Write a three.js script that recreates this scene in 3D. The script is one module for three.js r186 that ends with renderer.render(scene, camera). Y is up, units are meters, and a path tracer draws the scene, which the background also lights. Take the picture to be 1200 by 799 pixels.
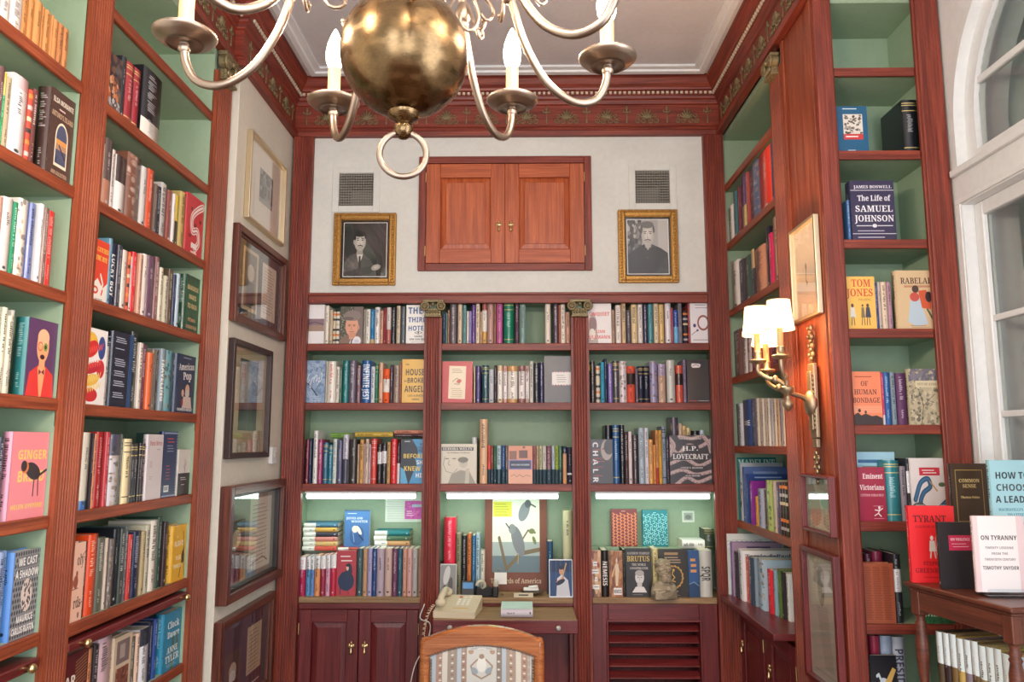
import * as THREE from 'three';
import { RoundedBoxGeometry } from 'three/addons/geometries/RoundedBoxGeometry.js';
import { mergeGeometries } from 'three/addons/utils/BufferGeometryUtils.js';
import { RectAreaLightUniformsLib } from 'three/addons/lights/RectAreaLightUniformsLib.js';

// ------------------------------------------------------------------ camera, light, exposure
RectAreaLightUniformsLib.init();
const scene = new THREE.Scene();
const renderer = new THREE.WebGLRenderer();
renderer.toneMapping = THREE.LinearToneMapping;
renderer.toneMappingExposure = 0.85;
renderer.shadowMap.enabled = true;
const PITCH = Math.atan(120.5 / 900), YAW = Math.atan(12 * Math.cos(PITCH) / 900);
const camera = new THREE.PerspectiveCamera(2 * Math.atan(399.5 / 900) * 180 / Math.PI, 1200 / 799, 0.05, 60);
camera.rotation.order = 'YXZ';
camera.position.set(0, 1.6, 0);
camera.rotation.set(PITCH, YAW, 0);
scene.add(camera);
scene.background = new THREE.Color().setRGB(0.3, 0.31, 0.33);      // overcast sky outside the windows
// lamps at unseen windows: two behind the camera, an added one for side fill
function unseenWindowLight(x, y, z, w, h, tx, ty, tz, power, color) {
  const l = new THREE.RectAreaLight(color, power, w, h);
  l.position.set(x, y, z); l.lookAt(tx, ty, tz); scene.add(l);
}
const DAY = 0xeef4ff;
unseenWindowLight(-0.82, 1.75, 2.5, 1.05, 2.3, -0.82, 1.75, -4, 9, DAY);
unseenWindowLight(0.82, 1.75, 2.5, 1.05, 2.3, 0.82, 1.75, -4, 9, DAY);
unseenWindowLight(1.5, 1.9, -0.1, 1.3, 2.2, -1.5, 1.9, -0.1, 7, DAY);  // side fill lamp at the added window, out of view

// ------------------------------------------------------------------ helpers
let seed = 20240611;
const rnd = () => { seed = (seed * 1664525 + 1013904223) >>> 0; return seed / 4294967296; };
const rr = (a, b) => a + (b - a) * rnd();
const V = (x, y, z) => new THREE.Vector3(x, y, z);
const taken = {};
function numbered(n) { const k = taken[n] = (taken[n] ?? -1) + 1; return k ? `${n}_${String(k).padStart(3, '0')}` : n; }
function tag(o, label, category, group, kind) {
  o.userData.label = label;
  if (category) o.userData.category = category;
  if (group) o.userData.group = group;
  if (kind) o.userData.kind = kind;
  return o;
}
function thing(name, label, category, pos = [0, 0, 0], turn = 0, group) {
  const o = new THREE.Group(); o.name = numbered(name); scene.add(o);
  o.position.set(...pos); o.rotation.y = turn;
  return tag(o, label, category, group);
}
const flat = (g) => { const q = g.index ? g.toNonIndexed() : g; for (const k of Object.keys(q.attributes)) if (!['position', 'normal', 'uv', 'color'].includes(k)) q.deleteAttribute(k); return q; };
function merge(list) { list = [].concat(list).map(flat); return list.length > 1 ? mergeGeometries(list) : list[0]; }
function part(parent, name, geos, m, label) {
  const o = new THREE.Mesh(merge(geos), m); o.name = name; if (label) o.userData.label = label; parent.add(o); return o;
}
function solo(name, geos, m, label, category, group) {
  const o = new THREE.Mesh(merge(geos), m); o.name = numbered(name); scene.add(o); return tag(o, label, category, group);
}
function struct(name, geos, m, label) {
  const o = geos ? new THREE.Mesh(merge(geos), m) : new THREE.Group(); o.name = name; o.userData.kind = 'structure';
  if (label) o.userData.label = label; scene.add(o); return o;
}
// uv in metres, grain along axis g
function uvm(geo, g = 1) {
  const q = flat(geo), p = q.attributes.position, n = q.attributes.normal, uv = new Float32Array(p.count * 2), ou = rnd() * 3, ov = rnd() * 3;
  for (let i = 0; i < p.count; i++) {
    const P = [p.getX(i), p.getY(i), p.getZ(i)], N = [Math.abs(n.getX(i)), Math.abs(n.getY(i)), Math.abs(n.getZ(i))];
    let a = N[0] > N[1] ? (N[0] > N[2] ? 0 : 2) : (N[1] > N[2] ? 1 : 2), o = [0, 1, 2].filter((k) => k !== a);
    let u = o[0], v = o[1]; if (v === g) [u, v] = [v, u];
    uv[2 * i] = P[u] + ou; uv[2 * i + 1] = P[v] + ov;
  }
  q.setAttribute('uv', new THREE.BufferAttribute(uv, 2)); return q;
}
function bx(w, h, d, x = 0, y = 0, z = 0, r = 0.0025, g) {
  if (g === undefined) g = w >= h && w >= d ? 0 : (h >= d ? 1 : 2);
  const q = r > 0 ? new RoundedBoxGeometry(w, h, d, 1, Math.min(r, w / 2.1, h / 2.1, d / 2.1)) : new THREE.BoxGeometry(w, h, d);
  q.translate(x, y, z); return uvm(q, g);
}
// box by its bounds
const bb = (x0, x1, y0, y1, z0, z1, r, g) => bx(Math.abs(x1 - x0), Math.abs(y1 - y0), Math.abs(z1 - z0), (x0 + x1) / 2, (y0 + y1) / 2, (z0 + z1) / 2, r, g);
function cyl(r0, r1, h, x, y, z, n = 16) { return new THREE.CylinderGeometry(r0, r1, h, n).translate(x, y, z); }
function lathe(pts, n = 20, x = 0, y = 0, z = 0) { return new THREE.LatheGeometry(pts.map(([a, b]) => new THREE.Vector2(Math.max(a, 1e-4), b)), n).translate(x, y, z); }
function tube(pts, r, n = 24, m = 8, closed = false) { return new THREE.TubeGeometry(new THREE.CatmullRomCurve3(pts.map((p) => V(...p)), closed), n, r, m, closed); }
function ball(rx, ry, rz, x, y, z, n = 12) { return new THREE.SphereGeometry(1, n, Math.max(4, n * 0.6 | 0)).scale(rx, ry, rz).translate(x, y, z); }
function poly(pts, depth, bevel = 0) {                                // extrude an outline in xy along +z
  const s = new THREE.Shape(pts.map(([x, y]) => new THREE.Vector2(x, y)));
  return new THREE.ExtrudeGeometry(s, { depth, bevelEnabled: bevel > 0, bevelThickness: bevel, bevelSize: bevel, bevelSegments: 1, curveSegments: 6 });
}
// fluted face: width along x, height along y, thickness along z, grooves on the +z face
function fluted(w, h, d, n, x, y, z, turn = 0) {
  const m = 0.012, p = (w - 2 * m) / n, pts = [[-w / 2, 0], [-w / 2, d]];
  for (let i = 0; i < n; i++) { const a = -w / 2 + m + i * p; for (let k = 0; k <= 4; k++) { const t = Math.PI * k / 4; pts.push([a + p * 0.5 - Math.cos(t) * p * 0.36, d - Math.sin(t) * p * 0.42]); } }
  pts.push([w / 2, d], [w / 2, 0]);
  const g = poly(pts.map(([a, b]) => [a, -b]).reverse(), h).rotateX(-Math.PI / 2);   // outline in x, depth along +z after the turn
  return uvm(g, 1).rotateY(turn).translate(x, y, z);
}
// moulding swept along a path of [x, z] corners; profile [out, y]; out is to the left of the walking direction
function sweep(path, prof) {
  const P = path.map((p) => new THREE.Vector2(...p)), N = [], pos = [], uv = [];
  const dir = (i) => P[i + 1].clone().sub(P[i]).normalize(), lf = (d) => new THREE.Vector2(d.y, -d.x);
  for (let i = 0; i < P.length; i++) {
    if (i === 0) N.push(lf(dir(0))); else if (i === P.length - 1) N.push(lf(dir(i - 1)));
    else { const a = lf(dir(i - 1)), b = lf(dir(i)); const s = a.clone().add(b); N.push(s.multiplyScalar(1 / Math.max(0.3, 1 + a.dot(b)))); }
  }
  const at = (i, k) => [P[i].x + N[i].x * prof[k][0], prof[k][1], P[i].y + N[i].y * prof[k][0]];
  let run = 0;
  for (let i = 0; i + 1 < P.length; i++) {
    const L = P[i].distanceTo(P[i + 1]); let up = 0;
    for (let k = 0; k + 1 < prof.length; k++) {
      const a = at(i, k), b = at(i + 1, k), c = at(i + 1, k + 1), e = at(i, k + 1), w = Math.hypot(prof[k + 1][0] - prof[k][0], prof[k + 1][1] - prof[k][1]);
      pos.push(...a, ...b, ...c, ...a, ...c, ...e);
      uv.push(run, up, run + L, up, run + L, up + w, run, up, run + L, up + w, run, up + w); up += w;
    }
    run += L;
  }
  const g = new THREE.BufferGeometry();
  g.setAttribute('position', new THREE.Float32BufferAttribute(pos, 3)); g.setAttribute('uv', new THREE.Float32BufferAttribute(uv, 2)); g.computeVertexNormals();
  return g;
}

// ------------------------------------------------------------------ textures and materials
function noiseTile(n, cells, sd) {                                  // periodic value noise n x n, cells [cx, cy]
  let s = sd; const R = () => { s = (s * 1103515245 + 12345) >>> 0; return (s >>> 8) / 16777216; };
  const [cx, cy] = cells, G = Float32Array.from({ length: cx * cy }, R), out = new Float32Array(n * n), sm = (t) => t * t * (3 - 2 * t);
  for (let y = 0; y < n; y++) for (let x = 0; x < n; x++) {
    const fx = x / n * cx, fy = y / n * cy, ix = fx | 0, iy = fy | 0, tx = sm(fx - ix), ty = sm(fy - iy);
    const a = G[iy * cx + ix], b = G[iy * cx + (ix + 1) % cx], c = G[((iy + 1) % cy) * cx + ix], d = G[((iy + 1) % cy) * cx + (ix + 1) % cx];
    out[y * n + x] = (a + (b - a) * tx) * (1 - ty) + (c + (d - c) * tx) * ty;
  }
  return out;
}
function dataMap(n, fn, rep, srgb = true) {
  const d = new Uint8Array(n * n * 4);
  for (let i = 0; i < n * n; i++) { const c = fn(i, i % n, (i / n) | 0); for (let k = 0; k < 3; k++) d[4 * i + k] = Math.max(0, Math.min(255, c[k])); d[4 * i + 3] = 255; }
  const t = new THREE.DataTexture(d, n, n); t.wrapS = t.wrapT = THREE.RepeatWrapping; t.magFilter = THREE.LinearFilter; t.minFilter = THREE.LinearMipmapLinearFilter; t.generateMipmaps = true;
  if (srgb) t.colorSpace = THREE.SRGBColorSpace; t.repeat.set(...rep); t.needsUpdate = true; return t;
}
const N512 = 512, g1 = noiseTile(N512, [6, 96], 3), g2 = noiseTile(N512, [10, 240], 7), g3 = noiseTile(N512, [3, 22], 11), g4 = noiseTile(N512, [60, 256], 13), g5 = noiseTile(N512, [4, 5], 17);
const grain = (i) => 0.38 * g1[i] + 0.25 * g2[i] + 0.25 * g3[i] + 0.12 * g4[i];
function woodMap(dark, lite, rep) { return dataMap(N512, (i) => { const t = Math.min(1, Math.max(0, (grain(i) - 0.25) * 1.9)) * 0.85 + g5[i] * 0.15; return dark.map((c, k) => c + (lite[k] - c) * t); }, rep); }
const woodBump = dataMap(N512, (i) => { const t = 90 + 130 * (0.5 * g2[i] + 0.5 * g4[i]); return [t, t, t]; }, [1.25, 2.5], false);
const std = (o) => new THREE.MeshStandardMaterial(o), phy = (o) => new THREE.MeshPhysicalMaterial(o);
const M = {};
M.woodWarmLit = phy({ map: woodMap([112, 46, 24], [176, 90, 54], [1.25, 2.5]), bumpMap: woodBump, bumpScale: 0.0005, roughness: 0.5, clearcoat: 0.15, clearcoatRoughness: 0.35 });  // mahogany of left posts, alcove and pier, warm lamp light put into its orange
M.woodRed = phy({ map: woodMap([96, 33, 22], [158, 70, 48], [1.25, 2.5]), bumpMap: woodBump, bumpScale: 0.0005, roughness: 0.5, clearcoat: 0.15, clearcoatRoughness: 0.35 });  // the same mahogany without the warm light in its colour
M.woodLight = phy({ map: woodMap([154, 68, 34], [204, 108, 60], [1.25, 2.5]), bumpMap: woodBump, bumpScale: 0.0004, roughness: 0.42, clearcoat: 0.2, clearcoatRoughness: 0.35 });
M.woodDark = phy({ map: woodMap([84, 22, 24], [130, 46, 46], [1.25, 2.5]), bumpMap: woodBump, bumpScale: 0.0004, roughness: 0.4, clearcoat: 0.3, clearcoatRoughness: 0.3 });
M.tableWood = phy({ map: woodMap([72, 34, 24], [124, 66, 46], [1.25, 2.5]), bumpMap: woodBump, bumpScale: 0.0004, roughness: 0.4, clearcoat: 0.3, clearcoatRoughness: 0.3 });
M.deskTop = std({ map: woodMap([128, 98, 66], [176, 146, 106], [1.25, 2.5]), bumpMap: woodBump, bumpScale: 0.0004, roughness: 0.55 });
M.chairWood = phy({ map: woodMap([136, 72, 34], [192, 120, 66], [1.25, 2.5]), roughness: 0.25, clearcoat: 0.7, clearcoatRoughness: 0.12 });
const pn = noiseTile(256, [48, 48], 23), pn2 = noiseTile(256, [6, 6], 29);
const paint = (c, rough = 0.75) => std({ map: dataMap(256, (i) => { const t = 1 + (pn[i] - 0.5) * 0.025 + (pn2[i] - 0.5) * 0.035; return c.map((v) => v * t); }, [1.3, 1.3]), roughness: rough });
M.white = paint([222, 222, 214]); M.cream = paint([219, 212, 196]); M.trimWhite = paint([226, 227, 226], 0.45); M.ceiling = paint([208, 205, 206], 0.85); M.mint = paint([152, 173, 145], 0.6); M.stucco = paint([118, 118, 108], 0.9);
M.floor = std({ map: woodMap([92, 62, 40], [150, 108, 72], [0.8, 3]), roughness: 0.45 });
const metal = (r, g, b, rough, o = {}) => { const m = std({ color: 0xffffff, metalness: 1, roughness: rough, ...o }); m.color.setRGB(r, g, b); return m; };
const bn = noiseTile(256, [16, 16], 31), bn2 = noiseTile(256, [70, 70], 37);
M.brass = metal(1, 1, 1, 0.27, { map: dataMap(256, (i) => { const t = 0.82 + 0.22 * bn[i] + 0.1 * bn2[i]; return [126 * t, 102 * t, 72 * t]; }, [2, 2]), roughnessMap: dataMap(256, (i) => { const t = 130 + 110 * bn[i]; return [t, t, t]; }, [2, 2], false), });
M.brass.roughness = 0.36;
M.brassSmall = metal(0.78, 0.6, 0.3, 0.3);
M.pewter = metal(0.36, 0.28, 0.22, 0.36);
M.bronze = std({ map: dataMap(256, (i) => { const t = 0.6 + 0.8 * bn2[i]; return [136 * t, 122 * t, 90 * t]; }, [6, 6]), metalness: 0.55, roughness: 0.55 });
M.gilt = metal(1, 1, 1, 0.45, { map: dataMap(256, (i) => { const t = 0.55 + 0.75 * bn2[i]; return [198 * t, 150 * t, 84 * t]; }, [14, 14]) });
M.giltThin = metal(0.72, 0.6, 0.4, 0.4);
M.black = std({ color: 0x1c1b1d, roughness: 0.45 });
M.page = std({ map: dataMap(64, (i, x, y) => { const t = 1 - 0.08 * ((y * 37) % 5) / 5; return [232 * t, 222 * t, 200 * t]; }, [40, 40]), roughness: 0.9 });
M.paper = std({ color: 0xf1efe8, roughness: 0.8 });
M.glass = phy({ color: 0xffffff, transmission: 1, thickness: 0, roughness: 0.02, ior: 1.5 });
M.pane = phy({ color: 0xf4f6f4, transmission: 1, thickness: 0, roughness: 0.12, ior: 1.5 });
M.plasticBeige = std({ color: 0xd8ccb0, roughness: 0.45 });
M.plasticGrey = std({ color: 0xbfb8a6, roughness: 0.5 });
M.ventGrey = std({ color: 0x9a958c, roughness: 0.6 });
M.ivory = std({ color: 0xd9a070, roughness: 0.5 });
M.bulb = std({ color: 0xffffff, emissive: 0xffe6c4, emissiveIntensity: 14 });
M.tubeLight = std({ color: 0xffffff, emissive: 0xe6fff6, emissiveIntensity: 7 });

// ------------------------------------------------------------------ printed covers (flat print only)
function canvas(w, h) { const c = document.createElement('canvas'); c.width = w; c.height = h; return c; }
function canvasMap(c) { const t = new THREE.CanvasTexture(c); t.colorSpace = THREE.SRGBColorSpace; t.anisotropy = 8; return t; }
const CW = 200, CH = 290, CC = canvas(2000, 2030), g = CC.getContext('2d');
const SC = canvas(2048, 2000), sg = SC.getContext('2d');
const COVER = {}; let coverCount = 0;
const T = (s, x, y, size, col, font = 'sans-serif', al = 'center', max) => { g.fillStyle = col; g.font = `bold ${size}px ${font}`; g.textAlign = al; g.textBaseline = 'alphabetic'; max ? g.fillText(s, x, y, max) : g.fillText(s, x, y); };
const R = (x, y, w, h, col) => { g.fillStyle = col; g.fillRect(x, y, w, h); };
const E = (x, y, a, b, col, rot = 0) => { g.fillStyle = col; g.beginPath(); g.ellipse(x, y, a, b, rot, 0, 7); g.fill(); };
const L = (pts, w, col) => { g.strokeStyle = col; g.lineWidth = w; g.lineCap = g.lineJoin = 'round'; g.beginPath(); pts.forEach(([x, y], i) => i ? g.lineTo(x, y) : g.moveTo(x, y)); g.stroke(); };
const Q = (pts, col) => { g.fillStyle = col; g.beginPath(); pts.forEach(([x, y], i) => i ? g.lineTo(x, y) : g.moveTo(x, y)); g.fill(); };
const bars = (x, y, w, n, dy, col, h = 2) => { for (let i = 0; i < n; i++) R(x + (i % 2) * w * 0.06, y + i * dy, w * (0.8 + 0.2 * ((i * 7) % 5) / 5), h, col); };
const specks = (n, cols, x0, y0, x1, y1, a, b) => { for (let i = 0; i < n; i++) E(rr(x0, x1), rr(y0, y1), rr(a, b), rr(a, b), cols[i % cols.length], rr(0, 3)); };
function cover(id, desc, bg, draw) {
  const i = coverCount++, x = (i % 10) * CW, y = Math.floor(i / 10) * CH;
  COVER[id] = { desc, bg, uv: [(x + 1) / 2000, 1 - (y + CH - 1) / 2030, (x + CW - 1) / 2000, 1 - (y + 1) / 2030] };
  g.save(); g.beginPath(); g.rect(x, y, CW, CH); g.clip(); g.translate(x, y); R(0, 0, CW, CH, bg); draw(); g.restore();
}
const SE = 'serif';
const man = (x, y, s, skin, coat, hair) => { E(x, y + 52 * s, 46 * s, 34 * s, coat); R(x - 46 * s, y + 52 * s, 92 * s, 60 * s, coat); R(x - 8 * s, y + 12 * s, 16 * s, 18 * s, skin); E(x, y, 20 * s, 26 * s, skin); E(x, y - 18 * s, 21 * s, 13 * s, hair); R(x - 10 * s, y - 4 * s, 6 * s, 3 * s, '#2a2422'); R(x + 4 * s, y - 4 * s, 6 * s, 3 * s, '#2a2422'); R(x - 6 * s, y + 13 * s, 12 * s, 2.5 * s, '#5a3a32'); L([[x, y - 2 * s], [x - 2 * s, y + 6 * s], [x + 2 * s, y + 7 * s]], 1.4 * s, '#6a5044'); };
cover('landscape', 'white book with a mauve landscape band', '#f0ecea', () => { R(0, 104, 200, 90, '#8a7078'); R(0, 150, 200, 44, '#a28674'); L([[0, 140], [80, 128], [200, 146]], 7, '#5c4a58'); });
cover('capman', 'book showing a man in a flat cap', '#57564a', () => { specks(240, ['#8a9078', '#3c4034', '#a8a890'], 0, 0, 200, 290, 2, 7); R(120, 0, 80, 290, '#7c6c68'); E(110, 300, 120, 90, '#8a7060'); E(104, 150, 56, 78, '#e3a486'); R(80, 200, 60, 50, '#d79678'); E(108, 70, 76, 40, '#8c7d76'); E(70, 92, 50, 14, '#6d605a'); E(160, 160, 10, 18, '#d79678'); R(70, 138, 24, 4, '#8a5a48'); R(112, 138, 24, 4, '#8a5a48'); E(82, 148, 8, 3, '#4a3a34'); E(124, 148, 8, 3, '#4a3a34'); L([[102, 142], [96, 172], [106, 176]], 3, '#c07a5c'); L([[84, 194], [122, 192]], 4, '#a85a4c'); Q([[80, 290], [104, 236], [130, 290]], '#e8e0da'); L([[106, 250], [100, 290]], 9, '#2b2b36'); E(150, 262, 34, 34, '#eceaf0'); bars(128, 254, 42, 4, 6, '#9a98a4'); });
cover('hotel', 'white book with navy block lettering and an eye', '#f2efe8', () => { ['THE', 'THIRD', 'HOTEL'].forEach((s, i) => T(s, 16, 66 + i * 62, [66, 52, 50][i], '#2c4f8e', 'sans-serif', 'left', 178)); L([[72, 205], [100, 192], [130, 205], [100, 216], [72, 205]], 3, '#33373f'); E(101, 204, 7, 7, '#33373f'); T('LAURA', 100, 238, 20, '#33373f'); T('VAN DEN BERG', 100, 260, 20, '#33373f', 'sans-serif', 'center', 170); bars(40, 272, 120, 1, 6, '#6a6a70'); });
cover('unquiet', 'off-white book with red lettering and a faded figure', '#f0e8e4', () => { Q([[20, 290], [26, 110], [60, 60], [84, 120], [96, 290]], '#b8a29a'); E(56, 150, 30, 50, '#8a6a68'); E(50, 220, 24, 40, '#efe2d2'); T('UNQUIET', 108, 90, 36, '#d85248', 'sans-serif', 'center', 170); T('LINN', 116, 212, 28, '#d85248'); T('ULLMANN', 108, 252, 34, '#d85248', 'sans-serif', 'center', 170); });
cover('ring', 'white book with a brown twig ring', '#f2eef2', () => { g.strokeStyle = '#9c5a50'; g.lineWidth = 13; g.beginPath(); g.arc(112, 150, 45, 0, 7); g.stroke(); E(36, 168, 13, 12, '#4a4080'); E(60, 200, 9, 7, '#5a4a8a'); L([[10, 230], [40, 210], [70, 200]], 3, '#4a4458'); bars(40, 30, 120, 2, 18, '#9a94a0', 4); R(20, 262, 170, 3, '#4a4a58'); });
cover('scriptblue', 'grey-blue book with white script and a dark pen', '#8098b6', () => { specks(160, ['#8ea6c2', '#7088a8', '#9cb2ca'], 0, 0, 200, 290, 6, 22); L([[12, 150], [90, 210], [120, 236]], 11, '#2c3a50'); [[30, 120, 24], [62, 150, 26], [96, 128, 22], [124, 142, 20], [150, 118, 24]].forEach(([x, y, r], k) => { g.strokeStyle = '#eef2f6'; g.lineWidth = 5; g.beginPath(); g.ellipse(x, y, r * 0.5, r * 1.4, 0.5, k, k + 4.6); g.stroke(); }); bars(44, 24, 120, 2, 12, '#c4d2e0', 3); bars(60, 240, 110, 3, 14, '#c4d2e0', 3); });
cover('angels', 'yellow gold book with tall black lettering', '#ebb954', () => { T('THE', 24, 40, 15, '#4a3a20', 'sans-serif', 'left'); T('HOUSE', 94, 106, 58, '#33291c', 'sans-serif', 'center', 140); T('OF', 26, 150, 15, '#4a3a20'); T('BROKEN', 112, 156, 46, '#33291c', 'sans-serif', 'center', 150); T('ANGELS', 100, 216, 58, '#33291c', 'sans-serif', 'center', 160); T('LUIS ALBERTO', 100, 246, 17, '#6a5430', 'sans-serif', 'center', 160); T('URREA', 100, 270, 17, '#6a5430'); Q([[176, 40], [190, 26], [196, 50]], '#c8473c'); });
cover('redlabel', 'red book with a tall cream label', '#c42f30', () => { g.save(); g.translate(100, 145); g.rotate(0.03); R(-56, -112, 112, 226, '#eedcbc'); g.restore(); bars(66, 52, 70, 3, 12, '#8a6a50', 3); L([[70, 140], [96, 118], [124, 132], [112, 160], [82, 156]], 4, '#6a6a4a'); E(112, 138, 17, 12, '#c8483c', -0.5); bars(60, 188, 80, 5, 14, '#a08468', 3); });
cover('airmail', 'tall charcoal book with an airmail-edged label', '#605c5b', () => { R(54, 98, 130, 82, '#e9e2da'); for (let i = 0; i < 7; i++) { R(56 + i * 19, 92, 9, 9, i % 2 ? '#b84848' : '#40507a'); R(56 + i * 19, 176, 9, 9, i % 2 ? '#40507a' : '#b84848'); } bars(84, 118, 70, 4, 13, '#7a7472', 3); });
cover('notebook', 'black book with a small ragged white label', '#2d2a2c', () => { Q([[44, 26], [110, 28], [124, 36], [112, 54], [52, 56], [40, 44]], '#e6dede'); L([[56, 42], [80, 34], [106, 44]], 3, '#3a3438'); R(16, 272, 70, 5, '#c83c3c'); R(92, 273, 92, 3, '#cfcaca'); });
cover('before', 'sky-blue book with a dark silhouette and yellow lettering', '#3f93c4', () => { Q([[0, 0], [80, 0], [120, 60], [128, 110], [104, 130], [118, 170], [90, 220], [60, 290], [0, 290]], '#1d2530'); Q([[0, 180], [30, 200], [56, 290], [0, 290]], '#58a8d4'); E(160, 74, 36, 16, '#2c6c98'); bars(26, 14, 50, 1, 5, '#dfe8ee', 4); T('PETER', 160, 42, 17, '#17405c'); T('SWANSON', 152, 60, 17, '#17405c', 'sans-serif', 'center', 90); T('BEFORE', 92, 124, 40, '#e9c858', 'sans-serif', 'center', 150); T('SHE', 148, 164, 38, '#f0f2f2'); T('KNEW', 84, 206, 42, '#e9c858'); T('HIM', 148, 248, 40, '#f0f2f2'); });
cover('welty', 'buff booklet with two pencil-drawn faces', '#d6cdb8', () => { R(4, 24, 178, 26, '#4a4640'); T('EUDORA WELTY', 93, 45, 24, '#e8e2d4', SE, 'center', 166); T('On William Faulkner', 98, 70, 15, '#6a6458', SE, 'center', 130); L([[22, 90], [14, 150], [30, 200], [70, 214], [92, 180]], 3, '#8d8676'); E(34, 108, 12, 5, '#8d8676'); E(74, 108, 12, 5, '#8d8676'); L([[48, 120], [40, 150], [54, 156]], 3, '#8d8676'); Q([[40, 290], [60, 220], [110, 190], [160, 200], [196, 290]], '#9c9684'); E(126, 140, 24, 34, '#c2baa6'); E(124, 116, 29, 20, '#77705f'); Q([[134, 290], [140, 180], [160, 176], [158, 290]], '#c2baa6'); bars(112, 138, 26, 1, 4, '#5f594c'); });
cover('boxset', 'boxed set with a peach picture and a navy label', '#eaae8e', () => { R(0, 0, 200, 104, '#d88f6c'); R(10, 40, 60, 64, '#8a5a48'); R(90, 34, 70, 60, '#6a4438'); R(120, 4, 20, 16, '#7a5040'); R(4, 106, 192, 74, '#8a78b0'); R(14, 114, 172, 58, '#23304c'); T('WILLIAM FAULKNER', 100, 150, 17, '#e8e8f0', SE, 'center', 150); L([[20, 232], [50, 218], [70, 236], [96, 218], [120, 236], [150, 222], [182, 232]], 3, '#8a6050'); });
cover('stacked', 'charcoal book with white letters stacked sideways and a face', '#3c3a3e', () => { E(152, 70, 46, 66, '#a89c94'); E(170, 50, 40, 50, '#3c3a3e'); E(128, 62, 9, 4, '#2a2628'); L([[112, 76], [106, 96], [122, 98]], 3, '#6a6058'); ['C', 'H', 'A', 'L', 'R'].forEach((s, i) => { g.save(); g.translate(64, 40 + i * 56); g.rotate(Math.PI / 2); T(s, -4, 22, 58, '#ecebec'); g.restore(); if (i) R(44, 26 + i * 56 - 16, 76, 4, '#b84848'); }); R(26, 142, 110, 4, '#b84848'); L([[6, 200], [20, 250], [14, 290]], 8, '#98a0a4'); });
cover('tentacles', 'thick charcoal book patterned with pink tentacles', '#332c30', () => { [[[0, 60], [40, 110], [90, 60], [140, 70], [200, 30]], [[0, 20], [20, 60], [0, 120]], [[0, 170], [70, 140], [140, 180], [200, 150]], [[0, 226], [60, 206], [120, 232], [200, 214]], [[30, 290], [80, 250], [130, 276], [200, 246]], [[160, 0], [190, 50], [200, 100]], [[50, 8], [110, 20], [160, 0]]].forEach((p) => { const c = new THREE.CatmullRomCurve3(p.map(([x, y]) => V(x, y, 0))).getPoints(20).map((q) => [q.x, q.y]); L(c, 21, '#a88e8c'); L(c, 13, '#c0a6a2'); c.forEach(([x, y], i) => i % 2 && E(x, y + 5, 3, 2.4, '#5a484a')); }); T('THE NEW ANNOTATED', 100, 26, 12, '#d8ccc8', SE, 'center', 110); R(66, 56, 74, 36, '#332c30'); T('H.P.', 100, 92, 38, '#f0ecea', SE); R(12, 104, 178, 44, '#332c30'); T('LOVECRAFT', 100, 142, 42, '#f0ecea', SE, 'center', 172); R(50, 182, 110, 20, '#332c30'); T('LESLIE S. KLINGER', 104, 198, 15, '#e8e2e0', SE, 'center', 106); R(70, 230, 78, 18, '#332c30'); T('ALAN MOORE', 108, 245, 14, '#e8e2e0', SE, 'center', 72); });
cover('rider', 'red book with a dark blue mounted figure', '#b8404c', () => { bars(36, 34, 130, 2, 28, '#f0dcd8', 8); E(100, 196, 84, 62, '#2a3a58'); E(128, 130, 34, 48, '#2f3c50'); E(112, 112, 14, 18, '#e4b8a8'); E(116, 96, 22, 8, '#26262e'); L([[40, 240], [44, 276]], 8, '#2a3a58'); L([[120, 240], [128, 276]], 8, '#2a3a58'); });
cover('paperlabels', 'tan book pasted with white paper slips', '#c9a07c', () => { specks(60, ['#b88864', '#d8b48e', '#8a6048'], 0, 0, 200, 290, 8, 30); [[60, 70, 90], [10, 118, 150], [90, 166, 44], [60, 214, 110]].forEach(([x, y, w]) => { R(x, y, w, 28, '#ecece8'); R(x + 12, y + 11, w - 24, 5, '#8a8a8a'); }); E(150, 90, 14, 20, '#a83a30'); R(0, 240, 80, 50, '#4a3a36'); });
cover('figure', 'brown book with a pale classical figure', '#94603e', () => { specks(70, ['#a87048', '#7a4a30', '#b88858'], 0, 0, 200, 290, 8, 30); E(112, 62, 14, 18, '#e2c8a8'); Q([[92, 80], [136, 80], [140, 150], [128, 220], [96, 220], [90, 150]], '#e2c8a8'); L([[96, 88], [60, 130], [40, 160]], 11, '#dcc09e'); L([[132, 88], [150, 130]], 11, '#dcc09e'); R(64, 232, 120, 44, '#f0eeea'); T('NEMESIS', 124, 266, 32, '#222', 'sans-serif', 'center', 112); });
cover('brutus', 'black book with gold lettering and a white marble head', '#29282b', () => { T('KATHRYN TEMPEST', 102, 34, 20, '#c8c4bc', SE, 'center', 176); T('BRUTUS', 100, 76, 46, '#dcbc62', SE, 'center', 180); T('THE NOBLE', 104, 102, 19, '#d4d0c8', SE); T('CONSPIRATOR', 104, 124, 19, '#d4d0c8', SE, 'center', 150); E(108, 172, 35, 42, '#d8d6d4'); R(88, 200, 38, 36, '#c8c6c4'); Q([[48, 262], [76, 228], [140, 228], [164, 262]], '#e2e0de'); E(108, 146, 35, 18, '#aeaaa8'); E(96, 172, 6, 3, '#6a6866'); E(122, 172, 6, 3, '#6a6866'); L([[108, 172], [106, 188], [112, 190]], 2, '#8a8886'); bars(50, 274, 100, 1, 6, '#a8a4a0'); });
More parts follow.
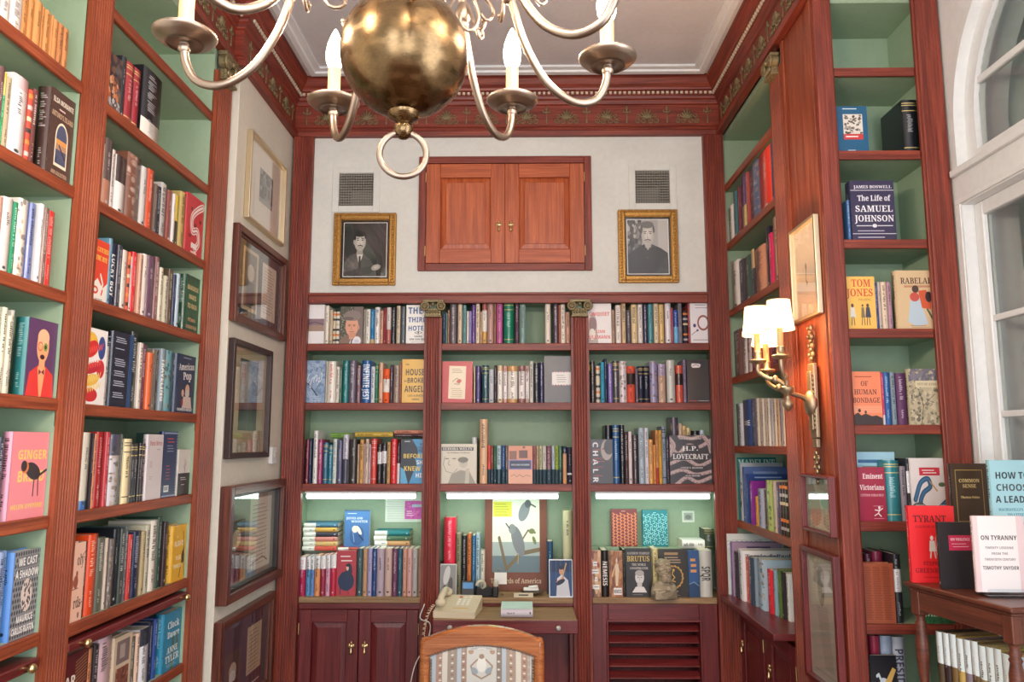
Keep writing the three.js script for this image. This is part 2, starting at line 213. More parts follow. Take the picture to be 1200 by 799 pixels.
cover('wreath', 'black book with a gold laurel wreath', '#332f2b', () => { bars(40, 18, 120, 1, 10, '#a8885a', 16); bars(40, 46, 120, 3, 15, '#b8a080', 6); for (let i = 0; i < 34; i++) { const a = i / 34 * 6.283; E(100 + 66 * Math.cos(a), 168 + 66 * Math.sin(a), 13, 5, i % 2 ? '#d8ac50' : '#b8883c', a + 1.1 + (i % 2) * 0.8); } L([[100, 130], [92, 150], [110, 170], [90, 190], [112, 196]], 8, '#d8b060'); E(102, 126, 9, 9, '#d8b060'); bars(60, 250, 90, 1, 8, '#c8b898', 8); bars(60, 270, 90, 2, 8, '#a89878'); });
cover('bluerun', 'blue book with orange lettering', '#2f5a94', () => { bars(40, 50, 120, 3, 34, '#e0a060', 18); R(0, 200, 200, 90, '#24446e'); L([[0, 210], [100, 196], [200, 220]], 6, '#8aa8cc'); });
cover('oldmaster', 'dark book with a ruddy painted scene', '#4a3c3c', () => { specks(130, ['#2e2a30', '#6a4a3c', '#5c5654', '#3a3436'], 0, 0, 200, 290, 8, 30); specks(34, ['#c0784e', '#a85c3c', '#d0a080'], 30, 120, 180, 220, 5, 18); specks(20, ['#b8b4b4', '#8a8688'], 0, 230, 200, 290, 6, 20); });
cover('redswirl', 'red book with a white looping road', '#c8343c', () => { const c = new THREE.CatmullRomCurve3([[180, 30], [120, 60], [60, 110], [70, 170], [130, 160], [150, 210], [110, 250]].map(([x, y]) => V(x, y, 0))).getPoints(30).map((q) => [q.x, q.y]); L(c, 36, '#f0e4dc'); L(c, 22, '#c8343c'); L(c, 12, '#f0e4dc'); [[40, 60], [150, 100], [30, 190], [90, 130]].forEach(([x, y]) => R(x, y, 24, 16, '#7a1c24')); R(60, 226, 70, 26, '#f0e4dc'); bars(60, 266, 90, 1, 5, '#f0d8d0', 8); });
cover('catcher', 'white and vermilion book with yellow lettering', '#ece6dc', () => { Q([[0, 0], [200, 0], [200, 190], [150, 220], [90, 180], [40, 210], [0, 190]], '#e0442a'); T('THE CATCHER', 100, 56, 30, '#f2d25a', SE, 'center', 186); T('IN THE RYE', 100, 96, 30, '#f2d25a', SE, 'center', 170); E(70, 236, 34, 18, '#e0442a'); E(70, 236, 20, 9, '#ece6dc'); L([[120, 160], [150, 200], [130, 240]], 14, '#ece6dc'); L([[150, 230], [140, 250]], 12, '#e0442a'); T('J.D. SALINGER', 100, 282, 15, '#3a3430', SE, 'center', 140); });
cover('rain', 'dark green book with gold lettering', '#1f4a34', () => { for (let i = 0; i < 26; i++) R(i * 8 + 2, rr(0, 60), 3, rr(120, 250), i % 3 ? '#2c6a48' : '#3a8a58'); ['BANGKOK', 'WAKES', 'TO RAIN'].forEach((s, i) => T(s, 100, 74 + i * 46, 34, '#e0c088', 'sans-serif', 'center', 170)); T('PITCHAYA', 100, 232, 24, '#e0a878', 'sans-serif', 'center', 120); T('SUDBANTHAD', 100, 268, 24, '#e0a878', 'sans-serif', 'center', 160); });
cover('popart', 'white book splashed with red, yellow and blue', '#f0ebe6', () => { E(64, 60, 54, 40, '#eebc48', 0.4); E(150, 70, 34, 44, '#33488a'); E(60, 80, 60, 30, '#d82c30', -0.3); E(150, 150, 36, 34, '#c82c38'); E(80, 150, 70, 20, '#c0283a', -0.2); E(70, 196, 70, 22, '#eaba50', -0.15); E(70, 250, 64, 26, '#cc2830'); [[30, 90], [20, 150], [24, 200], [30, 236]].forEach(([x, y], i) => { const c = []; for (let k = 0; k < 14; k++) c.push([x + k * 10, y - k * 2 + (k % 2 ? -12 : 10)]); L(c, 5, i > 1 ? '#f2d678' : '#f2564c'); }); });
cover('backtext', 'midnight blue book back printed with small white text', '#182034', () => { R(160, 0, 40, 290, '#1f4a78'); [[22, 3], [64, 1], [104, 4], [150, 3], [188, 3], [232, 3]].forEach(([y, n]) => bars(20, y, 112, n, 8, '#c0c8d8', 3)); });
cover('pop', 'navy book with white script and a bearded figure', '#243450', () => { bars(60, 14, 110, 1, 5, '#9aa8bc', 4); g.save(); g.rotate(-0.08); T('American', 96, 82, 42, '#f2ece4', SE, 'center', 170); T('Pop', 104, 130, 50, '#f2ece4', SE); g.restore(); E(120, 172, 24, 28, '#d8a888'); E(120, 190, 24, 20, '#c8c0b8'); Q([[66, 262], [80, 206], [160, 206], [176, 262]], '#cdb8ac'); E(70, 190, 14, 18, '#d8a888'); E(66, 236, 12, 18, '#8a3434'); T('SNOWDEN WRIGHT', 100, 276, 18, '#f2ece4', 'sans-serif', 'center', 170); });
cover('paris', 'pale grey book with small red lettering', '#d8cecc', () => { T('Paris Metro', 104, 50, 28, '#b04850', SE, 'center', 170); bars(120, 66, 50, 1, 4, '#a89a98', 4); bars(30, 120, 40, 4, 8, '#c07a78'); bars(30, 186, 40, 2, 10, '#c07a78'); });
cover('stampback', 'navy book back edged with white perforations', '#24365c', () => { for (let i = 0; i < 16; i++) { E(8 + i * 12.4, 8, 4, 4, '#b8c8e0'); E(8 + i * 12.4, 282, 4, 4, '#b8c8e0'); } for (let i = 0; i < 23; i++) { E(192, 8 + i * 12.4, 4, 4, '#b8c8e0'); } bars(50, 30, 110, 2, 14, '#c04a58', 5); bars(50, 62, 100, 3, 12, '#9aa8c0', 3); bars(50, 150, 60, 5, 14, '#c04a58', 4); R(30, 236, 70, 28, '#f0f0f0'); bars(36, 240, 1, 1, 1, '#222'); for (let i = 0; i < 14; i++) R(36 + i * 4, 240, 2, 18, '#333'); });
cover('barebranch', 'grey and black book with a bare sapling', '#d8d2ca', () => { R(0, 150, 200, 140, '#2c2a2c'); L([[110, 160], [108, 60]], 4, '#4a4644'); L([[108, 110], [136, 80]], 3, '#4a4644'); L([[108, 130], [86, 100]], 3, '#4a4644'); bars(40, 176, 110, 2, 12, '#d8d4d0', 4); bars(60, 220, 70, 1, 12, '#d8d4d0', 4); });
cover('birds', 'peach book with two small birds and handwriting', '#ebbba4', () => { T('oly', 150, 84, 52, '#3a302c', SE); L([[150, 60], [196, 40]], 3, '#3a302c'); E(60, 150, 26, 20, '#a8604c'); E(110, 144, 26, 24, '#9c5444'); E(118, 116, 12, 12, '#9c5444'); E(48, 130, 12, 11, '#a8604c'); L([[40, 172], [140, 168]], 3, '#6a4438'); T('rds', 140, 240, 52, '#3a302c', SE); L([[150, 236], [196, 222]], 3, '#3a302c'); E(160, 268, 11, 11, '#8a6458'); });
cover('flights', 'bright yellow book with white lettering', '#e8b232', () => { T('FLIGHTS', 92, 110, 38, '#f6ecd0', 'sans-serif', 'center', 150); L([[150, 40], [170, 120], [110, 270]], 8, '#3a3428'); L([[170, 120], [190, 270]], 8, '#3a3428'); E(160, 170, 22, 34, '#3a3428'); T('OLGA', 88, 180, 30, '#f6ecd0'); T('TOKARCZUK', 80, 220, 26, '#f6ecd0', 'sans-serif', 'center', 130); E(60, 60, 6, 5, '#f6ecd0'); });
cover('darkred', 'maroon book with gold rules', '#5a1c22', () => { for (let i = 0; i < 9; i++) L([[120, 40 + i * 12], [190, 20 + i * 12]], 3, '#b08a5a'); T('HAR', 70, 120, 54, '#ece0d0'); R(20, 180, 160, 4, '#b08a5a'); });
cover('twophotos', 'tan book with two stacked photographs', '#c8b49a', () => { R(22, 22, 150, 100, '#7a6a68'); R(60, 40, 60, 60, '#a89890'); R(22, 140, 150, 130, '#7a4a3c'); specks(40, ['#8a5a48', '#5c342c', '#b08068'], 28, 146, 166, 264, 4, 14); });
cover('clock', 'teal book with white serif lettering', '#2a86a8', () => { T('Clock', 104, 84, 48, '#f2f2ea', SE); T('Dance', 108, 130, 44, '#f2f2ea', SE); L([[110, 140], [100, 290]], 26, '#4a6a50'); L([[150, 130], [160, 190]], 20, '#4a6a50'); T('ANNE', 104, 206, 42, '#f2f2ea', SE); T('TYLER', 104, 250, 46, '#f2f2ea', SE, 'center', 160); bars(40, 262, 120, 2, 9, '#bfe0e8'); });
cover('island', 'brown book with an arched sunset window', '#4f3a34', () => { T('ELSA MORANTE', 102, 42, 23, '#e6dccc', 'sans-serif', 'center', 180); R(70, 56, 50, 5, '#d8b8b0'); T("ARTURO'S ISLAND", 102, 88, 23, '#c8a888', 'sans-serif', 'center', 176); g.fillStyle = '#eadfc4'; g.beginPath(); g.arc(106, 150, 52, Math.PI, 0); g.lineTo(158, 246); g.lineTo(54, 246); g.fill(); g.fillStyle = '#4a5470'; g.beginPath(); g.arc(106, 150, 44, Math.PI, 0); g.lineTo(150, 236); g.lineTo(62, 236); g.fill(); R(62, 156, 88, 30, '#d89858'); R(62, 172, 88, 18, '#b0886c'); L([[90, 176], [140, 212]], 7, '#2f3040'); L([[74, 216], [76, 232]], 5, '#2f3040'); T('ANN GOLDSTEIN', 104, 274, 17, '#c8a888', 'sans-serif', 'center', 130); });
cover('profile', 'purple book with a bald man in red jacket', '#5c3a64', () => { Q([[6, 290], [24, 200], [80, 170], [130, 170], [186, 200], [198, 290]], '#e03c38'); Q([[76, 176], [100, 290], [112, 290], [132, 176]], '#f0a878'); R(84, 140, 40, 50, '#f0a878'); E(104, 98, 42, 62, '#f0a878'); E(104, 66, 40, 32, '#f6bc94'); g.strokeStyle = '#c85040'; g.lineWidth = 4; g.beginPath(); g.arc(86, 100, 15, 0, 7); g.stroke(); E(122, 100, 15, 16, '#8aa04a'); E(122, 100, 7, 8, '#24302a'); E(104, 138, 16, 9, '#40202c'); Q([[86, 184], [104, 194], [124, 182], [124, 204], [104, 194], [86, 206]], '#7a2c38'); });
cover('gingerbread', 'pink book with yellow lettering and a black bird', '#ec8c94', () => { T('GINGER', 112, 92, 42, '#ecd068', 'sans-serif', 'center', 160); T('BREAD', 112, 166, 50, '#ecd068', 'sans-serif', 'center', 150); E(120, 132, 44, 26, '#2e2a30', 0.4); E(76, 118, 20, 20, '#d87840'); E(70, 114, 16, 18, '#3a2e30'); L([[130, 150], [128, 214]], 5, '#2e2a30'); L([[150, 150], [156, 214]], 5, '#2e2a30'); L([[150, 150], [196, 130]], 8, '#2e2a30'); T('HELEN OYEYEMI', 100, 254, 22, '#eccc60', 'sans-serif', 'center', 170); });
cover('shadow', 'grey book covered in black dots with white lettering', '#8a8c8e', () => { for (let y = 0; y < 16; y++) for (let x = 0; x < 11; x++) E(10 + x * 19 + (y % 2) * 9, 10 + y * 19, 6, 7, '#3a3c40'); R(28, 20, 160, 36, '#6a6c70'); T('WE CAST', 106, 50, 36, '#eeece8', 'sans-serif', 'center', 150); T('A SHADOW', 104, 90, 36, '#eeece8', 'sans-serif', 'center', 180); E(112, 150, 44, 54, '#d8c8be'); for (let i = 0; i < 26; i++) E(rr(78, 146), rr(106, 194), 5, 6, '#4a4c50'); T('MAURICE', 110, 236, 30, '#eeece8', 'sans-serif', 'center', 130); T('CARLOS RUFFIN', 102, 272, 30, '#eeece8', 'sans-serif', 'center', 176); });
cover('madeline', 'teal picture book with pale capitals', '#1f7878', () => { T('MADELINE', 100, 40, 40, '#d8ece4', SE, 'center', 190); E(100, 180, 60, 70, '#2f8c86'); });
cover('palegrey', 'pale grey picture book', '#c4ccd6', () => { bars(30, 20, 140, 1, 8, '#a8b0bc', 8); });
cover('lowbanner', 'periwinkle blue picture book', '#5a74b0', () => { bars(36, 24, 130, 1, 5, '#8fa4d4', 14); E(100, 180, 60, 60, '#4a62a0'); });
cover('navybar', 'royal blue picture book', '#2a4a90', () => { bars(30, 16, 140, 1, 8, '#9ab0dc', 7); E(100, 160, 60, 50, '#3a5aa4'); });
cover('cloudsketch', 'large pale picture book with sketched clouds', '#dfe3e0', () => { for (let i = 0; i < 24; i++) { g.strokeStyle = '#a8b4ac'; g.lineWidth = 2; g.beginPath(); g.arc(10 + (i % 12) * 17, 44 + (i > 11 ? 16 : 0) + rr(-5, 5), 12, Math.PI, 0); g.stroke(); } R(0, 70, 200, 220, '#cfd8cc'); });
cover('mauvebook', 'mauve picture book', '#a890a8', () => { bars(60, 22, 120, 1, 8, '#5a4a70', 12); R(14, 60, 172, 210, '#b8a0b4'); });
cover('tomie', 'white picture book with dark blue handwriting', '#f0f0f0', () => { T('Tomie dePaola', 100, 44, 30, '#2a3a60', SE, 'center', 180); E(100, 180, 70, 80, '#d0dce8'); });
cover('smallplate', 'blue book with a small framed plate', '#1f5a80', () => { bars(50, 14, 110, 1, 6, '#dfe8f0', 5); R(50, 50, 120, 140, '#dcd4ca'); specks(50, ['#6a625c', '#9a9088', '#4a4440'], 56, 56, 164, 170, 4, 10); R(50, 172, 120, 34, '#c83c3c'); bars(62, 184, 96, 1, 6, '#f0e4e0', 8); bars(70, 270, 60, 1, 5, '#c0d4e0', 4); });
cover('johnson', 'plum-blue jacketed book with white lettering', '#352f4e', () => { T('JAMES BOSWELL', 104, 38, 20, '#e8e4ea', SE, 'center', 176); R(0, 46, 200, 3, '#d8d4dc'); T('The Life of', 106, 98, 36, '#f0ecf0', SE, 'center', 150); T('SAMUEL', 104, 150, 42, '#f0ecf0', SE, 'center', 172); T('JOHNSON', 104, 196, 42, '#f0ecf0', SE, 'center', 178); R(20, 214, 70, 4, '#e0dce4'); R(116, 214, 70, 4, '#e0dce4'); E(103, 216, 11, 9, '#e0dce4'); bars(24, 238, 152, 1, 6, '#b8b0c4', 4); R(0, 252, 200, 3, '#d8d4dc'); bars(24, 268, 152, 1, 6, '#b8b0c4', 5); });
cover('tomjones', 'orange-yellow book with red capitals and period figures', '#ecb95c', () => { T('TOM', 110, 56, 54, '#d0493a', SE); T('JONES', 100, 108, 56, '#d0493a', SE, 'center', 176); T('FIELDING', 128, 132, 17, '#a8743c', SE); const f = (x, c, s) => { E(x, 158, 7 * s, 8 * s, '#5a4438'); Q([[x - 14 * s, 222], [x - 9 * s, 168], [x + 9 * s, 168], [x + 15 * s, 222]], c); L([[x - 6, 220], [x - 10, 262]], 5, '#5a4a3c'); L([[x + 6, 220], [x + 10, 262]], 5, '#5a4a3c'); }; f(44, '#d8d4cc', 1.3); f(112, '#7a6a4c', 0.9); f(146, '#3c4258', 1.3); });
cover('rabelais', 'tan jacketed book with a couple in red and blue', '#d6b890', () => { T('RABELAIS', 108, 66, 40, '#4a2c28', SE, 'center', 170); R(40, 74, 140, 10, '#c08868'); E(96, 92, 17, 18, '#4a3a34'); Q([[50, 250], [70, 130], [110, 120], [130, 190], [150, 260], [90, 272]], '#b8c8d4'); E(90, 130, 24, 22, '#c85448'); Q([[110, 100], [150, 96], [170, 150], [168, 190], [124, 184]], '#d05a38'); E(160, 130, 16, 26, '#3a3034'); L([[150, 190], [172, 232]], 9, '#4a5a48'); bars(60, 268, 100, 2, 7, '#8a6a54'); });
cover('bondage', 'salmon jacketed book with black lettering and silhouettes', '#ea8660', () => { bars(30, 26, 140, 1, 6, '#a84a38', 5); T('OF', 92, 78, 36, '#5a2c26', SE); T('HUMAN', 96, 124, 38, '#5a2c26', SE, 'center', 150); T('BONDAGE', 100, 168, 38, '#5a2c26', SE, 'center', 180); for (let i = 0; i < 5; i++) R(0, 186 + i * 8, 200, 3, '#f2b090'); Q([[0, 290], [0, 240], [40, 220], [60, 236], [90, 226], [130, 240], [160, 236], [200, 250], [200, 290]], '#3a2c2c'); E(50, 210, 9, 10, '#3a2c2c'); E(90, 218, 8, 8, '#4a3632'); });
cover('africa', 'sand-coloured book with a grey mottled landscape', '#b8aa8c', () => { specks(200, ['#8a806c', '#6a6458', '#a09478', '#c8ba9c'], 0, 0, 200, 290, 3, 13); specks(70, ['#6a6470', '#7a7480'], 0, 0, 200, 60, 4, 14); R(40, 62, 150, 34, '#d4c6a4'); T('OUT OF AFRICA', 116, 86, 17, '#8a7a60', SE, 'center', 130); L([[60, 290], [80, 190], [60, 120]], 4, '#5a5448'); L([[80, 190], [150, 130]], 3, '#5a5448'); });
cover('paleblue', 'pale blue booklet behind the others', '#a4cee0', () => { bars(20, 34, 150, 1, 8, '#3a6a94', 14); R(40, 62, 110, 100, '#8a8478'); E(96, 90, 26, 24, '#4a6478'); });
cover('eminent', 'crimson book with white lettering and a running figure', '#a02844', () => { T('Eminent', 116, 62, 38, '#f2e6e4', SE, 'center', 140); T('Victorians', 108, 122, 38, '#f2e6e4', SE, 'center', 170); T('LYTTON STRACHEY', 106, 156, 17, '#e0b8bc', SE, 'center', 160); E(150, 216, 8, 8, '#f2e6e4'); L([[150, 226], [142, 246], [160, 262]], 7, '#f2e6e4'); L([[142, 246], [116, 258]], 6, '#f2e6e4'); L([[120, 228], [150, 232], [172, 220]], 6, '#f2e6e4'); R(110, 206, 66, 3, '#d8a0a8'); R(110, 272, 70, 3, '#d8a0a8'); });
cover('heron', 'blush white book with a slate-blue wading bird', '#e2d8d4', () => { R(52, 44, 120, 36, '#cc3444'); bars(68, 54, 90, 2, 12, '#f2dcd8', 5); const c = new THREE.CatmullRomCurve3([[20, 190], [60, 110], [100, 96], [112, 130], [70, 160], [50, 210], [130, 240], [200, 200]].map(([x, y]) => V(x, y, 0))).getPoints(30).map((q) => [q.x, q.y]); L(c, 24, '#34587a'); L(c, 10, '#4a7498'); L([[112, 108], [150, 150]], 7, '#c89860'); E(180, 122, 20, 10, '#5a7050'); E(40, 232, 44, 30, '#5a6460'); Q([[0, 240], [200, 220], [200, 290], [0, 290]], '#3a4a5c'); T('THE AUDUBON', 108, 232, 25, '#eef0f2', SE, 'center', 178); T('READER', 112, 264, 25, '#eef0f2', SE); });
cover('rust', 'rust book back set in columns of small print', '#a8583c', () => { for (const x of [10, 70, 130]) bars(x, 18, 50, 32, 8, '#7c3c2a', 3); });
cover('horse', 'black book with a white winged creature', '#15161e', () => { E(110, 120, 40, 24, '#c8d4dc', 0.4); Q([[110, 110], [170, 50], [196, 60], [150, 120]], '#d8b060'); L([[84, 110], [64, 80], [50, 86]], 14, '#c8d4dc'); L([[90, 136], [80, 180]], 8, '#c8d4dc'); L([[130, 140], [146, 180]], 8, '#c8d4dc'); });
cover('williams', 'green book with pale capitals', '#2f6a40', () => { specks(120, ['#347448', '#2a5c38'], 0, 0, 200, 290, 6, 18); T('MARY', 130, 210, 32, '#dce8d8', SE); T('WILLIAMS', 112, 248, 34, '#dce8d8', SE, 'center', 170); });
cover('tyrant', 'scarlet book with a small armoured figure', '#e8262c', () => { T('TYRANT', 92, 62, 34, '#4a1418', SE, 'center', 150); T('SHAKESPEARE ON POLITICS', 92, 84, 12, '#8a1a20', SE, 'center', 130); E(96, 122, 7, 9, '#e8dcd0'); Q([[82, 172], [86, 132], [108, 132], [112, 172]], '#d8ccc0'); L([[90, 172], [86, 196]], 6, '#d8ccc0'); L([[104, 172], [108, 196]], 6, '#d8ccc0'); L([[112, 120], [114, 186]], 2, '#e8dcd0'); T('STEPHEN', 100, 224, 20, '#7a1418', SE); T('GREENBLATT', 96, 252, 24, '#7a1418', SE, 'center', 160); bars(50, 268, 90, 1, 5, '#a81a20'); });
cover('violence', 'small black book with a crimson label', '#272326', () => { R(50, 58, 120, 66, '#c02c50'); T('ON VIOLENCE', 110, 82, 16, '#f0d4d8', SE, 'center', 100); bars(64, 94, 92, 2, 12, '#e0a4b0', 3); });
cover('tyranny', 'white book with black capitals and pink edges', '#efe8e8', () => { R(0, 0, 20, 290, '#e6cfd0'); R(170, 0, 30, 290, '#e4cccf'); T('ON TYRANNY', 98, 92, 24, '#3c383c', 'sans-serif', 'center', 140); ['TWENTY LESSONS', 'FROM THE', 'TWENTIETH CENTURY'].forEach((s, i) => T(s, 98, 126 + i * 22, 13, '#8a8288', 'sans-serif', 'center', 120)); T('TIMOTHY SNYDER', 98, 204, 18, '#3c383c', 'sans-serif', 'center', 140); });
cover('common', 'dark brown book with a thin gold border', '#463324', () => { g.strokeStyle = '#b8964e'; g.lineWidth = 3; g.strokeRect(22, 30, 140, 232); T('COMMON', 92, 86, 22, '#dcc484', SE); T('SENSE', 92, 110, 22, '#dcc484', SE); T('Thomas Paine', 92, 158, 14, '#dcc484', SE); });
cover('leader', 'pale aqua book with broken black capitals', '#a8d6e0', () => { T('HOW TO', 92, 74, 36, '#2c3038', 'sans-serif', 'center', 150); T('CHOOSE', 96, 122, 38, '#4a5058', 'sans-serif', 'center', 160); T('A LEADER', 98, 168, 36, '#2c3038', 'sans-serif', 'center', 170); T("MACHIAVELLI'S ADVICE", 100, 200, 15, '#3a7a94', SE, 'center', 150); T('TO CITIZENS', 108, 220, 15, '#3a7a94', SE, 'center', 100); T('MAURIZIO VIROLI', 100, 254, 17, '#8a4a6a', SE, 'center', 150); });
cover('jeeves', 'blue jacketed book showing a clasped pale figure', '#4a7cb8', () => { R(0, 0, 200, 12, '#3a5a78'); bars(24, 26, 90, 1, 5, '#d0e0f0', 5); T('JEEVES AND', 80, 74, 24, '#f0f4f8', SE, 'center', 130); T('WOOSTER', 118, 100, 26, '#f0f4f8', SE, 'center', 130); E(100, 200, 56, 80, '#3a66a0'); E(84, 152, 24, 28, '#ece4d8'); E(116, 160, 14, 40, '#ece4d8', -0.5); L([[70, 180], [80, 250]], 6, '#8ab0dc'); L([[120, 200], [150, 236]], 14, '#2a4470'); });
cover('damask', 'dark red cloth book with an orange damask pattern', '#7c2c2a', () => { for (let y = 0; y < 10; y++) for (let x = 0; x < 7; x++) { const a = 18 + x * 28, b = 34 + y * 25 + (x % 2) * 12; E(a, b, 9, 5, '#e08a5a', 0.7); E(a + 10, b + 8, 9, 5, '#d87848', -0.7); E(a, b + 14, 4, 4, '#e8a070'); } R(60, 6, 80, 18, '#7c2c2a'); bars(80, 14, 40, 1, 5, '#d8a080', 5); });
cover('waves', 'teal cloth book with a pale scroll pattern', '#0f8088', () => { for (let y = 0; y < 9; y++) for (let x = 0; x < 6; x++) { g.strokeStyle = '#a8e2e4'; g.lineWidth = 5; g.beginPath(); g.arc(20 + x * 34 + (y % 2) * 14, 44 + y * 27, 11, y + x, y + x + 4.4); g.stroke(); E(30 + x * 34, 50 + y * 27, 4, 4, '#7accd0'); } bars(86, 20, 30, 1, 4, '#a8e2e4', 5); });
const coverTex = canvasMap(CC);
M.cover = phy({ map: coverTex, roughness: 0.42, clearcoat: 0.25, clearcoatRoughness: 0.25 });

// spines: one 32 x 200 cell for each book, the left 4 pixels hold the plain cloth colour of its boards
let cells = 0;
const hexRgb = (h) => [0, 2, 4].map((k) => parseInt(h.slice(k, k + 2), 16));
function spineCell(col, o = {}) {
  const i = cells++, x = (i % 64) * 32, y = Math.floor(i / 64) * 200, c = hexRgb(col), lum = 0.3 * c[0] + 0.59 * c[1] + 0.11 * c[2];
  const ink = o.c ? '#' + o.c : lum > 120 ? `rgb(${c.map((v) => v * 0.32 | 0)})` : `rgb(${c.map((v) => v * 0.35 + 160 | 0)})`;
  sg.fillStyle = '#' + col; sg.fillRect(x, y, 32, 200);
  const fill = (a, b, k) => { sg.fillStyle = '#' + k; sg.fillRect(x + 4, y + a * 200, 28, (b - a) * 200); };
  if (o.up) fill(0, o.up[0], o.up[1]);
  if (o.lo) fill(o.lo[0], 1, o.lo[1]);
  if (o.lab) fill(...o.lab);
  const glyphs = (a, b, w) => { sg.fillStyle = ink; let p = y + a * 200; while (p < y + b * 200) { const h = rr(2.5, 5); sg.fillRect(x + 18 - w / 2 + rr(-1, 1), p, w * rr(0.5, 1), h * 0.7); p += h + (rnd() < 0.14 ? 6 : 1.2); } };
  if (o.T) { sg.save(); sg.translate(x + 18, y + 100); sg.rotate(Math.PI / 2); sg.fillStyle = ink; sg.font = 'bold 25px sans-serif'; sg.textAlign = 'center'; sg.textBaseline = 'middle'; sg.fillText(o.T, 0, 1, 170); sg.restore(); }
  else {
    const s = +(o.s ?? (rnd() < 0.6 ? 1 : 4));
    if (s === 1) { glyphs(0.08, rr(0.45, 0.62), rr(8, 13)); glyphs(0.7, 0.88, 6); }
    if (s === 2) { for (let k = 0; k < 6; k++) { sg.fillStyle = ['#e0823a', ink, '#d8c8a0', '#3a3430'][k % 4]; sg.fillRect(x + 5, y + 12 + k * 31, 26, 12); } }
    if (s === 3) { sg.fillStyle = lum > 110 ? ink : '#d8c078'; for (const a of [0.06, 0.1, 0.2, 0.88]) sg.fillRect(x + 4, y + a * 200, 28, 3); glyphs(0.28, 0.6, 10); }
    if (s === 4) { glyphs(0.2, rr(0.35, 0.5), 6); sg.fillStyle = ink; sg.beginPath(); sg.arc(x + 18, y + 182, 4, 0, 7); sg.fill(); }
    if (s === 5) { for (let k = 0; k < 26; k++) { sg.fillStyle = k % 2 ? ink : '#b09078'; sg.globalAlpha = 0.55; sg.beginPath(); sg.ellipse(x + rr(6, 30), y + rr(4, 196), rr(1.5, 5), rr(2, 9), 0, 0, 7); sg.fill(); } sg.globalAlpha = 1; sg.fillStyle = '#' + col; }
  }
  return [x, y];
}
const spineTex = canvasMap(SC);
M.jacket = phy({ map: spineTex, roughness: 0.34, clearcoat: 0.35, clearcoatRoughness: 0.2 });
M.cloth = std({ map: spineTex, roughness: 0.62 });

// one book: spine towards +z at z = 0, boards back to z = -d, foot at y = 0
function jacketGeo(t, h, d, cell, hard) {
  const w = Math.min(0.0024, t * 0.22), b = Math.min(0.004, t * 0.25), P = [[-t / 2, -d]], seg = 4;
  for (let k = 0; k <= seg; k++) { const a = Math.PI * (1 - k / seg); P.push([Math.cos(a) * t / 2, -b + Math.sin(a) * b]); }
  P.push([t / 2, -d], [t / 2 - w, -d], [t / 2 - w, -b - w], [-t / 2 + w, -b - w], [-t / 2 + w, -d]);
  const pos = [], uv = [], nor = [], [cx, cy] = cell, sw = [(cx + 1.5) / 2048, 1 - (cy + 100) / 2000];
  const U = (x) => (cx + 5 + 26 * (x / t + 0.5)) / 2048, v0 = 1 - (cy + 199) / 2000, v1 = 1 - (cy + 1) / 2000;
  const n = P.length;
  for (let i = 0; i < n; i++) {
    const [x0, z0] = P[i], [x1, z1] = P[(i + 1) % n], spine = i >= 1 && i <= seg, nx = z1 - z0, nz = -(x1 - x0), l = Math.hypot(nx, nz) || 1;
    const na = spine ? [x0 / t * 1.6, 0, 1 - Math.abs(x0 / t)] : [-nx / l, 0, -nz / l], nb = spine ? [x1 / t * 1.6, 0, 1 - Math.abs(x1 / t)] : na;
    const quad = [[x0, 0, z0, 0], [x1, 0, z1, 1], [x1, h, z1, 1], [x0, 0, z0, 0], [x1, h, z1, 1], [x0, h, z0, 0]];
    for (const [x, y, z, e] of quad) { pos.push(x, y, z); nor.push(...(e ? nb : na)); uv.push(...(spine ? [U(x), y ? v1 : v0] : sw)); }
  }
  const cap = (y, up) => {
    const q = (a, c, e, f) => { for (const p of up ? [a, e, c, a, f, e] : [a, c, e, a, e, f]) { pos.push(p[0], y, p[1]); nor.push(0, up ? 1 : -1, 0); uv.push(...sw); } };
    const s = -b - w;
    q([-t / 2, -d], [-t / 2 + w, -d], [-t / 2 + w, s], [-t / 2, s]); q([t / 2 - w, -d], [t / 2, -d], [t / 2, s], [t / 2 - w, s]);
    q([-t / 2, s], [t / 2, s], [t / 2, -b], [-t / 2, -b]); q([-t / 2, -b], [t / 2, -b], [t * 0.3, -b * 0.25], [-t * 0.3, -b * 0.25]);
  };
  cap(0, false); cap(h, true);
  const q = new THREE.BufferGeometry();
  q.setAttribute('position', new THREE.Float32BufferAttribute(pos, 3)); q.setAttribute('normal', new THREE.Float32BufferAttribute(nor, 3)); q.setAttribute('uv', new THREE.Float32BufferAttribute(uv, 2));
  return q;
}
function printQuad(w, h, uv, th = 0.0005) {                          // a thin sheet facing +z, foot at y = 0, from x = 0
  const q = new THREE.BoxGeometry(w, h, th).translate(w / 2, h / 2, th / 2), a = q.attributes.uv;
  for (let i = 0; i < a.count; i++) a.setXY(i, uv[0] + (uv[2] - uv[0]) * a.getX(i), uv[1] + (uv[3] - uv[1]) * a.getY(i));
  return q;
}
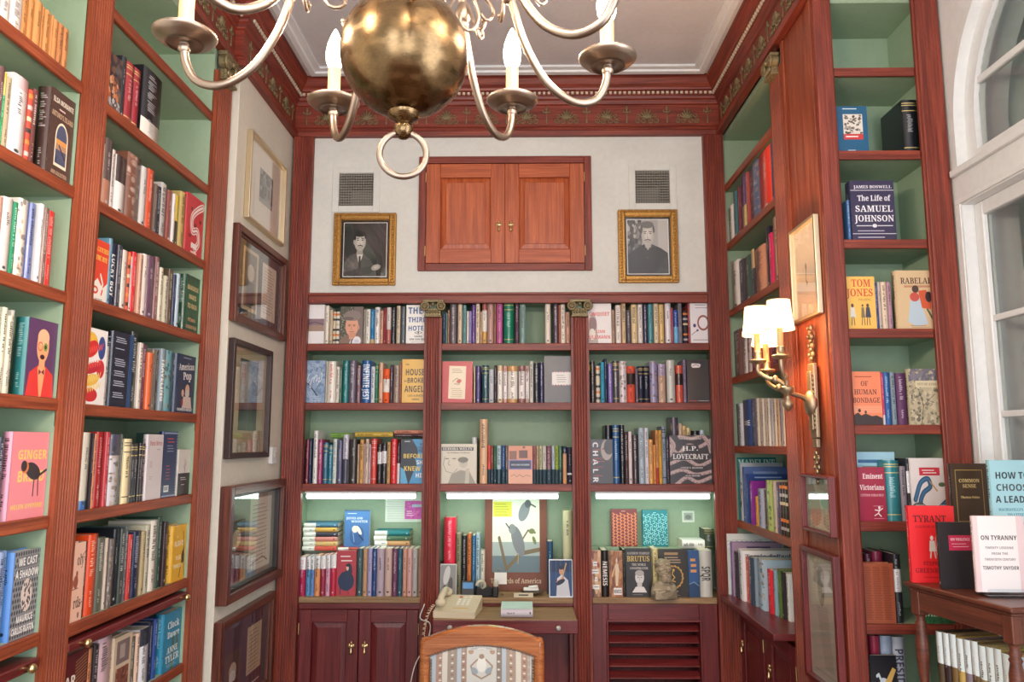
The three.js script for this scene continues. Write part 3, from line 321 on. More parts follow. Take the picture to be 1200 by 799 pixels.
// book group: t thick, h tall, d deep
function makeBook(t, h, d, col, o, label, group) {
  const hard = t > 0.02 && h > 0.2, name = hard ? 'hardcover_book' : 'paperback_book';
  const b = new THREE.Group(); b.name = numbered(name); scene.add(b);
  tag(b, label, hard ? 'hardcover' : 'paperback', group);
  part(b, 'jacket', jacketGeo(t, h, d, spineCell(col, o), hard), hard ? M.jacket : M.cloth);
  const m = Math.min(0.0024, t * 0.22) + 0.0002, e = hard ? 0.004 : 0.0008, f = Math.min(0.004, t * 0.25) + m;
  part(b, 'page_block', uvm(new THREE.BoxGeometry(t - 2 * m, h - 2 * e, d - f - e).translate(0, h / 2, -(d - e + f) / 2), 1), M.page);
  const id = o.F || o.S;
  if (id) {
    const p = part(b, 'front_cover', printQuad(d - 0.002, h, COVER[id].uv), M.cover, COVER[id].desc);
    p.rotation.y = Math.PI / 2; p.position.set(t / 2, 0, -0.001);
  }
  return b;
}
const ORD = ['first', 'second', 'third', 'fourth', 'fifth', 'sixth', 'seventh', 'eighth', 'ninth', 'tenth', 'eleventh', 'twelfth', 'thirteenth', 'fourteenth', 'fifteenth', 'sixteenth', 'seventeenth', 'eighteenth', 'nineteenth', 'twentieth', 'twenty-first', 'twenty-second', 'twenty-third', 'twenty-fourth', 'twenty-fifth', 'twenty-sixth'];
function colourName(hex) {
  const [r, gg, b] = hexRgb(hex).map((v) => v / 255), mx = Math.max(r, gg, b), mn = Math.min(r, gg, b), l = (mx + mn) / 2, s = mx === mn ? 0 : (mx - mn) / (1 - Math.abs(2 * l - 1));
  let h = mx === mn ? 0 : mx === r ? ((gg - b) / (mx - mn) + 6) % 6 : mx === gg ? (b - r) / (mx - mn) + 2 : (r - gg) / (mx - mn) + 4; h *= 60;
  if (l < 0.16) return 'black'; if (s < 0.12) return l > 0.78 ? 'white' : l > 0.5 ? 'grey' : 'charcoal';
  if (l > 0.82) return s > 0.3 || h < 70 ? 'cream' : 'white';
  if (h < 15 || h > 340) return l > 0.6 ? 'pink' : l < 0.32 ? 'maroon' : s < 0.35 ? 'dusty brown' : 'red';
  if (h < 42) return l > 0.65 ? 'tan' : l < 0.35 ? 'brown' : s > 0.6 ? 'orange' : 'tan brown';
  if (h < 66) return l < 0.4 ? 'olive' : 'yellow'; if (h < 160) return l < 0.3 ? 'dark green' : 'green'; if (h < 198) return 'teal';
  if (h < 245) return l < 0.32 ? 'navy' : l > 0.62 ? 'pale blue' : 'blue'; if (h < 300) return l > 0.6 ? 'lilac' : 'purple'; return 'plum';
}

// ------------------------------------------------------------------ the room
const CEIL = 3.62, PI = Math.PI;
struct('floor', bb(-1.9, 2.0, -0.12, 0, -4.6, 2.9, 0, 2), M.floor, 'brown boarded floor');
struct('ceiling', bb(-1.9, 2.0, CEIL, CEIL + 0.15, -4.6, 2.9, 0), M.ceiling, 'pale grey plaster ceiling');
// back wall: plaster above the shelves, masonry behind them
struct('wall_back', [bb(-1.9, 2.0, 0, CEIL, -4.6, -4.42, 0), (() => { const s = new THREE.Shape([[-1.27, 2.405], [1.115, 2.405], [1.115, CEIL], [-1.27, CEIL]].map((p) => new THREE.Vector2(...p))); for (const [x0, x1, y0, y1] of [[-1.014, -0.822, 2.903, 3.091], [0.626, 0.816, 2.911, 3.099]]) s.holes.push(new THREE.Path([[x0, y0], [x1, y0], [x1, y1], [x0, y1]].map((p) => new THREE.Vector2(...p)))); return uvm(new THREE.ExtrudeGeometry(s, { depth: 0.32, bevelEnabled: false }).translate(0, 0, -4.42), 0); })()], M.white, 'off-white plaster wall above the back shelves');
struct('wall_left', [bb(-1.9, -1.66, 0, CEIL, -4.6, 2.9, 0), bb(-1.66, -1.32, 3.3, CEIL, -3.285, 2.6, 0), bb(-1.66, -1.34, 0, CEIL, -1.25, 2.6, 0)], M.white, 'white plaster wall behind the bookcases');
struct('wall_pictures', bb(-1.66, -1.28, 0, CEIL, -4.42, -3.29, 0.004), M.cream, 'cream wall hung with framed pictures');
struct('wall_front', (() => {
  const s = new THREE.Shape(); s.moveTo(-1.9, 0); s.lineTo(2, 0); s.lineTo(2, CEIL); s.lineTo(-1.9, CEIL);
  for (const x of [-0.82, 0.82]) { const h = new THREE.Path(); h.moveTo(x - 0.55, 0.55); h.lineTo(x + 0.55, 0.55); h.lineTo(x + 0.55, 2.95); h.lineTo(x - 0.55, 2.95); s.holes.push(h); }
  return uvm(new THREE.ExtrudeGeometry(s, { depth: 0.25, bevelEnabled: false }).translate(0, 0, 2.6), 0);
})(), M.white, 'white wall with two unseen tall windows');
// right-hand window wall with its arched window and an added out-of-view window further on
const WX = 1.58, ARC = { z: -2.17, r: 0.53, y: 2.75 };
struct('wall_right', (() => {
  const s = new THREE.Shape(); s.moveTo(-2.9, 0); s.lineTo(2.73, 0); s.lineTo(2.73, CEIL); s.lineTo(-2.9, CEIL);   // shape x = -z
  const h1 = new THREE.Path(); h1.moveTo(1.66, 1.33); h1.lineTo(2.69, 1.33); h1.lineTo(2.69, 2.45); h1.lineTo(1.66, 2.45); s.holes.push(h1);
  const h2 = new THREE.Path(), c = -ARC.z; h2.moveTo(c - ARC.r, 2.58); h2.lineTo(c + ARC.r, 2.58); h2.lineTo(c + ARC.r, ARC.y); h2.absarc(c, ARC.y, ARC.r, 0, PI, false); s.holes.push(h2);
  const h3 = new THREE.Path(); h3.moveTo(-0.6, 0.75); h3.lineTo(0.8, 0.75); h3.lineTo(0.8, 3.05); h3.lineTo(-0.6, 3.05); s.holes.push(h3);
  const q = new THREE.ExtrudeGeometry(s, { depth: 0.2, bevelEnabled: false, curveSegments: 24 }).rotateY(PI / 2).translate(WX, 0, 0);
  return uvm(q, 2);
})(), M.trimWhite, 'white painted window wall');
struct('wall_behind_bay', bb(WX, 2.0, 0, CEIL, -4.6, -2.73, 0), M.white, 'white masonry beside the narrow bay');

// windows: sashes, muntins and panes
function windowUnit(name, label, build) { const w = struct(name, null, null, label); build(w); return w; }
windowUnit('window_1', 'white multi-pane casement with an arched light above', (w) => {
  const x0 = 1.62, x1 = 1.655;
  part(w, 'window_frame', [bb(x0, x1, 1.33, 2.45, -2.689, -2.64, 0.006), bb(x0, x1, 1.33, 2.45, -1.71, -1.661, 0.006), bb(x0, x1, 2.4, 2.45, -2.64, -1.71, 0.006), bb(x0, x1, 1.332, 1.4, -2.64, -1.71, 0.006), bb(x0, x1, 1.4, 2.4, -2.165, -2.115, 0.006)], M.trimWhite);
  for (const y of [1.7, 2.03]) part(w, 'muntin', bb(x0 + 0.006, x1 - 0.006, y - 0.011, y + 0.011, -2.64, -1.71, 0.004), M.trimWhite);
  for (const z of [-2.405, -1.91]) part(w, 'muntin', bb(x0 + 0.006, x1 - 0.006, 1.4, 2.4, z - 0.011, z + 0.011, 0.004), M.trimWhite);
  for (const [a, b] of [[-2.64, -2.416], [-2.394, -2.165], [-2.115, -1.92], [-1.9, -1.71]]) for (const [c, d] of [[1.4, 1.69], [1.711, 2.02], [2.041, 2.4]]) part(w, 'pane', bb(1.636, 1.64, c, d, a, b, 0), M.pane);
  const ring = new THREE.Shape(), c = -ARC.z; ring.moveTo(c - ARC.r, 2.58); ring.lineTo(c + ARC.r, 2.58); ring.lineTo(c + ARC.r, ARC.y); ring.absarc(c, ARC.y, ARC.r, 0, PI, false);
  const hole = new THREE.Path(), r = ARC.r - 0.06; hole.moveTo(c - r, 2.64); hole.lineTo(c + r, 2.64); hole.lineTo(c + r, ARC.y); hole.absarc(c, ARC.y, r, 0, PI, false); ring.holes.push(hole);
  part(w, 'arched_frame', uvm(new THREE.ExtrudeGeometry(ring, { depth: 0.04, bevelEnabled: false, curveSegments: 24 }).rotateY(PI / 2).translate(x0, 0, 0), 1), M.trimWhite);
  part(w, 'muntin', bb(x0 + 0.006, x1 - 0.006, 2.875, 2.9, ARC.z - 0.45, ARC.z + 0.45, 0.004), M.trimWhite);
  part(w, 'muntin', bb(x0 + 0.006, x1 - 0.006, 2.64, 3.22, ARC.z - 0.012, ARC.z + 0.012, 0.004), M.trimWhite);
  for (const sgn of [-1, 1]) {
    part(w, 'pane', bb(1.636, 1.64, 2.64, 2.875, ARC.z + sgn * 0.012, ARC.z + sgn * 0.46, 0), M.pane);
    const a = new THREE.Shape(); a.moveTo(0.012, 2.9); a.lineTo(0.445, 2.9); a.absarc(0, ARC.y, 0.47, 0.33, PI / 2 - 0.03, false); a.lineTo(0.012, 3.22);
    part(w, 'pane', uvm(new THREE.ExtrudeGeometry(a, { depth: 0.004, bevelEnabled: false }).rotateY(sgn > 0 ? -PI / 2 : PI / 2).translate(sgn > 0 ? 1.64 : 1.636, 0, ARC.z), 1), M.pane);
  }
  part(w, 'casing', [bb(1.574, WX, 1.33, 2.47, -2.726, -2.694, 0.003), bb(1.572, WX, 2.455, 2.475, -2.72, -1.6, 0.003), bb(1.56, WX, 2.56, 2.585, -2.72, -1.6, 0.004)], M.trimWhite);
});
struct('window_sill', [bb(1.39, 1.615, 1.305, 1.33, -2.685, -2.34, 0.005, 2), bb(1.545, 1.615, 1.305, 1.33, -2.34, -1.67, 0.005, 2)], M.trimWhite, 'white window sill board');
for (const [i, x] of [[2, -0.82], [3, 0.82]]) windowUnit('window_' + i, 'unseen tall white sash window in the front wall', (w) => {  // out of view behind the camera, placed to light the room frontally
  part(w, 'window_frame', [bb(x - 0.55, x - 0.49, 0.55, 2.95, 2.66, 2.72, 0.005), bb(x + 0.49, x + 0.55, 0.55, 2.95, 2.66, 2.72, 0.005), bb(x - 0.5, x + 0.5, 2.88, 2.95, 2.66, 2.72, 0.005), bb(x - 0.5, x + 0.5, 0.55, 0.63, 2.66, 2.72, 0.005), bb(x - 0.5, x + 0.5, 1.72, 1.78, 2.66, 2.72, 0.005), bb(x - 0.015, x + 0.015, 0.6, 2.9, 2.67, 2.71, 0.004)], M.trimWhite);
  for (const y of [1.15, 2.32]) part(w, 'muntin', bb(x - 0.5, x + 0.5, y - 0.012, y + 0.012, 2.67, 2.71, 0.004), M.trimWhite);
  for (const [a, b] of [[-0.49, -0.015], [0.015, 0.49]]) for (const [c, d] of [[0.63, 1.14], [1.16, 1.72], [1.78, 2.31], [2.33, 2.88]]) part(w, 'pane', bb(x + a, x + b, c, d, 2.687, 2.691, 0), M.glass);
});
windowUnit('window_4', 'added unseen sash window in the right wall beyond the arch', (w) => {  // added out of view to bring fill light from the right
  part(w, 'window_frame', [bb(1.66, 1.72, 0.75, 3.05, -0.8, -0.74, 0.005), bb(1.66, 1.72, 0.75, 3.05, 0.54, 0.6, 0.005), bb(1.66, 1.72, 2.99, 3.05, -0.74, 0.54, 0.005), bb(1.66, 1.72, 0.75, 0.83, -0.74, 0.54, 0.005), bb(1.66, 1.72, 1.88, 1.94, -0.74, 0.54, 0.005)], M.trimWhite);
  for (const z of [-0.31, 0.11]) part(w, 'muntin', bb(1.67, 1.71, 0.83, 2.99, z - 0.012, z + 0.012, 0.004), M.trimWhite);
  for (const [c, d] of [[0.83, 1.88], [1.94, 2.99]]) for (const [a, b] of [[-0.74, -0.322], [-0.298, 0.098], [0.122, 0.54]]) part(w, 'pane', bb(1.687, 1.691, c, d, a, b, 0), M.glass);
});
tag(struct('wall_neighbour', bb(3.4, 3.6, -1, 6, -6, 2, 0), M.stucco), 'grey stucco wall outside the window', 'wall');

// cornice: frieze, bead course and crown running round the room
const PATH = [[WX, -2.75], [1.11, -2.75], [1.11, -4.1], [-1.28, -4.1], [-1.28, -3.29], [-1.32, -3.29], [-1.32, 0.6]];
const cor = struct('trim_1', sweep(PATH, [[0, 3.295], [0.036, 3.295], [0.038, 3.318], [0.026, 3.326], [0.024, 3.342], [0.014, 3.352], [0.012, 3.36], [0.012, 3.475], [0.022, 3.479], [0.026, 3.498], [0.036, 3.504], [0.04, 3.518], [0.044, 3.52], [0.044, 3.543], [0.058, 3.546], [0.062, 3.556], [0.078, 3.572], [0.09, 3.59], [0.094, 3.596], [0.094, 3.62]]), M.woodRed, 'mahogany cornice with bronze palmettes');
function palmetteGeo() {
  const q = [], leaf = (x, y, len, ang, w) => { const e = ball(w, len / 2, 0.007, 0, len / 2, 0, 8); e.rotateZ(ang); e.translate(x, y, 0); q.push(e); };
  for (const [a, l] of [[0, 0.062], [0.38, 0.058], [-0.38, 0.058], [0.78, 0.05], [-0.78, 0.05], [1.2, 0.042], [-1.2, 0.042]]) leaf(0, 0.028, l, a, 0.0062);
  for (const s of [-1, 1]) {
    q.push(new THREE.TorusGeometry(0.012, 0.0032, 5, 12).translate(s * 0.02, 0.014, 0), new THREE.TorusGeometry(0.012, 0.0032, 5, 12).translate(s * 0.052, 0.015, 0), new THREE.TorusGeometry(0.0085, 0.003, 5, 10).translate(s * 0.046, 0.044, 0));
    q.push(ball(0.005, 0.005, 0.004, s * 0.02, 0.014, 0, 6), ball(0.005, 0.005, 0.004, s * 0.052, 0.015, 0, 6));
  }
  q.push(ball(0.008, 0.008, 0.006, 0, 0.03, 0, 8)); return merge(q);
}
function spearGeo() {
  return merge([bx(0.005, 0.075, 0.006, 0, 0.045, 0, 0), ball(0.007, 0.016, 0.004, 0, 0.088, 0, 8), ball(0.006, 0.012, 0.004, 0, 0.012, 0, 8), ball(0.018, 0.005, 0.004, 0, 0.066, 0, 8), ball(0.005, 0.01, 0.004, 0.018, 0.072, 0, 6), ball(0.005, 0.01, 0.004, -0.018, 0.072, 0, 6)]);
}
const palG = palmetteGeo(), speG = spearGeo();
function friezeRun(x0, z0, x1, z1, n) {                              // n palmettes between two ends, spears between them
  const L0 = Math.hypot(x1 - x0, z1 - z0), dx = (x1 - x0) / L0, dz = (z1 - z0) / L0, turn = Math.atan2(dz, -dx) + PI;
  for (let i = 0; i < 2 * n + 1; i++) {
    const s = L0 * (i + 0.5) / (2 * n + 1), o = new THREE.Mesh(i % 2 ? palG : speG, M.bronze); o.name = i % 2 ? 'palmette' : 'spear_ornament'; cor.add(o);
    o.rotation.y = Math.atan2(-dz, dx); o.position.set(x0 + dx * s + dz * -0.014, 3.368, z0 + dz * s + dx * 0.014);
  }
}
friezeRun(-1.26, -4.1, 1.09, -4.1, 10);
friezeRun(1.11, -4.08, 1.11, -2.77, 6);
friezeRun(-1.28, -3.31, -1.28, -4.08, 3);
friezeRun(-1.32, -0.9, -1.32, -3.28, 11);
{ // bead course
  const q = [], cube = new THREE.BoxGeometry(0.013, 0.014, 0.012);
  for (let i = 0; i + 1 < PATH.length; i++) {
    const [ax, az] = PATH[i], [bxx, bz] = PATH[i + 1], l = Math.hypot(bxx - ax, bz - az), n = Math.floor(l / 0.026), dx = (bxx - ax) / l, dz = (bz - az) / l;
    for (let k = 0; k < n; k++) { const s = (k + 0.5) * l / n; q.push(cube.clone().rotateY(Math.atan2(-dz, dx)).translate(ax + dx * s + dz * 0.048, 3.5315, az + dz * s - dx * 0.048)); }
  }
  const o = part(cor, 'bead_course', q, std({ color: 0xd8ccb4, roughness: 0.5, metalness: 0.2 })); o.userData.kind = 'stuff';
}
// white plaster moulding on the ceiling
struct('trim_2', sweep([[0.93, 0.5], [0.93, -3.9], [-1.09, -3.9], [-1.09, 0.5]].reverse(), [[0, CEIL], [0, CEIL - 0.012], [0.03, CEIL - 0.014], [0.034, CEIL - 0.024], [0.062, CEIL - 0.026], [0.066, CEIL - 0.012], [0.085, CEIL - 0.01], [0.088, CEIL]]), M.trimWhite, 'white stepped moulding on the ceiling');

// ------------------------------------------------------------------ back bookcase
function capital(parent, x, y, z, w, turn = 0) {                      // Ionic capital, foot at y
  const h = w * 0.95, q = [];
  q.push(bx(w * 1.16, h * 0.16, 0.04, 0, h * 0.92, 0.012, 0.004), bx(w * 0.86, h * 0.5, 0.03, 0, h * 0.25, 0.01, 0.004), bx(w * 0.94, h * 0.1, 0.036, 0, h * 0.04, 0.012, 0.003));
  for (const s of [-1, 1]) { q.push(new THREE.TorusGeometry(w * 0.2, w * 0.07, 6, 16).translate(s * w * 0.44, h * 0.62, 0.03), new THREE.TorusGeometry(w * 0.09, w * 0.045, 5, 12).translate(s * w * 0.44, h * 0.62, 0.034), cyl(w * 0.24, w * 0.24, 0.028, 0, 0, 0, 14).rotateX(PI / 2).translate(s * w * 0.44, h * 0.62, 0.014)); }
  for (let k = -2; k <= 2; k++) q.push(ball(w * 0.07, h * 0.13, 0.01, k * w * 0.15, h * 0.3, 0.026, 7));
  q.push(ball(w * 0.12, h * 0.12, 0.014, 0, h * 0.72, 0.03, 8));
  const o = part(parent, 'capital', q, M.bronze, 'bronze scrolled capital'); o.position.set(x, y, z); o.rotation.y = turn; return o;
}
function panelDoor(parent, name, w, h, x, y, z, m, hingeSide, o = {}) {        // raised-panel door facing +z, lower left corner x,y
  const s = o.s || 0.058, d = part(parent, name, [bx(s, h, 0.022, s / 2, h / 2, 0, 0.003, 1), bx(s, h, 0.022, w - s / 2, h / 2, 0, 0.003, 1), bx(w - 2 * s, s, 0.022, w / 2, s / 2, 0, 0.003, 0), bx(w - 2 * s, s, 0.022, w / 2, h - s / 2, 0, 0.003, 0)], m);
  d.position.set(x, y, z);
  const iw = w - 2 * s, ih = h - 2 * s, b = 0.034, q = new THREE.BufferGeometry(), P = [[-iw / 2, -ih / 2, -0.008], [iw / 2, -ih / 2, -0.008], [iw / 2, ih / 2, -0.008], [-iw / 2, ih / 2, -0.008], [-iw / 2 + b, -ih / 2 + b, 0.002], [iw / 2 - b, -ih / 2 + b, 0.002], [iw / 2 - b, ih / 2 - b, 0.002], [-iw / 2 + b, ih / 2 - b, 0.002]];
  q.setAttribute('position', new THREE.Float32BufferAttribute([[0, 1, 5, 0, 5, 4], [1, 2, 6, 1, 6, 5], [2, 3, 7, 2, 7, 6], [3, 0, 4, 3, 4, 7]].flat().flatMap((k) => P[k]), 3)); q.computeVertexNormals();
  part(d, 'door_panel', [uvm(q, 1).translate(w / 2, h / 2, 0), bx(iw - 2 * b + 0.004, ih - 2 * b + 0.004, 0.012, w / 2, h / 2, 0, 0.002, 1)], m);
  part(d, 'panel_bead', [bx(iw, 0.009, 0.012, w / 2, s, 0.006, 0.004), bx(iw, 0.009, 0.012, w / 2, h - s, 0.006, 0.004), bx(0.009, ih, 0.012, s, h / 2, 0.006, 0.004), bx(0.009, ih, 0.012, w - s, h / 2, 0.006, 0.004)], m);
  const hx = hingeSide < 0 ? w - 0.032 : 0.032, hy = o.hy ?? h * 0.42;
  part(d, 'pull_handle', [ball(0.012, 0.012, 0.008, hx, hy + 0.022, 0.016, 8), ball(0.007, 0.012, 0.006, hx + 0.01, hy + 0.024, 0.015, 6), ball(0.007, 0.012, 0.006, hx - 0.01, hy + 0.024, 0.015, 6), ball(0.006, 0.01, 0.006, hx, hy + 0.038, 0.015, 6), lathe([[0, 0], [0.007, 0.004], [0.008, 0.012], [0.004, 0.026], [0.003, 0.032]], 10, hx, hy - 0.018, 0.02)], M.brassSmall, 'brass drop pull');
  const gx = hingeSide < 0 ? -0.004 : w + 0.004;
  for (const y0 of [0.12, 0.86]) part(d, 'hinge', cyl(0.004, 0.004, 0.055, gx, h * y0, 0.012, 8), M.brassSmall, 'brass hinge');
  return d;
}
const ZF = -4.1, ZK = -4.36;
const bc = thing('built_in_bookcase', 'mahogany built-in bookcase of three mint-lined bays across the back wall', 'bookcase');
part(bc, 'back_panel', bb(-1.24, 1.09, 0.8, 2.4, ZK - 0.03, ZK, 0), M.mint, 'mint painted back panel');
for (const [x0, x1] of [[-1.255, -1.2], [-0.495, -0.46], [0.292, 0.326], [1.05, 1.095]]) part(bc, 'divider', bb(x0, x1, 0.83, 2.36, ZK, ZF - 0.004, 0.001), M.mint, 'mint painted upright');
part(bc, 'ceiling_board', bb(-1.2, 1.05, 2.378, 2.4, ZK, ZF - 0.016, 0), M.mint);
for (const y of [2.135, 1.816, 1.39]) for (const [x0, x1] of [[-1.2, -0.495], [-0.46, 0.292], [0.326, 1.05]]) {
  const s = part(bc, 'shelf', bb(x0, x1, y - 0.03, y, ZK, ZF - 0.012, 0.001), M.mint);
  part(s, 'shelf_lipping', bb(x0, x1, y - 0.038, y + 0.002, ZF - 0.014, ZF + 0.004, 0.004), M.woodRed, 'mahogany shelf edge');
}
part(bc, 'top_rail', [bb(-1.2, 1.05, 2.355, 2.405, -4.114, ZF + 0.012, 0.004), bb(-1.2, 1.05, 2.398, 2.412, -4.114, ZF + 0.024, 0.004)], M.woodRed);
for (const [x0, x1] of [[-1.265, -1.157], [1.0, 1.11]]) part(bc, 'corner_pilaster', fluted(x1 - x0, 3.3, 0.035, 6, (x0 + x1) / 2, 0, ZF - 0.003), M.woodRed, 'fluted mahogany corner pilaster');
for (const [x0, x1] of [[-0.525, -0.431], [0.262, 0.357]]) {
  part(bc, 'pilaster', [fluted(x1 - x0, 2.28, 0.026, 5, (x0 + x1) / 2, 0, ZF - 0.003)], M.woodRed, 'slim fluted mahogany pilaster');
  capital(bc, (x0 + x1) / 2, 2.275, ZF + 0.02, 0.098);
}
// counters and cabinets under it
const counter = solo('counter_top', [bb(-1.2, -0.485, 0.787, 0.815, ZK + 0.001, ZF - 0.004, 0), bb(-1.156, -0.527, 0.787, 0.815, ZF - 0.004, ZF + 0.012, 0.004)], M.deskTop, 'worn wooden counter above the paired doors', 'counter');
solo('counter_top', [bb(0.316, 1.05, 0.787, 0.815, ZK + 0.001, ZF - 0.004, 0), bb(0.359, 0.998, 0.787, 0.815, ZF - 0.004, ZF + 0.012, 0.004)], M.deskTop, 'wooden counter above the louvred panel', 'counter');
const cab = thing('base_cabinet', 'mahogany base cabinet with two panelled doors', 'cabinet');
part(cab, 'body', [bb(-1.2, -0.5, 0.0, 0.786, ZK + 0.001, ZF - 0.014, 0.001), bb(-1.155, -0.527, 0.755, 0.786, ZF - 0.014, ZF + 0.004, 0.003), bb(-1.155, -0.527, 0.0, 0.08, ZF - 0.014, ZF, 0.003)], M.woodDark);
panelDoor(cab, 'door', 0.302, 0.67, -1.146, 0.083, ZF - 0.002, M.woodDark, -1, { hy: 0.47 });
panelDoor(cab, 'door', 0.302, 0.67, -0.839, 0.083, ZF - 0.002, M.woodDark, 1, { hy: 0.47 });
const lv = thing('louvred_cabinet', 'mahogany base cabinet with a louvred vent panel', 'cabinet');
part(lv, 'body', [bb(0.33, 1.05, 0, 0.786, ZK + 0.001, ZK + 0.02, 0.001), bb(0.33, 0.35, 0, 0.786, ZK + 0.02, ZF - 0.07, 0.001), bb(1.03, 1.05, 0, 0.786, ZK + 0.02, ZF - 0.07, 0.001), bb(0.35, 1.03, 0, 0.02, ZK + 0.02, ZF - 0.07, 0.001), bb(0.35, 1.03, 0.77, 0.786, ZK + 0.02, ZF - 0.07, 0.001)], M.woodDark);
part(lv, 'frame', [bb(0.358, 0.44, 0, 0.786, ZF - 0.07, ZF + 0.004, 0.003), bb(0.905, 0.998, 0, 0.786, ZF - 0.07, ZF + 0.004, 0.003), bb(0.44, 0.905, 0.7, 0.786, ZF - 0.07, ZF + 0.004, 0.003, 0), bb(0.44, 0.905, 0, 0.12, ZF - 0.07, ZF + 0.004, 0.003, 0)], M.woodDark);
part(lv, 'frame_bead', [bb(0.43, 0.915, 0.696, 0.708, ZF, ZF + 0.014, 0.004), bb(0.428, 0.44, 0.12, 0.7, ZF, ZF + 0.014, 0.004), bb(0.905, 0.917, 0.12, 0.7, ZF, ZF + 0.014, 0.004)], M.woodDark);
for (let i = 0; i < 10; i++) { const s = part(lv, 'slat', bx(0.463, 0.05, 0.008, 0, 0, 0, 0.003), M.woodDark); s.position.set(0.6725, 0.662 - i * 0.058, ZF - 0.026); s.rotation.x = -0.95; }
// desk in the middle bay
const dk = thing('writing_desk', 'built-in writing desk with a pull-out board between the pilasters', 'desk');
part(dk, 'desk_top', [bb(-0.452, 0.284, 0.787, 0.815, ZK + 0.001, ZF - 0.004, 0), bb(-0.43, 0.261, 0.787, 0.815, ZF - 0.004, ZF + 0.012, 0.004)], M.deskTop);
part(dk, 'desk_front', [bb(-0.43, 0.261, 0.772, 0.788, ZK + 0.001, ZF + 0.004, 0.002)], M.woodDark);
part(dk, 'kneehole_panel', [bb(-0.43, 0.261, 0, 0.71, ZK + 0.001, ZK + 0.03, 0.001), bb(-0.43, -0.41, 0, 0.71, ZK + 0.03, ZF, 0.002), bb(0.241, 0.261, 0, 0.71, ZK + 0.03, ZF, 0.002), bb(-0.41, -0.1, 0, 0.6, -4.2, -4.18, 0.002), bb(0.06, 0.241, 0, 0.7, -4.2, -4.18, 0.002)], M.woodDark);
const po = part(dk, 'pull_out_board', bb(-0.427, 0.259, 0.755, 0.77, -4.3, -3.8, 0.003), M.deskTop);
part(po, 'board_front', bb(-0.43, 0.265, 0.705, 0.769, -3.822, -3.798, 0.005), M.woodDark);
for (const x of [-0.345, 0.17]) part(po, 'knob', [ball(0.013, 0.013, 0.012, x, 0.735, -3.786, 12), cyl(0.005, 0.005, 0.02, 0, 0, 0, 8).rotateX(PI / 2).translate(x, 0.735, -3.79)], phy({ color: 0xdcdcd8, roughness: 0.15, transmission: 0.4, thickness: 0.01 }), 'glass knob');

// fluorescent strips under the third shelf
for (const [x0, x1, desc] of [[-1.15, -0.56, 'paired doors'], [-0.405, 0.195, 'desk'], [0.383, 0.992, 'louvred panel']]) {
  const f = thing('strip_light', `lit white fluorescent strip above the ${desc} niche`, 'light', [0, 0, 0], 0, 'strip lights under the shelves');
  part(f, 'housing', bb(x0, x1, 1.339, 1.351, -4.165, -4.115, 0.002), M.trimWhite);
  part(f, 'diffuser', bb(x0 + 0.006, x1 - 0.006, 1.312, 1.339, -4.155, -4.118, 0.008), M.tubeLight);
  const l = new THREE.RectAreaLight(0xe4fff0, 6.5, x1 - x0 - 0.02, 0.05); l.position.set((x0 + x1) / 2, 1.309, -4.14); l.lookAt((x0 + x1) / 2, 0, -4.22); scene.add(l);
}

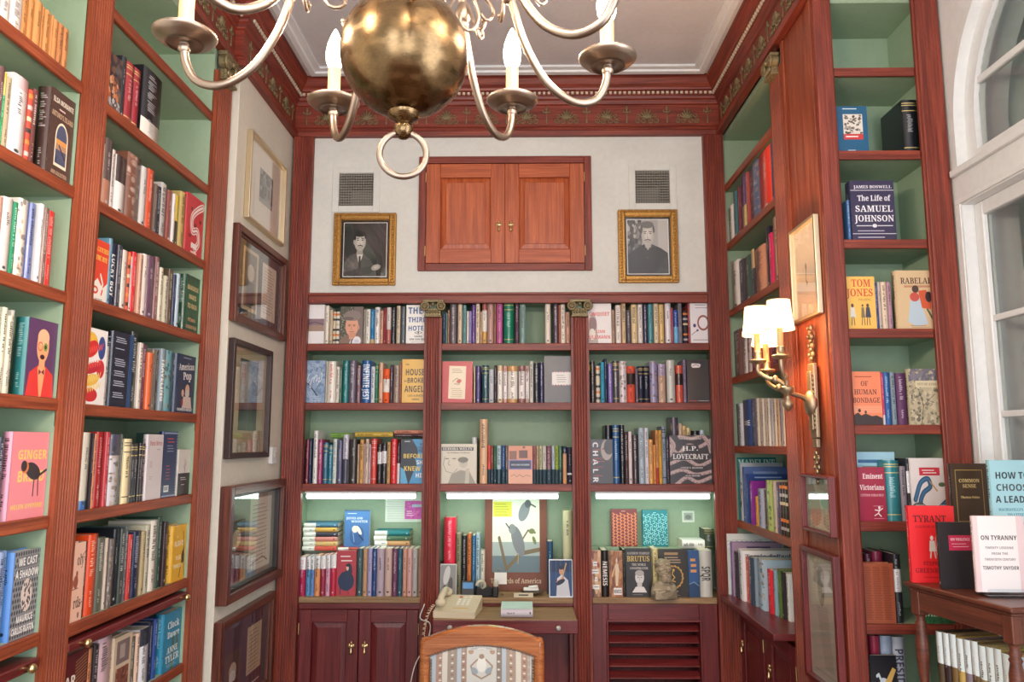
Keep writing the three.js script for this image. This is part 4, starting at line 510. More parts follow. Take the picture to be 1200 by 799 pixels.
// cupboard in the wall above
const uc = thing('wall_cupboard', 'reddish wooden two-door cupboard set high in the white wall', 'cupboard');
part(uc, 'frame', [bb(-0.568, -0.528, 2.533, 3.18, ZF - 0.05, ZF + 0.022, 0.004), bb(0.343, 0.383, 2.533, 3.18, ZF - 0.05, ZF + 0.022, 0.004), bb(-0.528, 0.343, 3.14, 3.18, ZF - 0.05, ZF + 0.022, 0.004), bb(-0.528, 0.343, 2.533, 2.573, ZF - 0.05, ZF + 0.022, 0.004)], M.woodRed);
panelDoor(uc, 'door', 0.432, 0.562, -0.525, 2.575, ZF + 0.008, M.woodLight, -1, { s: 0.075, hy: 0.19 });
panelDoor(uc, 'door', 0.432, 0.562, -0.092, 2.575, ZF + 0.008, M.woodLight, 1, { s: 0.075, hy: 0.19 });
for (const [x0, x1, y0, y1, side] of [[-1.05, -0.786, 2.867, 3.127, 'paired doors'], [0.59, 0.852, 2.875, 3.135, 'louvred cabinet']]) {
  const v = thing('wall_vent', `white square wall vent on the ${side === 'paired doors' ? 'door-cabinet' : 'louvre-cabinet'} side of the cupboard`, 'vent');
  const m = 0.036; part(v, 'frame', [bb(x0, x0 + m, y0, y1, ZF, ZF + 0.007, 0.002), bb(x1 - m, x1, y0, y1, ZF, ZF + 0.007, 0.002), bb(x0 + m, x1 - m, y0, y0 + m, ZF, ZF + 0.007, 0.002), bb(x0 + m, x1 - m, y1 - m, y1, ZF, ZF + 0.007, 0.002)], M.white);
  part(v, 'duct', [bb(x0 + m + 0.001, x0 + m + 0.004, y0 + m + 0.001, y1 - m - 0.001, -4.4, ZF - 0.001, 0), bb(x1 - m - 0.004, x1 - m - 0.001, y0 + m + 0.001, y1 - m - 0.001, -4.4, ZF - 0.001, 0), bb(x0 + m + 0.004, x1 - m - 0.004, y0 + m + 0.001, y0 + m + 0.004, -4.4, ZF - 0.001, 0), bb(x0 + m + 0.004, x1 - m - 0.004, y1 - m - 0.004, y1 - m - 0.001, -4.4, ZF - 0.001, 0), bb(x0 + m + 0.001, x1 - m - 0.001, y0 + m + 0.001, y1 - m - 0.001, -4.404, -4.4, 0)], M.ventGrey, 'sheet metal duct');
  for (let i = 0; i < 12; i++) part(v, 'slat', bb(x0 + m, x1 - m, y0 + m + 0.008 + i * (y1 - y0 - 2 * m - 0.01) / 12, y0 + m + 0.0115 + i * (y1 - y0 - 2 * m - 0.01) / 12, ZF + 0.002, ZF + 0.008, 0), M.ventGrey);
  const q = []; for (let i = 1; i < 14; i++) q.push(bx(0.002, y1 - y0 - 2 * m, 0.002, x0 + m + i * (x1 - x0 - 2 * m) / 14, (y0 + y1) / 2, ZF + 0.002, 0)); part(v, 'vane', q, M.plasticGrey).userData.kind = 'stuff';
}

// ------------------------------------------------------------------ left wall bookcases
const LX = -1.32, LB = -1.6, LY = [3.0, 2.675, 2.353, 2.042, 1.718, 1.4, 1.075, 0.755];
function leftCase(z0, z1, label, sh) {                                // z0 near, z1 far
  const t = thing('wall_bookcase', label, 'bookcase');
  part(t, 'back_panel', bb(LB - 0.03, LB, 0, 3.3, z1 - 0.03, z0 + 0.03, 0), M.mint);
  for (const z of [z0 + 0.012, z1 - 0.012]) part(t, 'side_panel', bb(LB, LX - 0.004, 0, 3.3, z - 0.012, z + 0.012, 0), M.mint, 'mint painted side panel');
  for (const y of sh) {
    const s = part(t, 'shelf', bb(LB, LX - 0.012, y - 0.028, y, z1, z0, 0), M.mint);
    part(s, 'shelf_lipping', bb(LX - 0.014, LX + 0.002, y - 0.034, y + 0.002, z1, z0, 0.004), M.woodWarmLit, 'mahogany shelf edge');
  }
  part(t, 'top_board', bb(LB, LX - 0.006, 3.27, 3.3, z1, z0, 0), M.mint);
  const b = part(t, 'pull_out_board', bb(LB + 0.02, LX + 0.012, 1.0, 1.028, z1 + 0.01, z0 - 0.01, 0.005), M.woodDark);
  for (const z of [z0 - 0.07, z1 + 0.075]) part(b, 'knob', lathe([[0.005, 0], [0.005, 0.01], [0.012, 0.016], [0.013, 0.024], [0.008, 0.03], [0, 0.031]], 12).rotateZ(-PI / 2).translate(LX + 0.012, 1.016, z), M.brassSmall, 'brass knob');
  return t;
}
leftCase(-2.285, -3.11, 'mint-lined wall bookcase beside the framed pictures', LY);
leftCase(-1.36, -2.17, 'mint-lined wall bookcase farther from the framed pictures', [2.998, 2.675, 2.35, 2.035, 1.726, 1.4, 1.088, 0.76]);
for (const [z0, z1, n] of [[-2.17, -2.285, 7], [-3.11, -3.27, 7], [-1.24, -1.36, 7]]) {
  const w = z0 - z1, p = thing('bookcase_post', ['fluted mahogany post between the two wall bookcases', 'fluted mahogany post next to the picture wall', 'fluted mahogany post at the end of the wall bookcases'][z0 === -2.17 ? 0 : z0 === -3.11 ? 1 : 2], 'post');
  part(p, 'shaft', [fluted(w, 3.2, 0.02, n, LX - 0.006, 0, (z0 + z1) / 2, PI / 2)], M.woodWarmLit);
  capital(p, LX + 0.014, 3.17, (z0 + z1) / 2, Math.min(0.13, w), PI / 2);
}

// ------------------------------------------------------------------ right alcove bookcase, pier and narrow bay
const RX = 1.11, RB = 1.37, RYs = [3.0, 2.67, 2.305, 1.945, 1.588, 1.208];
const al = thing('alcove_bookcase', 'mint-lined alcove bookcase behind the wall sconce', 'bookcase');
part(al, 'back_panel', bb(RB, RB + 0.03, 0.845, 3.3, -4.1, -3.2, 0), M.mint);
part(al, 'side_panel', bb(RX + 0.004, RB, 0.845, 3.3, -4.12, -4.1, 0), M.mint); part(al, 'side_panel', bb(RX + 0.008, RB, 0.0, 3.3, -3.233, -3.213, 0), M.mint);
for (const y of RYs) { const s = part(al, 'shelf', bb(RX + 0.012, RB, y - 0.028, y, -4.1, -3.235, 0), M.mint); part(s, 'shelf_lipping', bb(RX - 0.002, RX + 0.014, y - 0.034, y + 0.002, -4.066, -3.237, 0.004), M.woodWarmLit); }
part(al, 'top_board', bb(RX + 0.012, RB, 3.27, 3.3, -4.1, -3.235, 0), M.mint);
part(al, 'side_post', fluted(0.145, 3.2, 0.02, 6, RX + 0.006, 0, -3.1625, -PI / 2), M.woodWarmLit, 'fluted mahogany post');
capital(al, RX - 0.016, 3.17, -3.1625, 0.098, -PI / 2);
const ac = thing('alcove_cabinet', 'mahogany cabinet with panelled doors under the alcove bookcase', 'cabinet');
part(ac, 'body', [bb(RX + 0.02, RB, 0, 0.805, -4.09, -3.24, 0.001), bb(1.01, RB - 0.001, 0.812, 0.84, -4.064, -3.238, 0.004, 2), bb(RX - 0.004, RX + 0.02, 0.0, 0.81, -3.684, -3.634, 0.002)], M.woodDark);
for (const z of [-4.058, -3.628]) { const d = panelDoor(ac, 'door', 0.368, 0.7, 0, 0.08, 0, M.woodDark, 1, { hy: 0.5 }); d.rotation.y = -PI / 2; d.position.set(RX + 0.004, 0.08, z); }
const pier = thing('panelled_pier', 'mahogany panelled pier carrying the sconce and small pictures', 'pier');
part(pier, 'panel', [bb(1.106, 1.16, 0, 3.29, -3.088, -2.757, 0.002, 1)], M.woodWarmLit);
part(pier, 'panel_stile', [bb(1.098, 1.106, 0, 3.29, -3.088, -3.06, 0.002, 1), bb(1.098, 1.106, 0, 3.29, -2.79, -2.757, 0.002, 1)], M.woodWarmLit);
const nb = thing('narrow_bookcase', 'narrow mint-lined bookcase between the pier and the window', 'bookcase');
const NZ = -2.74, NK = -3.02, NYs = [3.0, 2.675, 2.337, 2.008, 1.665, 1.331, 0.988, 0.655];
part(nb, 'back_panel', bb(1.163, 1.54, 0, 3.3, NK - 0.03, NK, 0), M.mint);
for (const [x0, x1] of [[1.163, 1.174], [1.52, 1.535]]) part(nb, 'side_panel', bb(x0, x1, 0, 3.3, NK, NZ - 0.004, 0), M.mint);
for (const y of NYs) { const s = part(nb, 'shelf', bb(1.174, 1.52, y - 0.026, y, NK, NZ - 0.014, 0), M.mint); part(s, 'shelf_lipping', bb(1.1725, 1.475, y - 0.032, y + 0.002, NZ - 0.016, NZ - 0.002, 0.003), M.woodRed); }
part(nb, 'top_board', bb(1.174, 1.52, 3.27, 3.3, NK, NZ - 0.016, 0), M.mint);
part(nb, 'stile', [bb(1.102, 1.168, 0, 3.3, NZ - 0.015, NZ + 0.012, 0.005, 1), bb(1.16, 1.172, 0, 3.3, NZ - 0.01, NZ + 0.006, 0.004, 1)], M.woodRed);
part(nb, 'stile', [bb(1.485, 1.572, 0, 3.3, NZ - 0.015, NZ + 0.012, 0.005, 1), bb(1.476, 1.488, 0, 3.3, NZ - 0.01, NZ + 0.006, 0.004, 1)], M.woodRed);
const SHELVES = [
{ o: "B", p: -4.12, y: 2.135, end: "corner post", where: "top shelf above paired doors", b: [
  [-1163,86,219,"f0ecea",{F:"landscape"}], [-1073,19,214,"efe6d6"], [-1051,18,192,"c9b79c"], [-1031,15,181,"d8c9b0",{s:"2"}], [-1014,20,180,"e6ded2",{s:"2"}],
  [-992,127,207,"5a4c46",{F:"capman"}], [-863,9,192,"b9b0a0"], [-851,24,193,"ece8dc",{s:"1"}], [-825,21,192,"1f79b0",{lo:[0.85, "c9a878"]}], [-802,27,205,"e9e5e0"],
  [-773,16,186,"d9a890"], [-755,15,201,"8a2a33"], [-738,24,203,"d9cdc6",{lo:[0.6, "b8645c"]}], [-712,24,203,"23222b",{s:"1"}], [-684,21,212,"cdbfa6"],
  [-658,22,209,"5c6770"], [-631,134,216,"f2efe8",{F:"hotel"}],
] },
{ o: "B", p: -4.12, y: 2.135, end: "doors side", where: "top shelf above the desk", b: [
  [-430,12,176,"2f4a63"], [-416,10,170,"6d8f8c"], [-404,8,189,"c28a6a"], [-393,37,220,"6e6468",{s:"1"}], [-350,24,220,"d9bfa4"],
  [-322,18,215,"6fa0a0"], [-301,12,182,"e3d9cd"], [-288,13,182,"9a90c0"], [-274,21,216,"5a3a84",{s:"1"}], [-251,20,224,"e6d3bc"],
  [-228,10,176,"cfae88"], [-217,26,233,"e8e4da",{up:[0.2, "a85a50"],lo:[0.7, "c99a50"]}], [-188,33,233,"b99088"], [-152,10,227,"a87858"], [-139,33,234,"c05c98",{s:"1"}],
  [-99,53,238,"0f7a5e",{s:"3"}], [-36,18,224,"5a3a52",{s:"1"}], [-12,31,217,"7a9a94"], [126,29,220,"e8ddcc"], [171,26,221,"5a4a58",{s:"1"}],
  [199,9,214,"b86a50"], [210,25,217,"ecdccb"], [239,20,175,"dfa890"],
] },
{ o: "B", p: -4.12, y: 2.135, end: "desk side", where: "top shelf above the louvres", b: [
  [345,139,223,"f0e8e4",{F:"unquiet"}], [486,17,186,"b89a84"], [508,29,213,"efe2da",{s:"1"}], [541,22,235,"d2b48c"], [568,22,186,"5f5a66"],
  [593,33,217,"e2c898",{s:"1"}], [629,25,216,"ece4de"], [658,23,217,"3a3550",{s:"1"}], [684,27,219,"4a8f9a",{s:"4"}], [715,27,222,"dccaa8",{s:"1"}],
  [744,26,217,"deba78"], [776,31,223,"e6dee4",{s:"4"}], [809,9,197,"c05a60"], [821,25,185,"2a4fa0",{lo:[0.5, "6ab0e0"]}], [848,20,225,"8a8590"],
  [872,27,179,"2e2438",{s:"2"}], [900,9,221,"b04a4a"], [911,124,237,"f2eef2",{F:"ring"}],
] },
{ o: "B", p: -4.12, y: 1.816, end: "corner post", where: "second shelf above paired doors", b: [
  [-1166,104,231,"7f96b4",{F:"scriptblue"}], [-1060,5,228,"e8e0d0"], [-1053,46,227,"ece6da",{s:"1",c:"e0553a"}], [-1005,18,198,"e6dfd0",{s:"1"}], [-985,12,192,"5c7a6a"],
  [-971,34,231,"12787a",{s:"1"}], [-935,38,231,"6f6273",{s:"1"}], [-895,24,204,"7a5a62",{s:"1"}], [-867,50,231,"1f5c9c",{T:"INFINITE JEST",c:"f4f6fa"}], [-815,20,198,"d9dde2",{s:"1"}],
  [-793,16,213,"2f7a5c",{s:"3"}], [-772,22,219,"d9a88c"], [-748,33,186,"f0602a",{lab:[0.3, 0.68, "f0e8dc"]}], [-711,15,207,"4a3f4f",{s:"1"}], [-693,31,204,"a89080"],
  [-660,9,222,"a06050"], [-648,150,237,"e9b95a",{F:"angels"}],
] },
{ o: "B", p: -4.12, y: 1.816, end: "doors side", where: "second shelf above the desk", b: [
  [-431,163,225,"c62f30",{F:"redlabel",t:34}], [-260,7,198,"e0c8a0"], [-250,26,201,"4a3f78"], [-215,35,204,"24505c",{s:"3"}], [-178,25,182,"c9ccd0",{s:"4"}],
  [-150,14,204,"3f3638"], [-133,28,204,"dcbf98",{lab:[0.15, 0.88, "f4ece2"]}], [-102,22,201,"d8a090",{lab:[0.15, 0.88, "f6ece8"]}], [-77,52,201,"d8a468",{lab:[0.15, 0.88, "f6efe4"]}], [-19,34,201,"9c6a68",{lab:[0.15, 0.88, "f2e8e4"]}],
  [18,20,201,"c8a79c",{lab:[0.15, 0.88, "f2e8e4"]}], [41,19,226,"d5d2c8",{s:"1"}], [63,29,216,"2b2f38"], [94,22,220,"34345a",{s:"1"}], [118,157,253,"5f5b5a",{F:"airmail"}],
] },
{ o: "B", p: -4.12, y: 1.816, end: "desk side", where: "second shelf above the louvres", b: [
  [347,19,207,"2c2528",{up:[0.16, "e0c050"]}], [368,24,226,"3a3436"], [396,23,201,"d2c6b4",{s:"2"}], [422,20,221,"3a9ab8",{s:"4"}], [444,12,240,"2b3550"],
  [461,24,213,"7d6ab0",{s:"1"}], [487,33,227,"47454a",{s:"3"}], [522,39,225,"d9ccd0",{s:"5"}], [564,41,199,"e0553c",{lab:[0.2, 0.5, "2a2222"]}], [608,14,187,"6d6070"],
  [624,26,198,"1d2038",{s:"3"}], [653,29,198,"171c33",{s:"3"}], [686,40,225,"9a94b8",{s:"5"}], [731,39,210,"c9a58c",{up:[0.3, "b0a0c0"]}], [776,44,231,"c9c7c0",{s:"4"}],
  [826,37,202,"d85a42",{lab:[0.22, 0.52, "2a2020"]}], [866,15,233,"8d7f9c",{s:"1"}], [883,125,233,"2c292b",{F:"notebook"}],
] },
{ o: "B", p: -4.12, y: 1.39, end: "corner post", where: "third shelf above paired doors", b: [
  [-1158,22,232,"6e1830",{s:"4"}], [-1134,11,240,"2c3a56"], [-1116,23,280,"ece8e2",{s:"1"}], [-1090,25,233,"a83a68",{s:"1"}], [-1062,26,217,"2f6a86",{s:"3"}],
  [-1034,22,205,"2a7890",{s:"3"}], [-1009,19,236,"d8e2de",{s:"1"}], [-985,25,229,"5a5a7a",{s:"4"}], [-956,28,259,"d4d0dc",{lo:[0.5, "4a4a5c"]}], [-921,40,235,"3b332f",{s:"4"}],
  [-877,9,208,"cbb294"], [-865,18,233,"d9a662"], [-845,9,211,"c0a59a"], [-835,14,236,"e3cdbb",{s:"1"}], [-819,12,208,"c6b0b8"],
  [-804,28,238,"d8483c",{s:"3"}], [-771,23,208,"2e2a2c",{lab:[0.2, 0.5, "ece8ea"]}], [-746,24,214,"26252a",{lab:[0.2, 0.5, "ece8ea"]}], [-720,17,220,"c9a06a",{s:"1"}], [-699,31,236,"e02c30",{s:"1"}],
  [-666,15,214,"4a2f3c",{lo:[0.5, "e8dcdc"]}], [-647,149,235,"2d86b8",{F:"before"}],
] },
{ o: "B", p: -4.12, y: 1.39, end: "doors side", where: "third shelf above the desk", b: [
  [-432,190,210,"d6cdb8",{F:"welty",t:14}], [-270,25,245,"dfe0dd",{k:40}], [-226,40,341,"e6b890",{d:195}], [-183,14,201,"e86058",{lo:[0.62, "2f4a58"]}], [-167,13,201,"8a4a44",{lo:[0.62, "2f4a58"]}],
  [-152,14,201,"3c6a48",{lo:[0.62, "2f4a58"]}], [-136,24,201,"a9c4cf",{lo:[0.62, "2f4a58"]}], [-109,19,201,"2b4f86",{lo:[0.62, "2f4a58"]}], [-88,11,201,"7a6a60",{lo:[0.62, "2f4a58"]}], [-75,129,199,"e8a888",{F:"boxset",t:40}],
  [56,18,199,"a0686a",{lo:[0.62, "2f4a58"]}], [76,11,199,"d3bd94",{lo:[0.62, "2f4a58"]}], [90,15,199,"c7c9a4",{lo:[0.62, "2f4a58"]}], [107,20,199,"cfc8bf",{lo:[0.62, "2f4a58"]}], [129,25,199,"7d5560",{lo:[0.62, "2f4a58"]}],
  [157,15,199,"b9c9d4",{lo:[0.62, "2f4a58"]}], [174,18,199,"9cb04a",{lo:[0.62, "2f4a58"]}], [194,16,199,"4f7a62",{lo:[0.62, "2f4a58"]}], [215,20,198,"2d3a50",{lo:[0.2, "dba070"]}], [238,30,192,"2a2a3c",{lab:[0.7, 0.75, "f0f0f0"]}],
] },
{ o: "B", p: -4.12, y: 1.39, end: "desk side", where: "third shelf above the louvres", b: [
  [346,134,234,"3c3a3e",{F:"stacked",t:12}], [445,34,309,"22222c",{k:30}], [482,34,309,"2f5f94",{s:"3"}], [519,24,310,"14161e"], [545,17,274,"4a3436",{s:"1"}],
  [565,17,275,"e8d6d8"], [584,31,256,"3f3236",{s:"1"}], [618,31,294,"a9b9c4",{s:"1"}], [651,19,294,"dcd8e0"], [672,21,233,"e6a85c"],
  [695,11,205,"e09a58"], [708,14,282,"d89a66",{lo:[0.7, "b84038"]}], [724,16,282,"dca640",{s:"1"}], [742,20,303,"8a98a8",{s:"3"}], [764,15,253,"3a3444",{s:"1"}],
  [781,219,255,"6a5a5e",{F:"tentacles",t:46}], [805,41,352,"5b5060",{k:75,s:"5",d:120}], [849,17,319,"dcbfa6",{k:75,d:120}], [868,19,307,"e6c08a",{k:75,d:120}], [889,23,296,"d8c48c",{k:75,d:120}],
  [919,40,280,"1f2026",{k:75,d:120}], [962,24,284,"c9d4e0",{k:75,d:120}],
] },
{ o: "B", p: -4.12, y: 0.815, end: "corner post", where: "counter above paired doors", b: [
  [-1167,33,198,"b01c50",{up:[0.33, "f2f4f2"]}], [-1132,22,198,"5a9ac4",{up:[0.33, "f2f4f2"]}], [-1108,19,198,"6a94d0",{up:[0.33, "f2f4f2"]}], [-1086,28,205,"e89a60",{up:[0.33, "f2f4f2"]}], [-1056,27,205,"9a2c48",{up:[0.33, "f2f4f2"]}],
  [-1027,22,208,"d9a0b8",{up:[0.33, "f2f4f2"]}], [-1003,29,211,"c02c48",{up:[0.33, "f2f4f2"]}], [-974,102,229,"b8404c",{F:"rider",k:15,t:18}], [-865,29,241,"3d5c62",{s:"4"}], [-834,22,241,"c59a74",{s:"4"}],
  [-810,23,241,"a9a4cc",{s:"4"}], [-784,21,241,"2c4c86",{s:"1"}], [-761,38,241,"b7a6b4",{s:"4"}], [-721,38,241,"cdb0a4",{s:"4"}], [-681,28,241,"70405c",{s:"1"}],
  [-651,23,241,"2a5a6e",{s:"4"}], [-626,21,241,"d09a86",{s:"4"}], [-603,26,241,"d8a8a0",{s:"4"}], [-575,27,241,"b9b0ae",{s:"4"}], [-546,29,241,"b09474",{s:"4"}],
] },
{ o: "B", p: -4.2, y: 0.815, end: "doors side", where: "desk niche", b: [
  [-354,27,309,"8a8a6c",{s:"1",d:120}], [-323,25,299,"2a2a30",{s:"1",d:120}], [-295,23,309,"d07a40",{s:"1",d:120}], [-268,17,299,"2f6fa0",{s:"1",d:120}], [-248,21,309,"a8c4d0",{d:120}],
  [-224,22,219,"e0dccc",{d:120}], [132,31,270,"1f4a6a",{d:120}],
] },
{ o: "B", p: -4.2, y: 0.96, end: "doors side", where: "riser in the desk niche", b: [
  [-419,61,249,"e8304a",{s:"1",d:120}], [218,46,287,"d6d0a8",{s:"4",d:120}],
] },
{ o: "B", p: -4.12, y: 0.815, end: "desk side", where: "counter above the louvres", b: [
  [349,59,234,"c9a07c",{F:"paperlabels",t:20}], [412,35,234,"26201f",{T:"NEMESIS",c:"f4f0ec"}], [450,71,231,"8a5a40",{F:"figure",t:20}], [524,9,238,"2a2322"], [536,133,242,"2a292c",{F:"brutus",t:30}],
  [679,27,241,"e6d49a"], [709,147,239,"33302c",{F:"wreath",t:26}], [861,55,234,"2f5a94",{F:"bluerun",t:22}], [921,63,235,"d2d2ca",{T:"SPQR",c:"4a4a4a"}],
] },
{ o: "L", p: -1.335, y: 2.675, end: "shared post", where: "highest filled shelf beside pictures", b: [
  [2302,107,192,"6a4c44",{F:"oldmaster"}], [2416,28,221,"2f3038"], [2447,52,219,"a03038",{s:"3"}], [2504,45,225,"a02c38",{s:"3"}], [2554,138,260,"1d1c22",{lo:[0.72, "e6dfd4"]}],
] },
{ o: "L", p: -1.335, y: 2.353, end: "shared post", where: "second filled shelf beside pictures", b: [
  [2318,29,200,"e6d3c4"], [2350,47,228,"5a4a48",{lo:[0.6, "b07860"]}], [2399,25,208,"d8ccc8",{s:"1"}], [2427,63,201,"e8e4e0",{up:[0.45, "3a2a28"]}], [2493,93,238,"7a5040",{s:"5"}],
  [2589,42,221,"c8c4c0"], [2635,49,230,"d05030",{s:"1"}], [2688,18,189,"6a5a50"], [2709,29,189,"2a2a30",{s:"1"}], [2742,48,216,"b8b4b0",{s:"1"}],
  [2795,38,204,"8a4a44"], [2836,21,202,"e0dcd8"], [2859,31,205,"3a3a34",{up:[0.5, "d8b830"]}], [2894,53,233,"b8a060",{s:"1"}], [2953,155,248,"c8343c",{F:"redswirl",t:32}],
] },
{ o: "L", p: -1.335, y: 2.042, end: "shared post", where: "third filled shelf beside pictures", b: [
  [2304,104,198,"e0452c",{F:"catcher",t:30}], [2411,21,221,"6a98b0"], [2435,31,212,"22304c",{T:"LUCKY BOY",c:"f0ece6"}], [2469,30,214,"3a3a48",{s:"1"}], [2502,33,206,"d0c4b8"],
  [2538,16,206,"d06040",{s:"2"}], [2557,15,196,"e6d6d6"], [2576,33,218,"d82c34",{s:"1"}], [2611,25,218,"c89a80",{s:"1"}], [2639,37,227,"e6d8d0"],
  [2679,59,232,"6a4a60"], [2742,31,241,"8a5a5c",{s:"1"}], [2776,26,209,"d8ceb8"], [2805,30,184,"c8c0a8"], [2839,38,217,"5a4a38",{s:"1"}],
  [2880,23,205,"2a3a58"], [2906,30,215,"b8ccd8"], [2982,126,231,"1f4a34",{F:"rain",t:40}],
] },
{ o: "L", p: -1.335, y: 1.718, end: "shared post", where: "fourth filled shelf beside pictures", b: [
  [2311,124,240,"f0ebe6",{F:"popart",t:26}], [2437,32,195,"b8b8b4",{s:"5"}], [2472,129,250,"182034",{F:"backtext",t:30}], [2606,44,267,"2a3030",{s:"1"}], [2653,28,234,"d2c6ba",{s:"1"}],
  [2684,32,233,"6a3a50",{s:"1"}], [2719,41,208,"e87040"], [2763,22,224,"7a6a58"], [2788,23,225,"4a3f3a",{s:"1"}], [2816,40,234,"8a98a0",{T:"TRAVELING",c:"f0f0e8"}],
  [2859,76,234,"6aa0a8",{s:"5"}], [2946,162,232,"243450",{F:"pop",t:38}],
] },
{ o: "L", p: -1.335, y: 1.4, end: "shared post", where: "fifth filled shelf beside pictures", b: [
  [2309,46,236,"e8d4b0",{s:"1"}], [2357,40,235,"d0cbbb",{lo:[0.88, "3f6fb0"]}], [2399,10,233,"2a2028",{s:"1"}], [2411,15,232,"d88a60",{s:"1"}], [2428,45,238,"a01c1c"],
  [2476,25,238,"b83a40",{s:"1"}], [2503,65,231,"c8c4c8",{up:[0.3, "4a4a60"],s:"5"}], [2572,17,232,"5a605c"], [2592,49,217,"e6d4a4",{s:"3"}], [2644,24,201,"3a3a3c",{s:"3"}],
  [2671,27,201,"3a3a3c",{s:"3"}], [2700,22,203,"2a2628",{s:"3"}], [2725,21,201,"3a2a2c",{s:"3"}], [2750,115,234,"d6ccca",{F:"paris",t:22}], [2869,115,246,"24365c",{F:"stampback",t:22}],
  [2987,13,242,"4a6a5c",{s:"4"}], [3002,106,178,"d8d2ca",{F:"barebranch",t:18}], [3103,5,235,"d8a878",{k:60}],
] },
{ o: "L", p: -1.335, y: 1.075, end: "shared post", where: "sixth filled shelf beside pictures", b: [
  [2302,92,230,"eab9a2",{F:"birds",t:26}], [2397,20,228,"4a4038"], [2420,56,244,"d8481c",{s:"1"}], [2479,44,229,"5a5f4f",{s:"1"}], [2526,13,223,"c8b8a8"],
  [2542,27,218,"6a625c",{s:"5"}], [2572,38,246,"181c24"], [2613,32,244,"3a4440",{s:"1"}], [2648,22,246,"5a6a70",{s:"1"}], [2673,26,217,"c03a34",{s:"1"}],
  [2702,52,223,"1c2444",{s:"1"}], [2758,28,218,"b09c74"], [2788,34,236,"c0bca4",{s:"1"}], [2825,56,248,"e0d8c8",{s:"1"}], [2884,33,255,"2f4a3a"],
  [2923,34,234,"3a2a2c"], [2997,111,212,"e6b030",{F:"flights",t:44}],
] },
{ o: "L", p: -1.335, y: 0.755, end: "shared post", where: "low shelf beneath the pull-out board", b: [
  [2287,165,228,"5a1c22",{F:"darkred",t:28}], [2454,38,215,"d8946a"], [2493,29,219,"2a2428",{s:"1"}], [2523,84,229,"ccacb4",{s:"1"}], [2610,111,212,"c8b49a",{F:"twophotos",t:24}],
  [2724,36,184,"6a6458",{s:"1"}], [2762,29,191,"dcbca4",{s:"1"}], [2792,68,196,"dcdce0",{lab:[0.0, 0.3, "2a3040"]}], [2861,37,206,"1a2440"], [2899,31,208,"2a4a90",{s:"1"}],
  [2962,146,212,"2a86a8",{F:"clock",t:40}],
] },
{ o: "L", p: -1.335, y: 2.675, end: "shared post", where: "highest shelf away from pictures", b: [
  [1796,30,113,"e6dcd6"], [1827,37,102,"ece4de",{s:"3"}], [1866,47,117,"ece2de",{s:"1"}], [1915,20,125,"cc8c50"], [1937,18,131,"c98a50"],
  [1958,32,142,"cf9054"], [1993,12,142,"cc8c52"], [2007,22,142,"cf9056"], [2031,7,138,"c88a50"], [2040,24,134,"cf8c54"],
  [2069,25,137,"b87848"], [2097,24,138,"c68450"],
] },
{ o: "L", p: -1.335, y: 2.35, end: "shared post", where: "second shelf away from pictures", b: [
  [1843,21,214,"6a4a48"], [1867,11,208,"1fa060",{up:[0.3, "d8c840"]}], [1880,18,202,"b8a888",{s:"1"}], [1901,62,225,"efecee",{up:[0.16, "e8c0c4"],t:28}], [1966,19,208,"c04a38",{s:"2"}],
  [1988,20,221,"6a3a38",{s:"1"}], [2052,116,259,"4f3a34",{F:"island",t:42}],
] },
{ o: "L", p: -1.335, y: 2.035, end: "shared post", where: "third shelf away from pictures", b: [
  [1876,30,196,"d8a898"], [1908,38,203,"dfd3cf",{s:"4"}], [1949,18,201,"1f8a60",{s:"1"}], [1969,42,219,"eae2d6",{s:"5"}], [2014,27,220,"6a7ab0",{s:"1"}],
  [2049,19,228,"e4e4e4"], [2070,22,223,"7a5a54",{s:"1"}], [2095,33,224,"e0302c",{s:"1"}],
] },
{ o: "L", p: -1.335, y: 1.726, end: "shared post", where: "fourth shelf away from pictures", b: [
  [1915,21,221,"b8c0b0"], [1939,18,225,"d6d6c0"], [1960,16,206,"ddd3be",{s:"1"}], [1978,13,224,"bcbcb4"], [2039,129,216,"2f7f80",{F:"profile",t:40}],
] },
{ o: "L", p: -1.335, y: 1.4, end: "shared post", where: "fifth shelf away from pictures", b: [
  [1969,22,217,"3a4050"], [2012,156,232,"d99ab0",{F:"gingerbread",t:30}],
] },
{ o: "L", p: -1.335, y: 1.088, end: "shared post", where: "sixth shelf away from pictures", b: [
  [2003,22,236,"8a9ac0"], [2027,12,237,"7aa0d0",{s:"1"}], [2061,107,228,"5a90d8",{F:"shadow",t:42}],
] },
{ o: "R", p: 1.125, y: 2.67, end: "corner post", where: "highest filled shelf behind the sconce", b: [
  [4096,4,137,"d8ccc4",{s:"1"}], [3996,98,205,"d8d0c8"], [3924,64,256,"3f7078"], [3871,47,258,"8a3a40"], [3840,27,256,"5a2a40"],
  [3754,82,290,"6c4a78",{lo:[0.55, "d8c080"]}], [3710,39,280,"b05048"], [3554,151,290,"5a6480",{s:"5"}], [3367,182,289,"ec402c",{t:40,s:"4"}], [3335,25,277,"4a4060"],
  [3306,24,130,"6a7078"],
] },
{ o: "R", p: 1.125, y: 2.305, end: "corner post", where: "second filled shelf behind the sconce", b: [
  [4091,7,279,"8a8a78"], [3948,137,256,"e0d8d0"], [3855,87,238,"4a4450",{s:"1"}], [3723,126,230,"3f5a50"], [3660,57,238,"3a3a40",{up:[0.4, "c9a878"]}],
  [3503,148,222,"cf9070"], [3447,47,289,"2f2838"], [3386,56,243,"d82860"], [3290,91,300,"dcb696"],
] },
{ o: "R", p: 1.125, y: 1.945, end: "corner post", where: "third filled shelf behind the sconce", b: [
